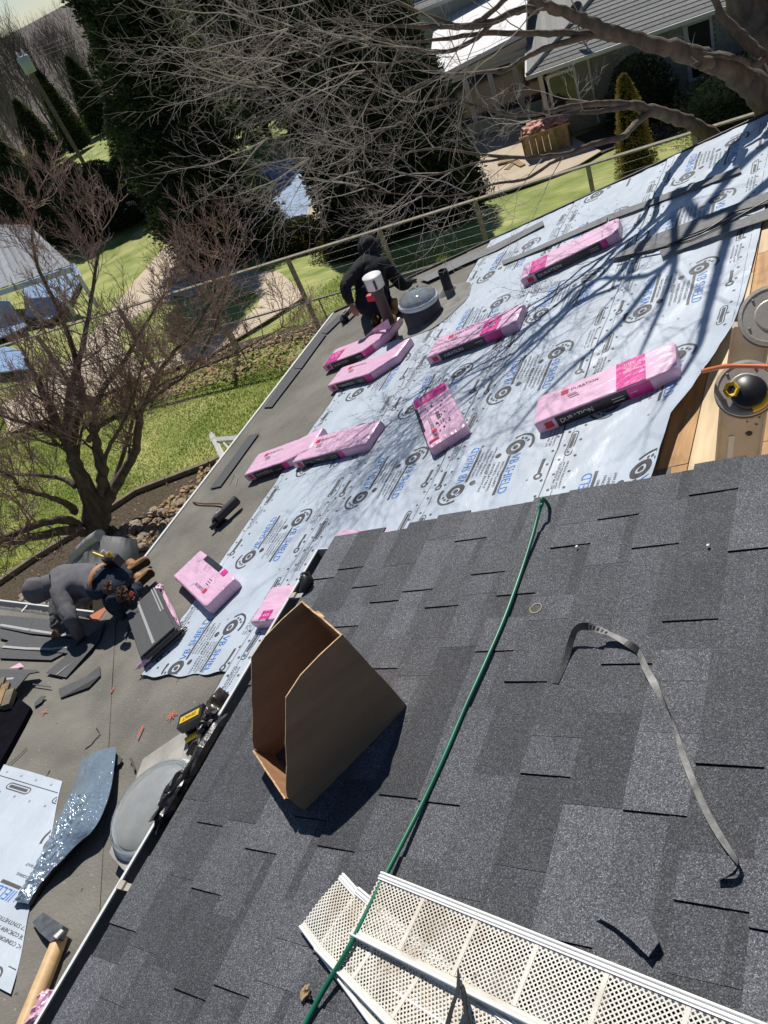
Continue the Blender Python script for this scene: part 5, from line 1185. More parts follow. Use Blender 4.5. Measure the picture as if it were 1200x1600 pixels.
# pool, patios
gpoly('patio', [(20, 680), (118, 640), (210, 600), (330, 560), (420, 505), (480, 466), (440, 430), (345, 420), (278, 390), (262, 384), (215, 440), (150, 520), (90, 590), (0, 640)], M_patio, 0.06, 0.03, kind='structure')
gpoly('patio', [(455, 385), (560, 372), (600, 345), (545, 265), (500, 300)], M_patio, 0.06, 0.03, kind='structure')
gpoly('patio', [(700, 330), (745, 316), (835, 288), (905, 262), (940, 240), (895, 218), (815, 198), (720, 232), (560, 260), (600, 330)], M_patio, 0.06, 0.03, kind='structure')
pl_ = thing('swimming_pool', 'covered blue swimming pool behind the bare trees, seen between the fence and the evergreens', 'pool', G((460, 300)))
def gp(name, px, m, lift, th, par):
    P = [G(p) for p in px]; mb = MB(); z0 = gz(P[0][0], P[0][1]); mb.prism([np.array([p[0], p[1], gz(p[0], p[1]) + lift]) for p in P], (0, 0, 1), th); return mb.build(name, m, par)
gp('cover', [(455, 382), (420, 330), (395, 285), (430, 250), (500, 245), (535, 262), (512, 295), (498, 318), (488, 345)], M_pool, 0.05, 0.03, pl_)
p2 = thing('hot_tub_cover', 'small triangular patch of blue water with pale coping seen through the reddish twigs', 'pool', G((292, 430)))
gp('cover', [(258, 458), (284, 404), (313, 444), (322, 450), (300, 458)], M_pool, 0.06, 0.02, p2)
gp('coping', [(252, 462), (282, 398), (288, 400), (264, 456), (312, 438), (320, 446), (300, 466)], M_plyp, 0.03, 0.04, p2)
mb = MB(); a, b = ghit((272, 455)), ghit((312, 445)); mb.box((a + b) / 2 + Z * 0.25, ((b - a) / np.linalg.norm(b - a), np.cross(Z, (b - a) / np.linalg.norm(b - a)), Z), (np.linalg.norm(b - a) / 2 + 0.5, 0.05, 0.03)); mb.build('coping', M_timber, p2)
# left neighbour: shed roof and blue tarps
sh = thing('garden_building', 'grey ribbed roof of a low neighbouring building at the left edge behind the bare twigs', 'shed', G((60, 480)))
def zp(p, z): return zpl(p, z)
zr = -7.2
Pn = [zp(p, z) for p, z in (((-80, 352), -5.6), ((45, 352), -5.6), ((115, 412), -6.8), ((95, 440), -7.1), ((-80, 500), -7.1))]
def plank_roof(Pq, n, m, par):     # ribs as separate panels between two edges
    a, b, c, d = Pq
    for i in range(n):
        u0, u1 = i / n, (i + 0.93) / n; mb = MB(); q = [a + (b - a) * u0, a + (b - a) * u1, d + (c - d) * u1, d + (c - d) * u0]
        nn = np.cross(b - a, d - a); nn /= np.linalg.norm(nn); nn = nn if nn[2] > 0 else -nn; mb.prism(q, nn, 0.03 + 0.012 * (i % 2)); mb.build('roof_panel', m, par)
plank_roof([zp((-90, 352), -6.2), zp((46, 352), -6.2), zp((114, 414), -7.0), zp((-90, 482), -7.0)], 15, mat('pale_ribbed_roof', (0.27, 0.28, 0.30), 0.6, 0.15, 4, objrand=0.15), sh)
mb = MB(); a, b = zp((110, 418), -7.05), zp((-90, 484), -7.05); mb.prism([a, b, b - Z * 0.18, a - Z * 0.18], np.cross(b - a, Z) / np.linalg.norm(np.cross(b - a, Z)), 0.05); mb.build('fascia', M_wtrim, sh)
for p in ((20, 470), (70, 455), (104, 436), (60, 395)):
    q = zp(p, -7.1); mb = MB(); mb.tube([(q[0], q[1] + 0.5, -7.2), (q[0], q[1] + 0.5, gz(q[0], q[1]))], 0.08, 6); mb.build('post', M_wtrim, sh)
tp = thing('blue_cover', 'large blue pool cover behind the bare tree at the left edge', 'pool cover', G((60, 500)))
gp('cover', [(40, 450), (85, 432), (122, 420), (134, 440), (112, 485), (85, 510), (48, 505)], M_pool, 0.25, 0.05, tp)
tp = thing('blue_cover', 'second blue cover, nearer, cut off by the left edge of the photo', 'pool cover', G((10, 560)))
gp('cover', [(-60, 480), (20, 478), (50, 520), (20, 535), (-60, 560)], M_pool, 0.25, 0.05, tp); gp('cover_fold', [(-60, 572), (0, 548), (48, 560), (52, 588), (-60, 600)], M_pool, 0.22, 0.05, tp)
# white garden ornament
q = ghit((215, 350)); og = thing('white_parasol', 'small folded whitish garden shade above the lawn behind the reddish twigs', 'parasol', q)
mb = MB(); crumple(mb, q + Z * 1.0, 0.75, 0.3, 0.35, 3, n=9, amp=0.4); mb.build('shade', M_wroof, og); mb = MB(); mb.tube([q, q + Z * 1.0], 0.03, 6); mb.build('pole', M_galv, og)
# =================================================================== FENCES
fd = (FB - FA); FL = np.hypot(fd[0], fd[1]); fd /= FL; fd = np.array([fd[0], fd[1], 0]) / math.hypot(fd[0], fd[1]); FL = math.hypot(FB[0] - FA[0], FB[1] - FA[1])
fn_ = np.cross(Z, fd)
fc = thing('cable_fence', 'weathered wooden fence with thin horizontal wires along the back of the lawn', 'fence', (FA[0], FA[1], -8))
def fpt(t, z): return np.array([FA[0] + fd[0] * t, FA[1] + fd[1] * t, z])
tpx = lambda px: float((zpl(px, -6.03) - FA)[:2] @ fd[:2])
posts = [tpx(p) for p in ((184, 486), (314, 445), (447, 405), (588, 371), (740, 322), (919, 262), (1085, 208))]
sp_ = [posts[i + 1] - posts[i] for i in range(len(posts) - 1)]
allp = [posts[0] - 2.6, posts[0] - 5.2] + posts + [posts[-1] + 2.5, posts[-1] + 5.0, posts[-1] + 7.5]
allp.sort()
for t in allp:
    mb = MB(); q = fpt(t, 0); zb = gz(q[0], q[1]) - 0.1; mb.box((q[0], q[1], (zb - 6.06) / 2), (fd, fn_, Z), (0.045, 0.045, (-6.055 - zb) / 2)); mb.build('post', M_rail, fc)
for a, b in zip(allp[:-1], allp[1:]):
    mb = MB(); mb.box(fpt((a + b) / 2, -6.035), (fd, fn_, Z), ((b - a) / 2 - 0.004, 0.055, 0.016)); mb.build('top_rail', M_rail, fc)
for k in range(9):
    mb = MB(); z = -6.22 - 0.185 * k; mb.tube([fpt(allp[0], z), fpt(allp[-1], z)], 0.0035, 4); mb.build('wire', M_galv, fc)
cl = thing('chain_link_fence', 'low chain link fence with thin steel rail in front of the wooden fence', 'fence', (FA[0], FA[1], -8))
off_ = fn_ * -0.55; ztop = -6.95
mb = MB(); mb.tube([fpt(-4, ztop) + off_, fpt(30, ztop) + off_], 0.021, 6); mb.build('top_rail', M_galv, cl)
for i in range(14):
    q = fpt(-3 + i * 2.4, 0) + off_; mb = MB(); mb.tube([(q[0], q[1], gz(q[0], q[1])), (q[0], q[1], ztop)], 0.022, 6); mb.build('post', M_galv, cl)
mb = MB(); pitch = 0.085; n = int(24 / pitch)
for i in range(n):
    for sg in (1, -1):
        t0 = i * pitch; h = ztop + 8 - 0.05; t1_ = t0 + sg * h
        a, b = fpt(t0, ztop) + off_, fpt(t1_, -7.95) + off_; s = np.array([0, 0, 0.0022]) + fd * 0.0022
        mb.add([a - s, b - s, b + s, a + s], [(0, 1, 2, 3)])
mb.build('mesh', M_galv, cl, kind='stuff')
# =================================================================== NEIGHBOUR'S HOUSE
hu = np.array([0.962, 0.272, 0]); hv = np.array([-0.272, 0.962, 0]); C0 = np.array([-9.80, 28.48, 0])
def H(u, v, z): return C0 + hu * u + hv * v + np.array([0, 0, z])
nb = thing('neighbour_house', 'pale brick neighbour house with dark hipped roof, white roofed sunroom and dish', 'house', H(0, 0, -9.7))
ze, zb = -7.25, -9.72
# walls with separate brick courses
mb = MB(); mb.box(H(7.6, 4.6, (ze + zb) / 2), (hu, hv, Z), (7.0, 4.0, (ze - zb) / 2)); mb.build('wall', M_mortar, nb)
rg = random.Random(8); bricks = []
me_b = None
for r in range(30):
    z = zb + 0.05 + r * 0.081
    if z > ze - 0.06: break
    u = 0.62 + (0.12 if r % 2 else 0)
    while u < 13.5:
        if not (0.0 < u - 0.6 < 0 or 5.05 < u < 5.9 and z > -9.0): bricks.append((u, z))
        u += 0.245
bricks.sort(key=lambda b: b[0])
mb0 = MB(); mb0.box((0, 0, 0), (hu, hv, Z), (0.114, 0.012, 0.033)); ob = mb0.build('brick', M_brick, nb); 
src = ob.data; bpy.data.objects.remove(ob)
restb = MB(); cnt = 0
for (u, z) in bricks:
    q = H(u, 0.595, z)
    if cnt < 290:
        c = bpy.data.objects.new('brick', src); S_.collection.objects.link(c); c.parent = nb; c.location = V(q - np.array(ORG[nb.name])); cnt += 1
    else: restb.box(q, (hu, hv, Z), (0.114, 0.012, 0.033))
restb.build('bricks', M_brick, nb, kind='stuff')
# roof: hip with ribs of shingle courses
def roof_plane(a, b, c, d, n, m, par, nm='roof_course', th=0.02):
    """a-b eave, d-c ridge; split into overlapping courses"""
    nn = np.cross(b - a, d - a); nn /= np.linalg.norm(nn); nn = nn if nn[2] > 0 else -nn
    for i in range(n):
        t0, t1_ = i / n, min(1.0, (i + 1.08) / n); mb = MB(); q = [a + (d - a) * t0, b + (c - b) * t0, b + (c - b) * t1_, a + (d - a) * t1_]
        lo = [q[0] + nn * th, q[1] + nn * th, q[2], q[3]]
        mb.add([q[0] - nn * 0.02, q[1] - nn * 0.02, q[1] + nn * th, q[0] + nn * th, q[2] + nn * 0.001, q[3] + nn * 0.001], [(0, 1, 2, 3), (3, 2, 4, 5)]); mb.build(nm, m, par)
rz = ze + 2.0; e0, e1 = H(-0.0, -0.0, ze), H(15, 0, ze); r0, r1 = H(4.9, 4.9, rz), H(15, 4.9, rz); b0 = H(-0.0, 9.8, ze)
roof_plane(e0, e1, r1, r0, 24, M_farroof, nb); roof_plane(b0, e0, r0, r0 + hu * 0.001, 24, M_farroof, nb); roof_plane(H(15, 9.8, ze), b0, r0, r1, 6, M_farroof, nb)
mb = MB(); mb.tube([e0 + Z * 0.03, r0 + Z * 0.05], 0.07, 5); mb.build('hip_cap', M_farroof, nb)
mb = MB(); mb.box((e0 + e1) / 2 - hv * 0.05 - Z * 0.06, (hu, hv, Z), (7.55, 0.05, 0.06)); mb.build('gutter', M_wtrim, nb)
mb = MB(); mb.box((e0 + b0) / 2 - hu * 0.04 - Z * 0.05, (hv, hu, Z), (4.95, 0.035, 0.05)); mb.build('gutter', M_wtrim, nb)
mb = MB(); mb.prism([H(0.02, 0.02, ze - 0.03), H(15, 0.02, ze - 0.03), H(15, 0.62, ze - 0.03), H(0.02, 0.62, ze - 0.03)], -Z, 0.02); mb.build('soffit', M_wtrim, nb)
mb = MB(); mb.tube([H(2.0, 0.02, ze - 0.1), H(2.0, 0.30, ze - 0.28), H(2.0, 0.52, ze - 0.42), H(2.0, 0.53, zb + 0.1)], 0.045, 6); mb.build('downspout', M_wtrim, nb)
mb = MB(); mb.tube([H(5.05, 0.56, ze - 0.1), H(5.05, 0.54, zb + 0.1)], 0.045, 6); mb.build('downspout', M_wtrim, nb)
# porch recess wall with glazed door between sunroom and brick wall
mb = MB(); mb.box(H(0.4, 2.4, (ze + zb) / 2), (hu, hv, Z), (0.05, 1.8, (ze - zb) / 2)); mb.build('wall', M_wtrim, nb)
def window(c, w_, h_, ax, nrm, par=nb, bars=0, fr=M_wtrim):
    mb = MB(); mb.box(c + nrm * 0.02, (ax, nrm, Z), (w_ / 2, 0.01, h_ / 2)); 
    f = MB(); 
    for s in (-1, 1): f.box(c + nrm * 0.03 + ax * s * w_ / 2, (ax, nrm, Z), (0.045, 0.035, h_ / 2 + 0.045)); f.box(c + nrm * 0.03 + Z * s * h_ / 2, (ax, nrm, Z), (w_ / 2 - 0.045, 0.035, 0.045))
    fo = f.build('window', fr, par); mb.build('pane', M_glass, fo); return fo
window(H(0.34, 1.55, -8.35), 1.25, 1.35, hv, -hu)
window(H(1.05, 0.58, -8.30), 0.9, 1.3, hu, -hv)
window(H(5.5, 0.585, -8.4), 0.75, 1.7, hu, -hv)
# sunroom
sv = 3.85; s0, s1 = -3.45, 0.35
mb = MB(); mb.box(H((s0 + s1) / 2, sv + 0.05, zb + 0.24), (hu, hv, Z), ((s1 - s0) / 2, 0.05, 0.24)); mb.box(H(s0 + 0.05, sv + 2.6, zb + 0.24), (hv, hu, Z), (2.5, 0.05, 0.24)); mb.build('sunroom_base', M_wtrim, nb)
us = np.linspace(s0, s1, 5)
for a, b in zip(us[:-1], us[1:]): window(H((a + b) / 2, sv, zb + 1.38), (b - a) - 0.10, 1.72, hu, -hv)
for k in range(4): window(H(s0, sv + 0.65 + k * 1.2, zb + 1.38), 1.08, 1.72, hv, -hu)
mb = MB(); mb.box(H((s0 + s1) / 2, sv + 0.03, zb + 2.36), (hu, hv, Z), ((s1 - s0) / 2 + 0.04, 0.06, 0.11)); mb.build('sunroom_header', M_wtrim, nb)
fl_, fr_, br_, bl_ = H(s0 - 0.35, sv - 0.55, -7.22), H(0.10, sv - 0.35, -6.78), H(0.4, sv + 6.5, -6.05), H(s0 - 0.45, sv + 6.5, -6.5)
mb = MB(); mb.prism([fl_, fr_, br_, bl_], (0, 0, 1), 0.16); mb.build('white_roof', M_wroof, nb)
mb = MB(); a, b = H(s0 - 0.30, sv - 0.5, -7.26), H(0.05, sv - 0.3, -6.84); c_, d_ = H(0.05, sv, -7.22), H(s0 - 0.1, sv, -7.32)
mb.add([a, b, c_, d_], [(0, 1, 2, 3)]); mb.add([a + Z * .02, b + Z * .02, c_ + Z * .02, d_ + Z * .02], [(3, 2, 1, 0)]); mb.build('soffit', M_wtrim, nb)
mb = MB(); mb.box(H(-1.0, 12.5, -7.5), (hu, hv, Z), (4.5, 2.2, 2.3)); mb.build('rear_wall', M_wtrim, nb)
roof_plane(H(-6.2, 9.7, -5.6), H(3.5, 9.7, -5.6), H(3.5, 14, -4.0), H(-4.0, 13, -4.2), 10, M_farroof, nb)
mb = MB(); mb.box(H(-1.4, 9.66, -5.68), (hu, hv, Z), (4.9, 0.05, 0.08)); mb.build('gutter', M_wtrim, nb)
# dish
dp = H(1.9, 0.9, ze + 0.45); ds = thing('satellite_dish', 'dark grey satellite dish on a bracket over the eave of the neighbour house', 'satellite dish', dp)
dd = np.array([-0.45, -0.65, 0.55]); dd /= np.linalg.norm(dd)
mb = MB(); mb.lathe(dp + Z * 0.65, dd, [(0.33, 0.06), (0.25, 0.02), (0.12, -0.005), (0.001, -0.01)], 24); mb.lathe(dp + Z * 0.65 - dd * 0.015, dd, [(0.001, -0.01), (0.12, -0.005), (0.25, 0.02), (0.33, 0.06)], 24); mb.build('dish', mat('dish_grey', (0.12, 0.12, 0.13), 0.6), ds)
mb = MB(); mb.tube([dp, dp + Z * 0.45, dp + Z * 0.65 - dd * 0.05], 0.022, 6); mb.tube([dp + Z * 0.40, dp + Z * 0.35 + dd * 0.4, dp + Z * 0.55 + dd * 0.45], 0.015, 5); mb.tube([dp - hu * 0.25, dp + Z * 0.3], 0.015, 5); mb.tube([dp + hu * 0.25, dp + Z * 0.3], 0.015, 5); mb.build('bracket', M_galv, ds)
mb = MB(); mb.box(dp + Z * 0.58 + dd * 0.47, X3, (0.06, 0.04, 0.04)); mb.build('receiver', M_gut, ds)
# woodbox on the neighbour's patio
wb = ghit((858, 236)); wk = thing('wooden_bin', 'old wooden bin with a salmon coloured crumpled tarp on top on the sunny patio', 'bin', wb)
for k in range(7):
    mb = MB(); mb.box(wb + hu * (-0.66 + k * 0.22) - hv * 0.45 + Z * 0.42, (hu, hv, Z), (0.104, 0.02, 0.40)); mb.build('board', M_rustwood, wk)
for k in range(4):
    mb = MB(); mb.box(wb + hu * 0.79 + hv * (-0.33 + k * 0.22) + Z * 0.42, (hv, hu, Z), (0.104, 0.02, 0.40)); mb.build('board', M_rust, wk)
    mb = MB(); mb.box(wb - hu * 0.79 + hv * (-0.33 + k * 0.22) + Z * 0.42, (hv, hu, Z), (0.104, 0.02, 0.40)); mb.build('board', M_rust, wk)
mb = MB(); mb.box(wb - hv * 0.48 + Z * 0.84, (hu, hv, Z), (0.86, 0.03, 0.035)); mb.build('rim', M_rustwood, wk)
mb = MB(); crumple(mb, wb + Z * 0.90 - hu * 0.3, 0.42, 0.42, 0.16, 2, n=12, amp=0.7, frame=(hu, hv, Z)); crumple(mb, wb + Z * 0.92 + hu * 0.45, 0.40, 0.40, 0.14, 9, n=12, amp=0.7, frame=(hu, hv, Z)); mb.build('crumpled_tarp', M_salmon, wk)
for i, (du, dv) in enumerate(((-1.15, -0.2), (-1.3, -0.5), (-1.05, -0.65), (-1.45, -0.1))):
    mb = MB(); q = ghit((858, 236)) + hu * du + hv * dv; mb.box(q + Z * (0.05 + 0.03 * i), (hu * math.cos(i) + hv * math.sin(i), hv * math.cos(i) - hu * math.sin(i), Z), (0.35, 0.10, 0.03)); mb.build('scrap_board', M_rustwood, None, label=('scrap board lying nearest the wooden bin on the patio', 'scrap board lying second out from the wooden bin', 'scrap board lying nearest the viewer beside the wooden bin', 'scrap board lying farthest left of the wooden bin')[i], cat='board', group='scrap boards beside the wooden bin')
# white arm of a garden frame at the eave
wf = thing('white_garden_frame', 'white wooden garden frame top rising beside the eave over the lawn', 'garden frame', low((350, 715), -1.2))
zz = lambda p: low(p, -0.75)
mb = MB(); a, b = zz((330, 678)), zz((352, 722)); mb.tube([a, b, b + np.array([0, 0, -2.2])], 0.045, 4, smooth=False); mb.build('post', M_wtrim, wf)
mb = MB(); mb.tube([zz((332, 688)), zz((388, 684))], 0.05, 4, smooth=False); mb.build('beam', M_wtrim, wf)
mb = MB(); mb.tube([zz((350, 692)), zz((372, 716))], 0.02, 4, smooth=False); mb.build('brace', M_wtrim, wf)
# grey tarp covering a pile between tree and roof corner
tz = G((165, 930)); tq = thing('tarp_covered_pile', 'pile under a smooth grey tarp on the ground behind the crouching man', 'tarp', tz)
def tarpf(A, B, C, D, bul, seed):
    def fn(u, v):
        p = (A * (1 - u) + B * u) * (1 - v) + (D * (1 - u) + C * u) * v
        return p + Z * (bul * math.sin(math.pi * u) * math.sin(math.pi * v)) + Z * 0.05 * mnoise.noise((p[0] * 2 + seed, p[1] * 2, p[2])) + np.array([0.05, 0.05, 0]) * mnoise.noise((p[0] * 3, p[1] * 3, p[2] * 3 + seed))
    return fn
zt_ = -6.6
A, B, C, D = [zpl(p, z) for p, z in (((156, 834), -6.7), ((214, 842), -6.7), ((222, 905), -7.2), ((150, 915), -6.9))]
mb = MB(); mb.grid(tarpf(A, B, C, D, 0.1, 1), 14, 14, 0, True)
A2, B2_, C2, D2 = [zpl(p, z) for p, z in (((156, 834), -6.7), ((150, 915), -6.9), ((100, 905), -7.6), ((118, 866), -7.6))]
mb.grid(tarpf(A2, B2_, C2, D2, 0.05, 2), 12, 12, 0, True)
A3, B3, C3, D3 = [zpl(p, z) for p, z in (((150, 915), -6.9), ((222, 905), -7.2), ((200, 985), -7.9), ((140, 985), -7.9))]
mb.grid(tarpf(A3, B3, C3, D3, 0.05, 3), 12, 12, 0, True)
mb.build('tarp', M_tarp, tq)
mb = MB(); mb.tube(smooth([zpl(p, z) for p, z in (((156, 836), -6.66), ((136, 850), -7.0), ((116, 872), -7.5), ((108, 895), -7.9))], 5), 0.10, 8); mb.build('rolled_edge', mat('pale_tarp', (0.42, 0.43, 0.45), 0.4, 0.15, 5, 0.5, 14), tq)
# =================================================================== TREES
def rvec(rg): 
    v = np.array([rg.gauss(0, 1), rg.gauss(0, 1), rg.gauss(0, 1)]); return v / np.linalg.norm(v)
def grow(mb, p, d, L, r, depth, rg, up=0.15, spread=0.7, mi=(0, 1), minr=0.004, seg=5, kids=(3, 5), shrink=0.62, wig=0.22, k0=7, bias=None):
    pts = [np.array(p)]; rr_ = [r]; d = np.array(d, float); d /= np.linalg.norm(d); n = seg if depth > 1 else 4
    for i in range(n):
        d = d + rvec(rg) * wig + np.array([0, 0, up * 0.4]) + (0 if bias is None else np.array(bias) * 0.15); d /= np.linalg.norm(d)
        pts.append(pts[-1] + d * L / n); rr_.append(r * (1 - 0.55 * (i + 1) / n) if depth > 0 else r * (1 - 0.8 * (i + 1) / n))
    k = k0 if depth > 3 else (5 if depth > 1 else 3)
    mb.tube(pts, [max(a, minr * 0.5) for a in rr_], k, mi[0] if r > 0.022 else mi[1], caps=depth > 2)
    if depth == 0: return
    nk = rg.randint(*kids)
    for j in range(nk):
        t = 0.35 + 0.65 * (j + rg.random() * 0.6) / nk; i = min(int(t * n), n - 1); f = t * n - i
        q = pts[i] * (1 - f) + pts[i + 1] * f; dd = pts[i + 1] - pts[i]; dd /= np.linalg.norm(dd)
        s = rvec(rg); s = s - dd * (s @ dd); s /= max(np.linalg.norm(s), 1e-6)
        nd = dd * (1 - spread * 0.55) + s * spread + np.array([0, 0, up])
        grow(mb, q, nd, L * shrink * rg.uniform(0.75, 1.15), max(rr_[i] * rg.uniform(0.45, 0.7), minr), depth - 1, rg, up, spread, mi, minr, seg, kids, shrink, wig, k0, bias)
    grow(mb, pts[-1], d, L * shrink, rr_[-1], depth - 1, rg, up, spread, mi, minr, seg, kids, shrink, wig, k0, bias)
# the reddish ornamental tree left
tb = ghit((152, 838)); mt = thing('bare_ornamental_tree', 'bare multi-stemmed ornamental tree with reddish twigs on the lawn at the left', 'tree', tb)
bd = math.hypot(*tb[:2])
def tp3(px, dd=0.0, ref=tb):            # point on the ray at the tree's horizontal distance + dd
    r = ray(px); t = (math.hypot(ref[0], ref[1]) + dd) / math.hypot(r[0], r[1]); return r * t
rg = random.Random(12)
trunk = MB(); tw = MB(); tips = []
def limb(pxs, rs, dds, out=trunk, k=8, mi=0):
    P = smooth([tp3(p, d) for p, d in zip(pxs, dds)], 4); R0 = np.interp(np.linspace(0, len(pxs) - 1, len(P)), range(len(pxs)), rs)
    P = [p + rvec(rg) * 0.25 * r for p, r in zip(P, R0)]; out.tube(P, list(R0), k, mi); return P, R0
L1 = [
 ([(152, 842), (145, 800), (133, 765), (122, 735), (110, 700), (92, 672), (80, 640), (60, 600), (40, 560)], [0.26, 0.22, 0.17, 0.15, 0.13, 0.10, 0.08, 0.06, 0.04], [0, 0, 0, 0, .1, .2, .4, .6, .9]),
 ([(152, 842), (156, 800), (160, 765), (160, 735), (152, 700), (146, 660), (160, 610), (190, 570), (220, 520), (250, 470)], [0.22, 0.16, 0.12, 0.11, 0.09, 0.07, 0.055, 0.045, 0.035, 0.02], [0, 0, -.1, -.2, -.2, -.3, -.4, -.5, -.5, -.5]),
 ([(156, 830), (168, 785), (176, 765), (196, 735), (212, 700), (217, 660), (219, 640), (240, 600), (262, 560), (300, 520), (330, 470)], [0.16, 0.12, 0.11, 0.09, 0.085, 0.075, 0.07, 0.055, 0.04, 0.03, 0.02], [0, -.1, -.2, -.3, -.4, -.5, -.5, -.6, -.7, -.8, -.9]),
 ([(140, 780), (124, 740), (108, 700), (104, 660), (112, 600), (130, 540), (140, 480), (150, 420), (160, 360)], [0.15, 0.13, 0.11, 0.09, 0.07, 0.05, 0.04, 0.03, 0.02], [0, .1, .2, .4, .5, .6, .6, .6, .6]),
 ([(110, 700), (118, 660), (128, 640), (126, 600), (112, 540), (90, 480), (60, 420), (50, 360), (60, 300)], [0.10, 0.09, 0.075, 0.06, 0.05, 0.04, 0.03, 0.02, 0.012], [0, .2, .3, .5, .8, 1.0, 1.1, 1.1, 1.1]),
 ([(128, 822), (104, 812), (70, 816), (30, 832), (-20, 856), (-60, 880)], [0.10, 0.085, 0.075, 0.065, 0.05, 0.03], [0, -.3, -.5, -.7, -.9, -1.0]),
 ([(132, 832), (100, 828), (55, 838), (20, 845), (-40, 838)], [0.10, 0.09, 0.08, 0.07, 0.04], [-.1, -.4, -.7, -.9, -1.2]),
 ([(118, 800), (106, 788), (80, 778), (48, 768), (32, 764), (22, 748), (0, 736), (-30, 730)], [0.09, 0.07, 0.05, 0.045, 0.04, 0.03, 0.025, 0.02], [0, -.2, -.4, -.5, -.6, -.7, -.8, -.9]),
 ([(118, 758), (96, 748), (60, 742), (20, 740), (-30, 728)], [0.07, 0.05, 0.04, 0.03, 0.02], [0, .3, .5, .7, 1.0]),
 ([(104, 676), (70, 668), (34, 660), (-20, 640)], [0.06, 0.05, 0.04, 0.02], [0.2, .2, .2, .3]),
 ([(160, 735), (170, 700), (188, 668), (202, 640), (214, 600), (225, 560)], [0.05, 0.04, 0.035, 0.03, 0.02, 0.015], [-.2, -.6, -.8, -.9, -1, -1.1]),
 ([(168, 762), (182, 740), (196, 700), (204, 672), (214, 640), (245, 605), (300, 580), (350, 560), (400, 535), (440, 512)], [0.06, 0.05, 0.045, 0.04, 0.035, 0.03, 0.025, 0.02, 0.014, 0.008], [-.1, .2, .2, .2, .1, 0, -.2, -.3, -.5, -.6]),
 ([(136, 690), (150, 672), (172, 655), (200, 645), (212, 640)], [0.06, 0.055, 0.05, 0.045, 0.03], [-.3, -.3, -.4, -.4, -.5]),
 ([(219, 640), (250, 612), (290, 585), (322, 540), (340, 500), (352, 450), (360, 400)], [0.045, 0.04, 0.035, 0.03, 0.025, 0.02, 0.012], [-.5, -.4, -.3, -.2, -.1, 0, .1]),
]
for pxs, rs, dds in L1:
    P, R0 = limb(pxs, rs, dds)
    n = len(P)
    for i in range(n // 3, n, 1):
        if rg.random() < 0.75 and P[i][2] > -7.0:
            d = P[min(i + 1, n - 1)] - P[i - 1]; d /= np.linalg.norm(d)
            grow(tw, P[i], d * 0.5 + rvec(rg) * 0.8 + Z * 0.35, rg.uniform(0.45, 0.85), max(R0[i] * 0.30, 0.010), 3, rg, up=0.22, spread=0.75, mi=(0, 1), minr=0.0064, kids=(2, 4), shrink=0.62, wig=0.25)
    for _ in range(3): grow(tw, P[-1], (P[-1] - P[-3]) / np.linalg.norm(P[-1] - P[-3]) + rvec(rg) * 0.5, 0.6, 0.014, 3, rg, up=0.22, minr=0.0052, kids=(2, 4), wig=0.25)
trunk.build('trunk', M_bark, mt); tw.build('twigs', [M_bark, M_twigr], mt)
print('tree1 tris', len(tw.f))
# the big bare tree on the right: boughs reach in over the far roof edge
bt = thing('large_bare_tree', 'large bare tree at the top right spreading pale twigs across the photo', 'tree', (0.3, 9.6, -8))
trunk = MB(); tw = MB(); rg = random.Random(31)
def limb2(pxs, rs, ds, k=10, twigs=0.5, L=0.8, lat=None, depth=3, start=0.3, mi=0):
    P = smooth([rd(p, d) for p, d in zip(pxs, ds)], 5); R0 = np.interp(np.linspace(0, len(pxs) - 1, len(P)), range(len(pxs)), rs)
    P = [p + rvec(rg) * 0.20 * r for p, r in zip(P, R0)]; R0 = np.where(R0 < 0.05, R0 * 0.80, R0 * 0.92); trunk.tube(P, list(R0 * np.array([1 + 0.08 * rg.uniform(-1, 1) for _ in R0])), k, mi); n = len(P)
    for i in range(int(n * start), n):
        if rg.random() < twigs * 0.36:
            d = P[min(i + 1, n - 1)] - P[i - 1]; d /= np.linalg.norm(d)
            grow(tw, P[i], d * 0.9 + rvec(rg) * 0.75, L * rg.uniform(0.6, 1.2), max(R0[i] * 0.22, 0.0055), depth, rg, up=0.02, spread=0.62, mi=(0, 1), minr=0.0019, kids=(2, 3), shrink=0.64, wig=0.20)
    for _ in range(2): grow(tw, P[-1], (P[-1] - P[-3]) / np.linalg.norm(P[-1] - P[-3]) + rvec(rg) * 0.3, L * 0.9, 0.0065, depth, rg, up=0.0, spread=0.6, minr=0.0019, kids=(2, 3), wig=0.2)
    return P
limb2([(1262, 330), (1238, 240), (1212, 182), (1182, 140), (1145, 110), (1100, 92), (1050, 76), (997, 63), (939, 43), (905, 28)], [0.20, 0.19, 0.165, 0.145, 0.12, 0.10, 0.085, 0.07, 0.06, 0.055], [9.6, 9.5, 9.4, 9.2, 9.0, 8.9, 8.7, 8.6, 8.5, 8.5], 12, 0.10)
limb2([(1300, 420), (1275, 330), (1258, 200), (1228, 100), (1186, 30), (1150, -40)], [0.30, 0.28, 0.26, 0.24, 0.21, 0.18], [9.5, 9.6, 9.7, 9.7, 9.8, 9.9], 14, 0)
limb2([(1260, 60), (1230, -20), (1200, -80)], [0.24, 0.22, 0.2], [9.7, 9.8, 9.9], 12, 0)
limb2([(1112, -15), (1125, 19), (1150, 48), (1170, 68), (1190, 86), (1193, 96)], [0.035, 0.045, 0.05, 0.055, 0.05, 0.03], [9.0, 9.0, 9.0, 9.0, 9.0, 9.0], 8, 0)
limb2([(1192, 92), (1182, 101), (1165, 96), (1150, 91), (1118, 86), (1085, 80)], [0.035, 0.04, 0.032, 0.028, 0.024, 0.014], [8.9, 8.9, 8.9, 8.8, 8.8, 8.8], 7, 0.15, 0.2, depth=1)
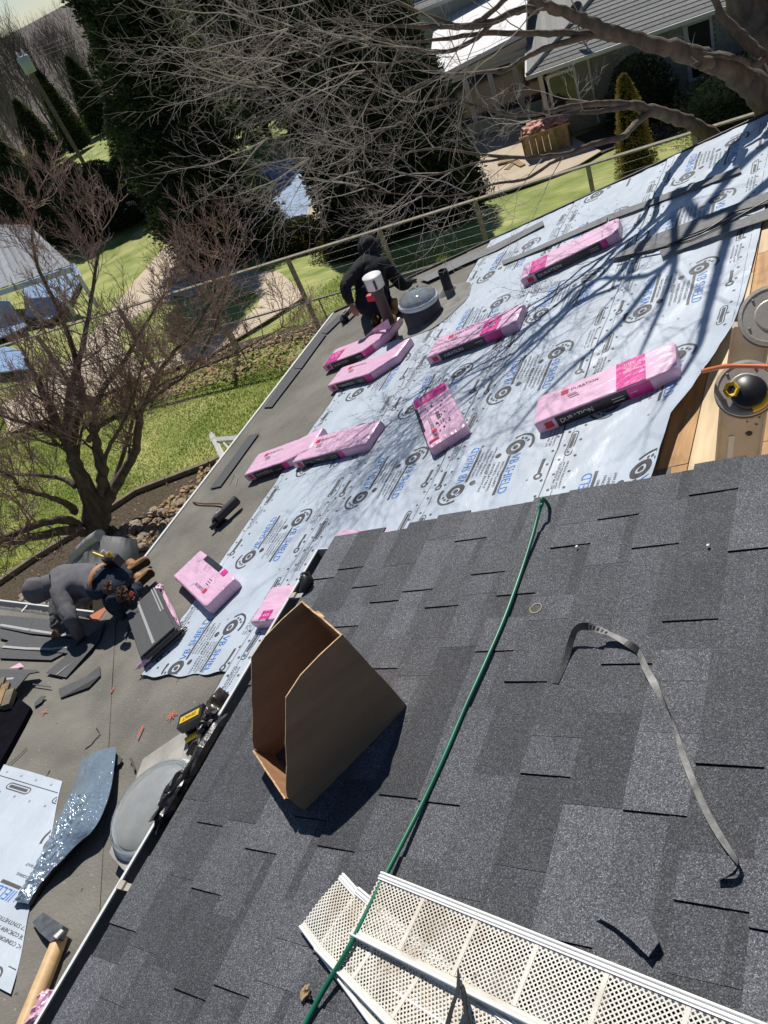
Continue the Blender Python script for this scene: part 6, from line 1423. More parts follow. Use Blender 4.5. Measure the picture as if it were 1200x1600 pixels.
limb2([(1110, 97), (1098, 99), (1090, 96)], [0.05, 0.055, 0.05], [8.75, 8.6, 8.55], 10, 0, 0.1, depth=0)
limb2([(905, 28), (863, 12), (838, 2), (820, -30)], [0.055, 0.05, 0.045, 0.04], [8.5, 8.3, 8.2, 8.2], 9, 0.1)
limb2([(997, 63), (940, 56), (880, 52), (840, 52), (760, 52), (700, 60), (640, 66), (580, 60)], [0.05, 0.045, 0.038, 0.034, 0.028, 0.022, 0.014, 0.008], [8.8, 8.6, 8.5, 8.4, 8.2, 8.1, 8.0, 8.0], 8, 0.45)
limb2([(935, 54), (860, 72), (820, 90), (790, 110), (760, 112), (700, 115), (640, 95), (570, 110)], [0.035, 0.032, 0.028, 0.024, 0.02, 0.016, 0.012, 0.007], [8.6, 8.4, 8.3, 8.2, 8.2, 8.1, 8.1, 8.0], 7, 0.45)
limb2([(840, 14), (810, 16), (770, 34), (730, 42), (690, 42), (600, 40), (520, 30), (450, 45)], [0.045, 0.038, 0.034, 0.03, 0.025, 0.018, 0.012, 0.007], [8.3, 8.2, 8.1, 8.1, 8.0, 8.0, 8.0, 8.0], 8, 0.6)
limb2([(770, 34), (745, 60), (700, 80), (650, 78), (590, 70), (520, 88), (440, 100)], [0.028, 0.026, 0.024, 0.02, 0.014, 0.01, 0.006], [8.1, 8.1, 8.0, 8.0, 7.9, 7.9, 7.9], 7, 0.7)
limb2([(800, -12), (760, 25), (720, 40), (660, 20), (600, 0), (520, -10)], [0.03, 0.028, 0.024, 0.018, 0.012, 0.008], [8.1, 8.1, 8.1, 8.0, 8.0, 8.0], 7, 0.55)
limb2([(1150, 250), (1107, 208), (1075, 192), (1040, 177), (1007, 170), (975, 162), (932, 162), (890, 166), (850, 176), (800, 180), (740, 165), (700, 155), (650, 160)], [0.10, 0.085, 0.075, 0.068, 0.06, 0.045, 0.034, 0.028, 0.024, 0.020, 0.016, 0.012, 0.007], [9.9, 9.7, 9.4, 9.2, 9.0, 8.8, 8.5, 8.3, 8.1, 8.0, 8.0, 8.0, 8.0], 9, 0.2, 0.5)
limb2([(980, 168), (925, 175), (900, 176), (870, 180), (830, 188)], [0.03, 0.026, 0.018, 0.012, 0.006], [8.2, 8.1, 8.1, 8.1, 8.1], 6, 0.2, 0.3)
limb2([(1012, 176), (995, 192), (972, 213), (925, 225), (890, 240), (850, 244), (800, 246), (740, 240), (680, 232), (620, 240), (560, 232)], [0.05, 0.042, 0.036, 0.032, 0.028, 0.024, 0.02, 0.016, 0.012, 0.009, 0.006], [9.0, 8.8, 8.2, 8.1, 8.1, 8.0, 8.0, 8.0, 7.9, 7.9, 7.9], 7, 0.5, 0.55)
limb2([(890, 240), (860, 256), (820, 280), (770, 288), (720, 304), (660, 306), (600, 300), (560, 290)], [0.022, 0.02, 0.018, 0.015, 0.012, 0.009, 0.007, 0.005], [8.1, 8.1, 8.0, 8.0, 8.0, 8.0, 8.0, 8.0], 6, 0.6, 0.6)
limb2([(800, 246), (740, 256), (700, 268), (650, 276), (600, 262), (560, 268)], [0.016, 0.014, 0.012, 0.010, 0.007, 0.004], [8.0, 8.0, 8.0, 8.0, 8.0, 8.0], 6, 0.8, 0.6)
limb2([(640, 66), (600, 120), (560, 180), (520, 200), (470, 190), (420, 215)], [0.02, 0.017, 0.014, 0.011, 0.008, 0.005], [8.0, 8.0, 8.0, 8.0, 8.0, 8.0], 6, 0.8, 0.7)
limb2([(700, 115), (640, 140), (590, 170), (520, 160), (460, 150), (400, 130)], [0.02, 0.017, 0.013, 0.011, 0.008, 0.005], [8.1, 8.0, 8.0, 8.0, 8.0, 8.0], 6, 0.8, 0.7)
limb2([(600, 40), (540, 60), (480, 80), (430, 60), (390, 30)], [0.018, 0.014, 0.011, 0.008, 0.005], [8.0, 8.0, 8.0, 8.0, 8.0], 6, 0.85, 0.7)
limb2([(720, 156), (660, 175), (610, 200), (560, 215), (500, 240), (480, 250)], [0.018, 0.014, 0.012, 0.009, 0.007, 0.004], [8.0, 8.0, 8.0, 8.0, 8.0, 8.0], 6, 0.8, 0.6)
# boughs above the picture that still shade the white sheets
def limb3(P, rs, **k):
    P = smooth(P, 5); R0 = np.interp(np.linspace(0, len(rs) - 1, len(P)), range(len(rs)), rs); trunk.tube(P, list(R0), 8); n = len(P)
    for i in range(n // 3, n):
        if rg.random() < 0.22:
            d = P[min(i + 1, n - 1)] - P[i - 1]; d /= np.linalg.norm(d); grow(tw, P[i], d * 0.8 + rvec(rg) * 0.7, rg.uniform(0.5, 1.0), max(R0[i] * 0.3, 0.008), 3, rg, up=0.02, spread=0.6, minr=0.0025, kids=(2, 3), wig=0.2)
def shadow_src(px, t): return low(px) - np.array(SUN) * t
limb3([np.array([0.4, 9.8, -2.0]), shadow_src((1150, 330), 5.0), shadow_src((1060, 300), 5.0), shadow_src((1055, 420), 4.6), shadow_src((1000, 560), 4.4)], [0.12, 0.06, 0.05, 0.035, 0.012])
limb3([shadow_src((1150, 330), 5.0), shadow_src((1110, 470), 4.8), shadow_src((1090, 560), 4.6), shadow_src((1040, 640), 4.6)], [0.05, 0.04, 0.03, 0.012])
limb3([np.array([0.4, 9.8, -1.4]), shadow_src((1180, 240), 5.6), shadow_src((1040, 420), 5.0), shadow_src((930, 440), 5.0), shadow_src((850, 520), 4.8), shadow_src((770, 600), 4.8)], [0.10, 0.06, 0.04, 0.03, 0.022, 0.01])
limb3([shadow_src((1040, 420), 5.0), shadow_src((960, 520), 4.8), shadow_src((870, 600), 4.7), shadow_src((800, 680), 4.7)], [0.035, 0.028, 0.02, 0.01])
trunk.build('trunk', M_bark, bt); tw.build('twigs', [M_bark, M_twig], bt); print('tree2', len(tw.f))
# evergreens: dark inner body plus thousands of leaf sprays
def spray_geo(n, rg):    # one little fan of scale leaves
    vs = []; fs = []
    for k in range(n):
        a = (k / max(n - 1, 1) - 0.5) * 1.7; L = rg.uniform(0.7, 1.0); b = len(vs); w_ = 0.16
        vs += [(0, 0, 0), (math.sin(a) * L * 0.6 - w_ * math.cos(a), 0.05, math.cos(a) * L * 0.6 + w_ * math.sin(a)), (math.sin(a) * L, 0, math.cos(a) * L), (math.sin(a) * L * 0.6 + w_ * math.cos(a), -0.05, math.cos(a) * L * 0.6 - w_ * math.sin(a))]; fs.append((b, b + 1, b + 2, b + 3))
    return np.array(vs), fs
def evergreen(label, base, h, r, n, seed, size=0.22, prof=None, mats=(M_arb, M_arbl), name='arborvitae', group=None, lean=(0, 0), trunks=1, lobes=0.25, core=True, cat='tree'):
    rg = random.Random(seed); base = np.array(base, float); t = thing(name, label, cat, base, group)
    prof = prof or (lambda z: (math.sin(min(1, z * 2.6 + 0.35) * math.pi / 2)) * (1 - max(0, z)) ** 0.62)
    def rad_(a, z): return r * prof(z) * (1 + lobes * mnoise.noise((math.cos(a) * 1.6 + seed, math.sin(a) * 1.6, z * h * 0.55)) + lobes * 0.6 * mnoise.noise((math.cos(a) * 4 + seed, math.sin(a) * 4, z * h * 1.4)))
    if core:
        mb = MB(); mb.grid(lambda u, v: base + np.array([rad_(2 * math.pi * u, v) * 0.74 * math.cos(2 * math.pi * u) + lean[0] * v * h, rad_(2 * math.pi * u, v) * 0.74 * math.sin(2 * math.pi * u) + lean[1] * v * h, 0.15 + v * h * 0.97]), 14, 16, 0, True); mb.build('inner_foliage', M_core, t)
    V3 = []; F3 = []; MI = []
    svs, sfs = spray_geo(2, rg); n = int(n * 1.5); size = size * 0.74
    for i in range(n):
        z = rg.random() ** 1.15; a = rg.uniform(0, 2 * math.pi); rr_ = rad_(a, z) * rg.uniform(0.72, 1.06)
        p = base + np.array([rr_ * math.cos(a) + lean[0] * z * h, rr_ * math.sin(a) + lean[1] * z * h, 0.1 + z * h])
        o = np.array([math.cos(a), math.sin(a), 0]); up_v = Z * rg.uniform(0.5, 1.1) + o * rg.uniform(0.2, 0.9) + rvec(rg) * 0.35; up_v /= np.linalg.norm(up_v)
        s = np.cross(up_v, rvec(rg)); s /= max(np.linalg.norm(s), 1e-6); q = np.cross(s, up_v); k = size * rg.uniform(0.6, 1.3)
        b = len(V3); W_ = svs @ np.array([s, q, up_v]) * k + p; V3 += [tuple(w) for w in W_]; F3 += [tuple(b + j for j in f) for f in sfs]; MI += [1 if rg.random() < 0.30 else 0] * len(sfs)
    mb = MB(); mb.v = V3; mb.f = F3; mb.m = MI; mb.sm = [False] * len(F3); mb.build('foliage', list(mats), t)
    if trunks:
        mb = MB()
        for k in range(trunks):
            a = k * 2.1 + 0.5; o = np.array([math.cos(a), math.sin(a), 0]) * (0.18 * r if trunks > 1 else 0); mb.tube([base + o, base + o * 2.0 + Z * h * 0.35, base + o * 2.5 + np.array([lean[0], lean[1], 1.0]) * h * 0.8], [0.11, 0.08, 0.03], 6)
        mb.build('trunk', M_bark, t)
    return t
g1 = 'tall arborvitae along the fence'
def gb(px): q = G(px); return np.array([q[0], q[1], gz(q[0], q[1])])
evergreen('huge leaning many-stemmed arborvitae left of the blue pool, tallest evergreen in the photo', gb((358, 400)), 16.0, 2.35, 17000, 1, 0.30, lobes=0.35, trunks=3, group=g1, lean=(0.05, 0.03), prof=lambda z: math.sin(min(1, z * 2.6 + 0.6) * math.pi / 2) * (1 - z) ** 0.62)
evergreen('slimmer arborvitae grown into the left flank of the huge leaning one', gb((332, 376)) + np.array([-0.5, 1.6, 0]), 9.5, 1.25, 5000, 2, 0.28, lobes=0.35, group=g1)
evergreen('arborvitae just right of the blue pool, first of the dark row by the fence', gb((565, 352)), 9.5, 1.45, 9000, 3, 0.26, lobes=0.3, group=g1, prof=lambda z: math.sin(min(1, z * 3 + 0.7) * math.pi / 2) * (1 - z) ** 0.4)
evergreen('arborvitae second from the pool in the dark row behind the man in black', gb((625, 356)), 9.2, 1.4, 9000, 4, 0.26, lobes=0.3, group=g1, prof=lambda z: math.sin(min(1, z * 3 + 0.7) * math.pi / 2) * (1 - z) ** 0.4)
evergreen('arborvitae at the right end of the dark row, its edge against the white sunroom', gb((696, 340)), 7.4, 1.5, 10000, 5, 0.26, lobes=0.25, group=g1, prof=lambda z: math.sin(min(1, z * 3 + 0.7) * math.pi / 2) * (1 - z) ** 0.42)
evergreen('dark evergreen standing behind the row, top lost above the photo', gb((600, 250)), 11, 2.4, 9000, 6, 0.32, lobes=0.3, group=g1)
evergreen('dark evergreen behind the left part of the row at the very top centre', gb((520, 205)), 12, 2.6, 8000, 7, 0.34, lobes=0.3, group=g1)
g2 = 'small cone shaped arborvitae at the far left'
for k, (px, top, w_, lab) in enumerate([((45, 305), (2, 208), 1.9, 'cone arborvitae lowest at the left edge of the photo'), ((82, 255), (12, 165), 1.6, 'cone arborvitae with a lit mossy tip just right of the left edge'), ((128, 235), (60, 108), 1.25, 'slim cone arborvitae directly under the grey transformer'),
        ((168, 205), (108, 90), 1.7, 'broad cone arborvitae right of the transformer'), ((215, 245), (160, 160), 2.1, 'squat cone arborvitae tucked against the huge leaning one'),
        ((345, 170), (262, 20), 1.5, 'slim cone arborvitae right behind the huge leaning one near the top'), ((318, 68), (284, 14), 1.4, 'small cone arborvitae in front of the pale far slope'), ((352, 92), (312, -12), 2.0, 'cone arborvitae standing between the pale slope and the spruce at the top')]):
    b = gb(px); r_ = ray(top); hh, _e = vtop(top, b), 0; hgt_ = hh - b[2]
    evergreen(lab, b, max(hgt_, 2.5), w_ * math.hypot(b[0], b[1]) / 70, 2600, 20 + k, 0.16 * math.hypot(b[0], b[1]) / 40, prof=lambda z: (1 - z) ** 0.75 * min(1, z * 6 + 0.6), group=g2, lobes=0.12)
for k, (px, h_, w_, lab) in enumerate([((20, 372), 3.6, 2.2, 'dark shrub mass at the left edge just above the grey ribbed roof'), ((72, 366), 3.8, 2.2, 'second dark shrub from the left edge above the grey ribbed roof'), ((120, 372), 3.9, 2.0, 'dark shrub at the right corner of the grey ribbed roof'),
        ((160, 366), 3.6, 1.9, 'dark shrub between the ribbed roof and the sunlit lawn strip'), ((195, 352), 3.2, 1.7, 'dark shrub left of the white garden shade'), ((232, 338), 3.0, 1.6, 'dark shrub right behind the white garden shade')]):
    evergreen(lab, gb(px), h_, w_, 3200, 80 + k, 0.20, mats=(M_bush, M_arb), name='dense_shrub', cat='shrub', group='dark shrubs behind the left lawn', trunks=0, prof=lambda z: math.sin(min(1, z * 2 + 0.6) * math.pi / 2) * math.sqrt(max(0, 1 - z * z)))
evergreen('small golden green arborvitae behind the fence at the right', gb((1000, 292)), 2.9, 0.62, 3500, 40, 0.10, mats=(M_gold, M_gold), prof=lambda z: math.sin(min(1, z * 3 + 0.5) * math.pi / 2) * (1 - z) ** 0.5, lobes=0.35)
for k, (u, v, w_, h_, lab) in enumerate([(3.4, -0.7, 1.3, 2.0, 'round dark bush against the brick wall left of the tall window'), (8.6, -1.0, 2.2, 2.0, 'wide dark bush against the brick wall below the thick bough at the right'), (6.3, -3.0, 2.4, 1.5, 'low spreading dark bush behind the golden arborvitae')]):
    q = H(u, v, 0); q[2] = gz(q[0], q[1]); evergreen(lab, q, h_, w_, 3500, 50 + k, 0.13, mats=(M_bush, M_bush), name='bush', prof=lambda z: math.sin(min(1, z * 2 + 0.6) * math.pi / 2) * math.sqrt(max(0, 1 - z * z)), cat='bush', group='dark bushes along the neighbour house', trunks=0)
for k, (px, h_, w_, lab) in enumerate([((385, 305), 1.3, 1.2, 'fresh green leafy shrub left of the blue pool'), ((462, 232), 1.4, 2.2, 'sunlit lime green shrub above the blue pool'), ((262, 345), 0.9, 0.5, 'tiny bright green shrub by the white garden shade')]):
    evergreen(lab, gb(px), h_, w_, 1600, 60 + k, 0.13, mats=(M_yng, M_yng), name='shrub', cat='shrub', core=False, trunks=0, prof=lambda z: math.sqrt(max(0, 1 - z * z)))
for k, (px, h_, w_, lab) in enumerate([((400, 372), 1.2, 1.6, 'dark low shrub at the foot of the huge arborvitae'), ((470, 388), 0.9, 1.4, 'low brownish green shrub by the fence below the pool'), ((560, 392), 0.8, 1.4, 'low shrub behind the fence above the man in black')]):
    evergreen(lab, gb(px), h_, w_, 2500, 70 + k, 0.12, mats=(M_bush, M_gold) if k else (M_bush, M_arb), name='shrub', cat='shrub', trunks=0, prof=lambda z: math.sqrt(max(0, 1 - z * z)))
# spruce with drooping boughs
sb = gb((425, 225)); st = thing('spruce', 'spruce with open drooping boughs standing over the pool', 'tree', sb); rg = random.Random(77)
mb = MB(); mb.tube([sb, sb + Z * 6, sb + Z * 11.5], [0.20, 0.13, 0.02], 8); mb.build('trunk', M_bark, st)
br = MB(); V3 = []; F3 = []; svs, sfs = spray_geo(3, rg)
for i in range(95):
    z = 1.6 + 9.6 * (i / 95) ** 1.0; L = 3.6 * (1 - (z / 12.2)) ** 0.75 * rg.uniform(0.7, 1.1) + 0.2; a = i * 2.399; o = np.array([math.cos(a), math.sin(a), 0]); s = np.array([-o[1], o[0], 0])
    P = [sb + Z * z + o * L * t + Z * (-0.22 * L * math.sin(t * 2.6)) for t in np.linspace(0, 1, 7)]; br.tube(P, [0.035 * (1 - t * 0.8) for t in np.linspace(0, 1, 7)], 4)
    for t in np.linspace(0.25, 1, int(12 * L / 2 + 6)):
        q = P[0] + (P[-1] - P[0]) * t; q = sb + Z * z + o * L * t + Z * (-0.22 * L * math.sin(t * 2.6))
        for sg in (-1, 1):
            l2 = 0.62 * (1.15 - t) + 0.12
            for u in np.linspace(0.1, 1, 5):
                for _ in range(2):
                    p = q + s * sg * l2 * u + o * 0.2 * u - Z * 0.16 * u * l2 * 2 + rvec(rg) * 0.05; d = -Z * rg.uniform(0.0, 0.7) + s * sg * 0.6 + o * 0.5 + rvec(rg) * 0.4; d /= np.linalg.norm(d)
                    e = np.cross(d, rvec(rg)); e /= max(np.linalg.norm(e), 1e-6); f_ = np.cross(e, d); b = len(V3); W_ = svs @ np.array([e, f_, d]) * 0.23 + p; V3 += [tuple(w) for w in W_]; F3 += [tuple(b + j for j in f) for f in sfs]
br.build('boughs', M_bark, st); mb = MB(); mb.v = V3; mb.f = F3; mb.m = [0] * len(F3); mb.sm = [False] * len(F3); mb.build('needles', M_spr, st); print('spruce', len(F3))
# far woods and slope
hill = MB()
def hf(u, v):
    a = rad(-75 + 95 * u); r0_ = 85 + 150 * v; z = -16.7 + 15.5 * (v ** 0.8) + 2.2 * mnoise.noise((u * 6, v * 3, 0)); 
    z = min(z, -1.2 + 0.9 * mnoise.noise((u * 9, 2, 0))); return np.array([r0_ * math.sin(a), r0_ * math.cos(a), z])
hill.grid(hf, 60, 20, 0, True); hill.build('hill', M_woods, None, org=(0, 0, 0), kind='structure')
rg = random.Random(90); wd = MB()
protos_tw = []
for k in range(3):
    m_ = MB(); grow(m_, np.zeros(3), (0, 0, 1.0), 4.6, 0.16, 3, rg, up=0.35, spread=0.6, minr=0.030, kids=(3, 4), shrink=0.68, wig=0.12, seg=4); protos_tw.append((np.array(m_.v), m_.f))
for i in range(260):
    a = rad(rg.uniform(-62, -28)); r0_ = rg.uniform(98, 180); z = gz(r0_ * math.sin(a), r0_ * math.cos(a)); zz_ = hf((math.degrees(a) + 75) / 95, min(1, max(0, (r0_ - 85) / 150)))[2] if r0_ > 85 else z
    vv, ff = protos_tw[i % 3]; s = rg.uniform(0.5, 0.95); ca, sa = math.cos(i), math.sin(i); Rm = np.array([[ca, -sa, 0], [sa, ca, 0], [0, 0, 1]]).T
    wd.add(vv @ Rm * s + np.array([r0_ * math.sin(a), r0_ * math.cos(a), max(z, zz_) - 0.5]), ff, 0)
wd.build('far_woods', mat('far_twigs', (0.17, 0.145, 0.135), 1.0, 0.3, 0.4), None, kind='stuff', label='far bare woodland on the slope behind the cone shaped evergreens', cat='woodland'); print('woods', len(wd.f))
# a nearer bare grove at the far left against the sky
g3 = 'bare trees against the sky at the top left'
for k, (px, hgt_, lab) in enumerate([((62, 165), 15, 'tallest bare tree against the sky behind the transformer pole'), ((18, 190), 14, 'bare tree at the extreme top left edge'), ((112, 130), 13, 'lower bare tree right of the transformer')]):
    b = ray(px); b = b / math.hypot(b[0], b[1]) * (104 + 6 * k); b[2] = gz(b[0], b[1]); t = thing('bare_tree', lab, 'tree', b, g3); m_ = MB(); rgk = random.Random(100 + k); s = hgt_ / 9.0
    for q in range(3): grow(m_, b, np.array([0.25 * (q - 1), 0.1, 1.0]), hgt_ * 0.36, 0.16, 4, rgk, up=0.30, spread=0.5, minr=0.018, kids=(3, 4), shrink=0.68, wig=0.12)
    m_.build('branches', mat('dark_twig_%d' % k, (0.12, 0.10, 0.09), 1.0), t)
# transformer on its pole
tpb = gb((135, 262)); zt = vtop((48, 84), tpb); tr = thing('utility_pole', 'utility pole carrying a pale grey transformer can above the cone evergreens', 'pole', tpb)
mb = MB(); mb.tube([tpb, np.array([tpb[0], tpb[1], zt + 0.3])], 0.15, 8); mb.build('pole', M_bark, tr)
q = np.array([tpb[0], tpb[1], zt]) + ray((60, 100)) * -0.45
mb = MB(); mb.lathe(q, Z, [(0.001, -1.0), (0.40, -1.0), (0.42, 0.0), (0.36, 0.1), (0.001, 0.12)], 16); mb.build('transformer', mat('transformer_grey', (0.36, 0.41, 0.45), 0.5), tr)
for s in (-1, 1): mb = MB(); mb.lathe(q + np.array([0.18 * s, 0.1 * s, 0.1]), Z, [(0.07, 0), (0.10, 0.08), (0.05, 0.14), (0.09, 0.2), (0.001, 0.42)], 8); mb.build('insulator', M_gut, tr)
mb = MB()
for k in range(3):
    a = q + Z * (0.2 - 0.25 * k) + np.array([0, 0, 0]); mb.tube([a, a + np.array([14, 5, -0.9]), a + np.array([28, 10, 0.2])], 0.02, 3); mb.tube([a, a + np.array([-14, -5, -0.9]), a + np.array([-28, -10, 0.2])], 0.02, 3)
mb.build('power_lines', M_plasb, tr)
# brushy hedge with an arching pale stem between the cones
q = gb((150, 205)); m_ = MB(); rgk = random.Random(5)
for k in range(30): grow(m_, q + np.array([rgk.uniform(-2.5, 2.5), rgk.uniform(-1, 1), 0.0]), np.array([rgk.uniform(-.5, .5), rgk.uniform(-.3, .3), 1]), 1.3, 0.03, 3, rgk, up=0.1, spread=0.8, minr=0.012, kids=(2, 4))
m_.build('brush', M_twigr, None, label='brushy bare thicket between the cone evergreens', cat='thicket')
gpoly('far_slope', [(232, -40), (255, 5), (290, 75), (352, 120), (402, 60), (395, -40)], mat('pale_field', (0.27, 0.22, 0.185), 1.0, 0.25, 0.12, det=12), 0.10, 0.05, kind='structure')
# =================================================================== PEOPLE
def skin_body(name, J, B, R, parent, mats, assign, label=None, sub=3):
    """J: joints, B: edges, R: radius; one continuous skinned surface; assign(face centre)->material"""
    names = list(J); me = bpy.data.meshes.new(name); o0 = np.array(ORG[parent.name])
    me.from_pydata([tuple(np.array(J[k]) - o0) for k in names], [(names.index(a), names.index(b)) for a, b in B], []); o = bpy.data.objects.new(name, me); S_.collection.objects.link(o)
    bpy.context.view_layer.objects.active = o
    sk = o.modifiers.new('s', 'SKIN'); sk.use_smooth_shade = True; ss = o.modifiers.new('u', 'SUBSURF'); ss.levels = sub; ss.render_levels = sub
    for i, k in enumerate(names):
        r = R[k]; me.skin_vertices[0].data[i].radius = (r, r) if not hasattr(r, '__len__') else r
    me.skin_vertices[0].data[0].use_root = True
    dg = bpy.context.evaluated_depsgraph_get(); me2 = bpy.data.meshes.new_from_object(o.evaluated_get(dg)); bpy.data.objects.remove(o)
    for m in mats: me2.materials.append(m)
    for p in me2.polygons: p.material_index = assign(np.array(p.center) + o0); p.use_smooth = True
    # cloth folds
    for v in me2.vertices:
        q = np.array(v.co) + o0; n = mnoise.noise((q[0] * 9, q[1] * 9, q[2] * 9)) * 0.009 - max(0.0, 0.16 - abs(mnoise.noise((q[0] * 13, q[1] * 11, q[2] * 7)))) * 0.07 - max(0.0, 0.08 - abs(mnoise.noise((q[0] * 24 + 5, q[1] * 26, q[2] * 18)))) * 0.05 + 0.006; v.co = v.co + v.normal * n
    ob = bpy.data.objects.new(name, me2); S_.collection.objects.link(ob); ob.parent = parent; return ob
def segd(p, a, b):
    a, b = np.array(a), np.array(b); t = max(0, min(1, (p - a) @ (b - a) / ((b - a) @ (b - a)))); return np.linalg.norm(p - a - (b - a) * t)
def hand(par, wrist, toward, nrm, m=M_skin, curl=0.5, s=1.0, nm='hand'):
    f = np.array(toward, float) - np.array(wrist); f /= np.linalg.norm(f); n = np.array(nrm, float); n = n - f * (n @ f); n /= np.linalg.norm(n); sd_ = np.cross(n, f); mb = MB(); w_ = np.array(wrist)
    mb.tube([w_ - f * 0.02, w_ + f * 0.03 * s, w_ + f * 0.07 * s, w_ + f * 0.095 * s], [0.026, 0.032, 0.038, 0.030], 10)
    for i, (o, L) in enumerate(((-0.030, 0.062), (-0.010, 0.074), (0.010, 0.070), (0.029, 0.055))):
        b = w_ + f * 0.085 * s + sd_ * o; pts = [b - f * 0.02]; d = f.copy()
        for k in range(3): d = d * math.cos(curl * 0.6) - n * math.sin(curl * 0.6); d /= np.linalg.norm(d); pts.append(pts[-1] + d * L * (0.55, 0.42, 0.34)[k])
        mb.tube(pts, [0.0095, 0.009, 0.0085, 0.007], 7)
    b = w_ + f * 0.03 - sd_ * 0.028; mb.tube([b, b - sd_ * 0.03 + f * 0.02, b - sd_ * 0.035 + f * 0.055 - n * 0.01], [0.014, 0.011, 0.008], 7)
    return mb.build(nm, m, par)
# --- the crouching roofer in grey
pk = thing('person', 'person in grey hoodie and leather tool belt crouching head down laying shingles', 'person', low((190, 960)))
K1 = low((192, 962), 0.10); K2 = low((174, 945), 0.10)
Ft1 = low((222, 905), 0.10); Ft2 = low((210, 886), 0.10)
pel = low((176, 910), 0.36); che = planeB((112, 905), 0.48); hed = planeB((62, 921), 0.50); nec = che + (hed - che) * 0.52
shN = planeB((97, 934), 0.42); shF = planeB((90, 898), 0.42)
haN = planeB((128, 1000), 0.05); haF = planeB((86, 990), 0.05)
DBG = [('thigh', pel, K1), ('shin', K1, Ft1), ('torso', pel, che), ('neck', che, hed), ('shoulders', shN, shF), ('armN', shN, haN), ('armF', shF, haF)]
for n_, a_, b2_ in DBG: print('P1', n_, round(float(np.linalg.norm(a_ - b2_)), 2))
def elbow(a, b, La, Lb, out):
    a, b = np.array(a), np.array(b); d = np.linalg.norm(b - a); u = (b - a) / d; x = (La * La - Lb * Lb + d * d) / (2 * d); h = math.sqrt(max(0.0, La * La - x * x)); o = np.array(out, float); o = o - u * (o @ u); o /= np.linalg.norm(o); return a + u * x + o * h
elN = elbow(shN, haN, 0.31, 0.28, (0.6, -0.3, 0.5)); elF = elbow(shF, haF, 0.31, 0.28, (0.5, 0.5, 0.3))
hipN = pel + np.array([0.02, -0.11, -0.05]); hipF = pel + np.array([0.0, 0.12, -0.05])
mid1 = pel * 0.6 + che * 0.4 + NW * 0.015
J = dict(pel=pel, mid=mid1, che=che, nec=nec, hed=hed, shN=shN, elN=elN, wrN=elN + (haN - elN) * 0.88, shF=shF, elF=elF, wrF=elF + (haF - elF) * 0.88, hN=hipN, K1=K1, A1=Ft1 + (K1 - Ft1) * 0.12, hF=hipF, K2=K2, A2=Ft2 + (K2 - Ft2) * 0.12)
Bn = [('pel', 'mid'), ('mid', 'che'), ('che', 'nec'), ('nec', 'hed'), ('che', 'shN'), ('shN', 'elN'), ('elN', 'wrN'), ('che', 'shF'), ('shF', 'elF'), ('elF', 'wrF'), ('pel', 'hN'), ('hN', 'K1'), ('K1', 'A1'), ('pel', 'hF'), ('hF', 'K2'), ('K2', 'A2')]
Rr = dict(pel=(0.155, 0.145), mid=(0.165, 0.15), che=(0.175, 0.155), nec=0.075, hed=0.085, shN=0.10, elN=0.068, wrN=0.045, shF=0.095, elF=0.072, wrF=0.046, hN=0.105, K1=0.075, A1=0.052, hF=0.105, K2=0.075, A2=0.052)
def asg(p):
    legs = min(segd(p, hipN, K1), segd(p, K1, Ft1), segd(p, hipF, K2), segd(p, K2, Ft2)); up_ = min(segd(p, mid1, che), segd(p, che, hed), segd(p, shN, elN), segd(p, elN, haN), segd(p, shF, elF), segd(p, elF, haF))
    return 1 if (legs < up_ or segd(p, pel, mid1 * 0.3 + pel * 0.7) < up_ - 0.02) else 0
skin_body('body', J, Bn, Rr, pk, [M_hood, M_jean], asg)
fw = hed - nec; fw /= np.linalg.norm(fw)
mb = MB(); crumple(mb, hed + fw * 0.03, 0.135, 0.122, 0.132, 3, n=12, amp=0.10); 
for f in range(len(mb.sm)): mb.sm[f] = True
mb.tube([nec + fw * 0.02, nec + fw * 0.09], [0.112, 0.112], 14); mb.build('hood', M_hood, pk)
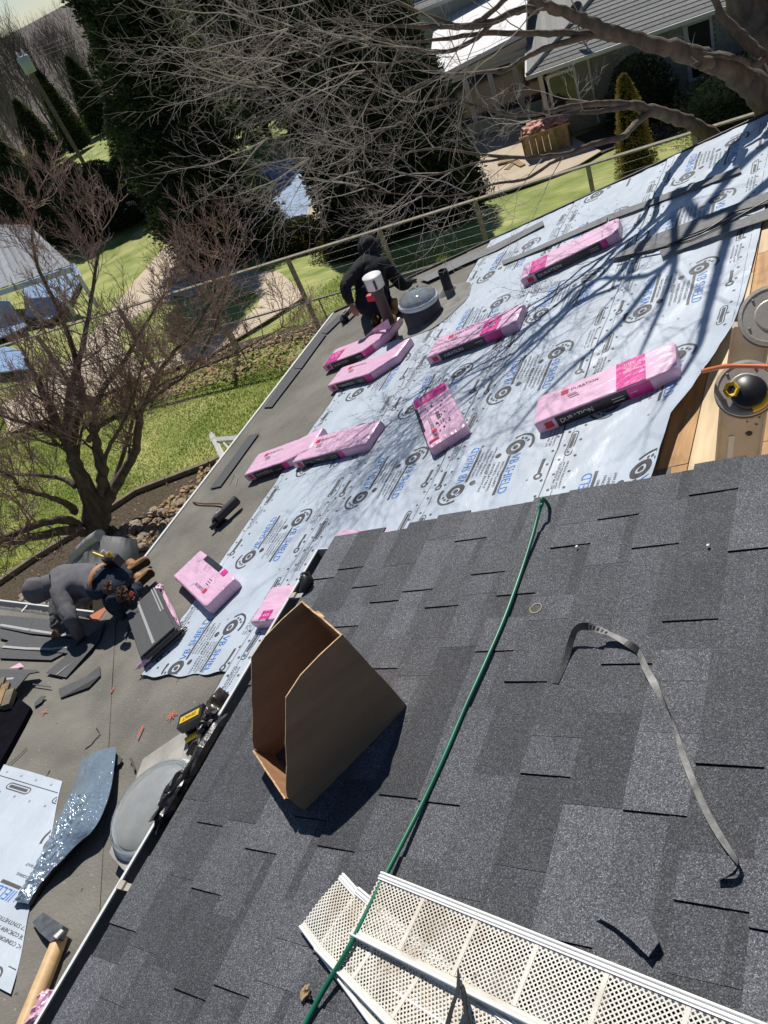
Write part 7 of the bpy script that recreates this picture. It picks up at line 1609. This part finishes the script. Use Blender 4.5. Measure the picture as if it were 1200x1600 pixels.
# face turned to the roof inside the hood
mb = MB(); fc_ = hed + fw * 0.03 - NW * 0.055; mb.lathe(fc_, -NW + fw * 0.4, [(0.088, -0.02), (0.082, 0.03), (0.06, 0.055), (0.001, 0.066)], 16); mb.lathe(fc_ - NW * 0.06, -NW, [(0.018, 0), (0.012, 0.016), (0.001, 0.02)], 8); mb.build('face', M_skin, pk)
hand(pk, elN + (haN - elN) * 0.86, haN + (haN - elN) * 0.1, NW, m=M_leath, curl=0.6); hand(pk, elF + (haF - elF) * 0.86, haF + (haF - elF) * 0.05, NW + np.array([0, -0.6, 0]), curl=0.9)
mb = MB(); mb.prism([haF + np.array(a) for a in ((0.0, -0.03, -0.01), (0.02, -0.06, -0.015), (-0.012, -0.055, -0.015))], NW, 0.004); mb.build('white_chalk', M_gut, pk)
def boot(par, ankle, toe, upv, label=None):
    a, t_ = np.array(ankle), np.array(toe); d = t_ - a; L = np.linalg.norm(d); d /= L; n = np.array(upv, float); n -= d * (n @ d); n /= np.linalg.norm(n); s = np.cross(n, d)
    def fn(u, v):
        x = -0.06 + u * (L + 0.06); w_ = 0.042 * (0.75 + 0.35 * math.sin(u * 2.6)) * math.sqrt(max(0.0, 1 - max(0, (u - 0.82) / 0.19) ** 2)) + 0.002; h = 0.052 * (1 - 0.45 * u) * math.sqrt(max(0.02, 1 - max(0, (u - 0.85) / 0.17) ** 2)); an = 2 * math.pi * v; return a + d * x + s * w_ * math.cos(an) + n * h * math.sin(an)
    mb = MB(); mb.grid(fn, 14, 14, 0, True); mb.tube([a + d * 0.0, a - d * 0.01 + n * 0.11], [0.050, 0.052], 12)
    bo = mb.build('boot', M_boot, par, label=label); so_ = MB(); so_.prism([a + d * x + s * y - n * 0.058 for x, y in ((-0.065, -0.035), (-0.065, 0.035), (L * 0.5, 0.036), (L * 0.8, 0.044), (L * 0.98, 0.02), (L * 0.98, -0.02), (L * 0.8, -0.044), (L * 0.5, -0.036))], n, 0.014); so_.build('sole', M_sole, bo); return bo
boot(pk, Ft1 + NW * 0.0, low((238, 890), 0.10), -(K1 - Ft1)); boot(pk, Ft2, low((232, 872), 0.07), -(K2 - Ft2))
# belt and pouches
bdir = che - pel; bdir /= np.linalg.norm(bdir); bc = pel + bdir * 0.10
mb = MB(); mb.lathe(bc, bdir, [(0.168, -0.030), (0.174, -0.024), (0.174, 0.024), (0.168, 0.030)], 24, smooth=True); mb.build('belt', M_leatho, pk)
vw = -bc / np.linalg.norm(bc); sdv = np.cross(bdir, vw); sdv /= np.linalg.norm(sdv)
for i, (px, h, w_, hh_) in enumerate((((168, 918), 0.58, 0.085, 0.13), ((190, 928), 0.55, 0.10, 0.15), ((204, 934), 0.50, 0.075, 0.12))):
    c = sphere_pt(px, pel, 0.235); nb_ = np.cross(vw, bdir); mb = MB(); crumple(mb, c, w_ * 0.95, hh_ * 0.85, 0.06, i * 4 + 2, n=10, amp=0.35, frame=(bdir, nb_, vw)); mb.tube([c + vw * 0.05 - bdir * w_ * .7 + nb_ * 0.03, c + vw * 0.068 + nb_ * 0.02, c + vw * 0.05 + bdir * w_ * .7 + nb_ * 0.03], 0.007, 6, 0); mb.tube([c + vw * 0.05 - nb_ * hh_ * 0.7, c + vw * 0.072, c + vw * 0.05 + nb_ * hh_ * 0.6], 0.012, 6, 0); mb.build('tool_pouch', M_leath, pk)
mb = MB(); c = sphere_pt((203, 928), pel, 0.305); ring(mb, lambda u, v: c + bdir * u + np.cross(vw, bdir) * v + vw * 0.012, 0, 0, 0.030, 0.046, 0, 2 * math.pi, 16); ring(mb, lambda u, v: c + bdir * u + np.cross(vw, bdir) * v + vw * 0.014, 0, 0, 0.012, 0.024, 0, 2 * math.pi, 16); mb.build('red_tape_roll', flat('red_tape', (0.45, 0.05, 0.04), 0.5), pk)
c = sphere_pt((170, 872), pel, 0.24, False)
for i, (dx, m) in enumerate(((-0.05, M_yel), (0.0, M_yel), (0.03, M_gut), (0.06, M_yel), (0.09, M_yel))):
    mb = MB(); mb.tube([c + bdir * -dx, c + bdir * (-dx + (0.12 if i == 0 else 0.01)) + NW * (0.06 + 0.02 * (i % 3))], [0.012, 0.016], 8); mb.build('hand_tool', m, pk)
mb = MB(); mb.box(c - NW * 0.03 - bdir * 0.03, (bdir, np.cross(NW, bdir), NW), (0.09, 0.04, 0.05)); mb.build('tool_pouch', M_plasb, pk)
# --- the roofer in black, seen from behind
pb = thing('person', 'person in black hoodie kneeling with back to the viewer at the far roof corner', 'person', low((580, 500)))
kA, kB = low((566, 503), 0.08), low((606, 492), 0.08); fA, fB = low((592, 518), 0.06), low((625, 505), 0.06)
kA, kB = low((567, 478), 0.08), low((600, 466), 0.08)
fA, fB = low((590, 492), 0.07), low((618, 482), 0.07)
pl = low((583, 472), 0.30)
ch_ = sphere_pt((579, 425), pl, 0.40, False); ne = sphere_pt((577, 402), ch_, 0.17, False); he = sphere_pt((577, 389), ne, 0.12, False)
for n_, a_, b2_ in (('pel-ch', pl, ch_), ('ch-ne', ch_, ne), ('ne-he', ne, he)): print('P2', n_, np.round(a_, 2), np.round(b2_, 2))
rz_ = np.cross(ch_ - pl, -ch_); rz_ /= np.linalg.norm(rz_)
sL = sphere_pt((558, 424), ch_, 0.20); sR = sphere_pt((602, 414), ch_, 0.20, False)
hR = low((642, 440), 0.10); hL = low((551, 480), 0.42)
print('b arms', np.linalg.norm(hR - sR), np.linalg.norm(hL - sL), pl, ch_)
eR = elbow(sR, hR, 0.32, 0.3, (0, -1, 0.6)); eL = elbow(sL, hL, 0.28, 0.26, (-0.2, -1, -0.2))
md = pl * 0.55 + ch_ * 0.45
J = dict(pel=pl, mid=md, che=ch_, nec=ne, hed=he, sR=sR, eR=eR, wR=eR + (hR - eR) * 0.9, sL=sL, eL=eL, wL=eL + (hL - eL) * 0.9, h1=pl + rz_ * 0.11 - Z * 0.03, k1=kB, a1=fB, h2=pl - rz_ * 0.11 - Z * 0.03, k2=kA, a2=fA)
Bn = [('pel', 'mid'), ('mid', 'che'), ('che', 'nec'), ('nec', 'hed'), ('che', 'sR'), ('sR', 'eR'), ('eR', 'wR'), ('che', 'sL'), ('sL', 'eL'), ('eL', 'wL'), ('pel', 'h1'), ('h1', 'k1'), ('k1', 'a1'), ('pel', 'h2'), ('h2', 'k2'), ('k2', 'a2')]
Rr = dict(pel=(0.185, 0.17), mid=(0.19, 0.16), che=(0.205, 0.175), nec=0.09, hed=0.09, sR=0.10, eR=0.070, wR=0.048, sL=0.10, eL=0.070, wL=0.048, h1=0.125, k1=0.085, a1=0.055, h2=0.125, k2=0.085, a2=0.055)
bz = pl[2] + 0.05
skin_body('body', J, Bn, Rr, pb, [M_blackc, M_navy], lambda p: 1 if min(segd(p, pl, J['h1']), segd(p, J['h1'], kB), segd(p, kB, fB), segd(p, J['h2'], kA), segd(p, kA, fA)) < min(segd(p, md, ch_), segd(p, sR, eR), segd(p, eR, hR), segd(p, sL, eL), segd(p, eL, hL)) - 0.02 else 0)
mb = MB(); crumple(mb, he + Z * 0.01, 0.135, 0.14, 0.15, 9, n=12, amp=0.08); mb.tube([ne - Z * 0.03, ne + Z * 0.03], [0.13, 0.115], 14)
for f in range(len(mb.sm)): mb.sm[f] = True
mb.build('hood', M_blackc, pb)
hand(pb, eR + (hR - eR) * 0.88, hR + (hR - eR) * 0.1, NW, m=M_plasb, curl=0.5); hand(pb, eL + (hL - eL) * 0.88, hL + (hL - eL) * 0.1, NW, curl=0.8)
boot(pb, fA, fA + np.array([0.05, -0.22, 0.02]), Z); boot(pb, fB, fB + np.array([0.05, -0.22, 0.02]), Z)
mb = MB(); mb.lathe(pl * 0.75 + ch_ * 0.25, ch_ - pl, [(0.205, -0.02), (0.212, 0), (0.205, 0.02)], 20); mb.build('hoodie_hem', M_blackc, pb)
mb = MB(); c = low((634, 468), 0.03); crumple(mb, c, 0.10, 0.22, 0.03, 3, n=10, amp=0.6, frame=RF); mb.build('crumpled_white_wrap', M_sheet, None, label='crumpled scrap of white underlayment between the man in black and the far dome', cat='scrap')
# =================================================================== RENDER
S_.render.engine = 'CYCLES'
S_.cycles.max_bounces = 6; S_.cycles.transparent_max_bounces = 8
S_.render.resolution_x = 768; S_.render.resolution_y = 1024
for d_ in list(bpy.data.meshes):
    if d_.users == 0: bpy.data.meshes.remove(d_)
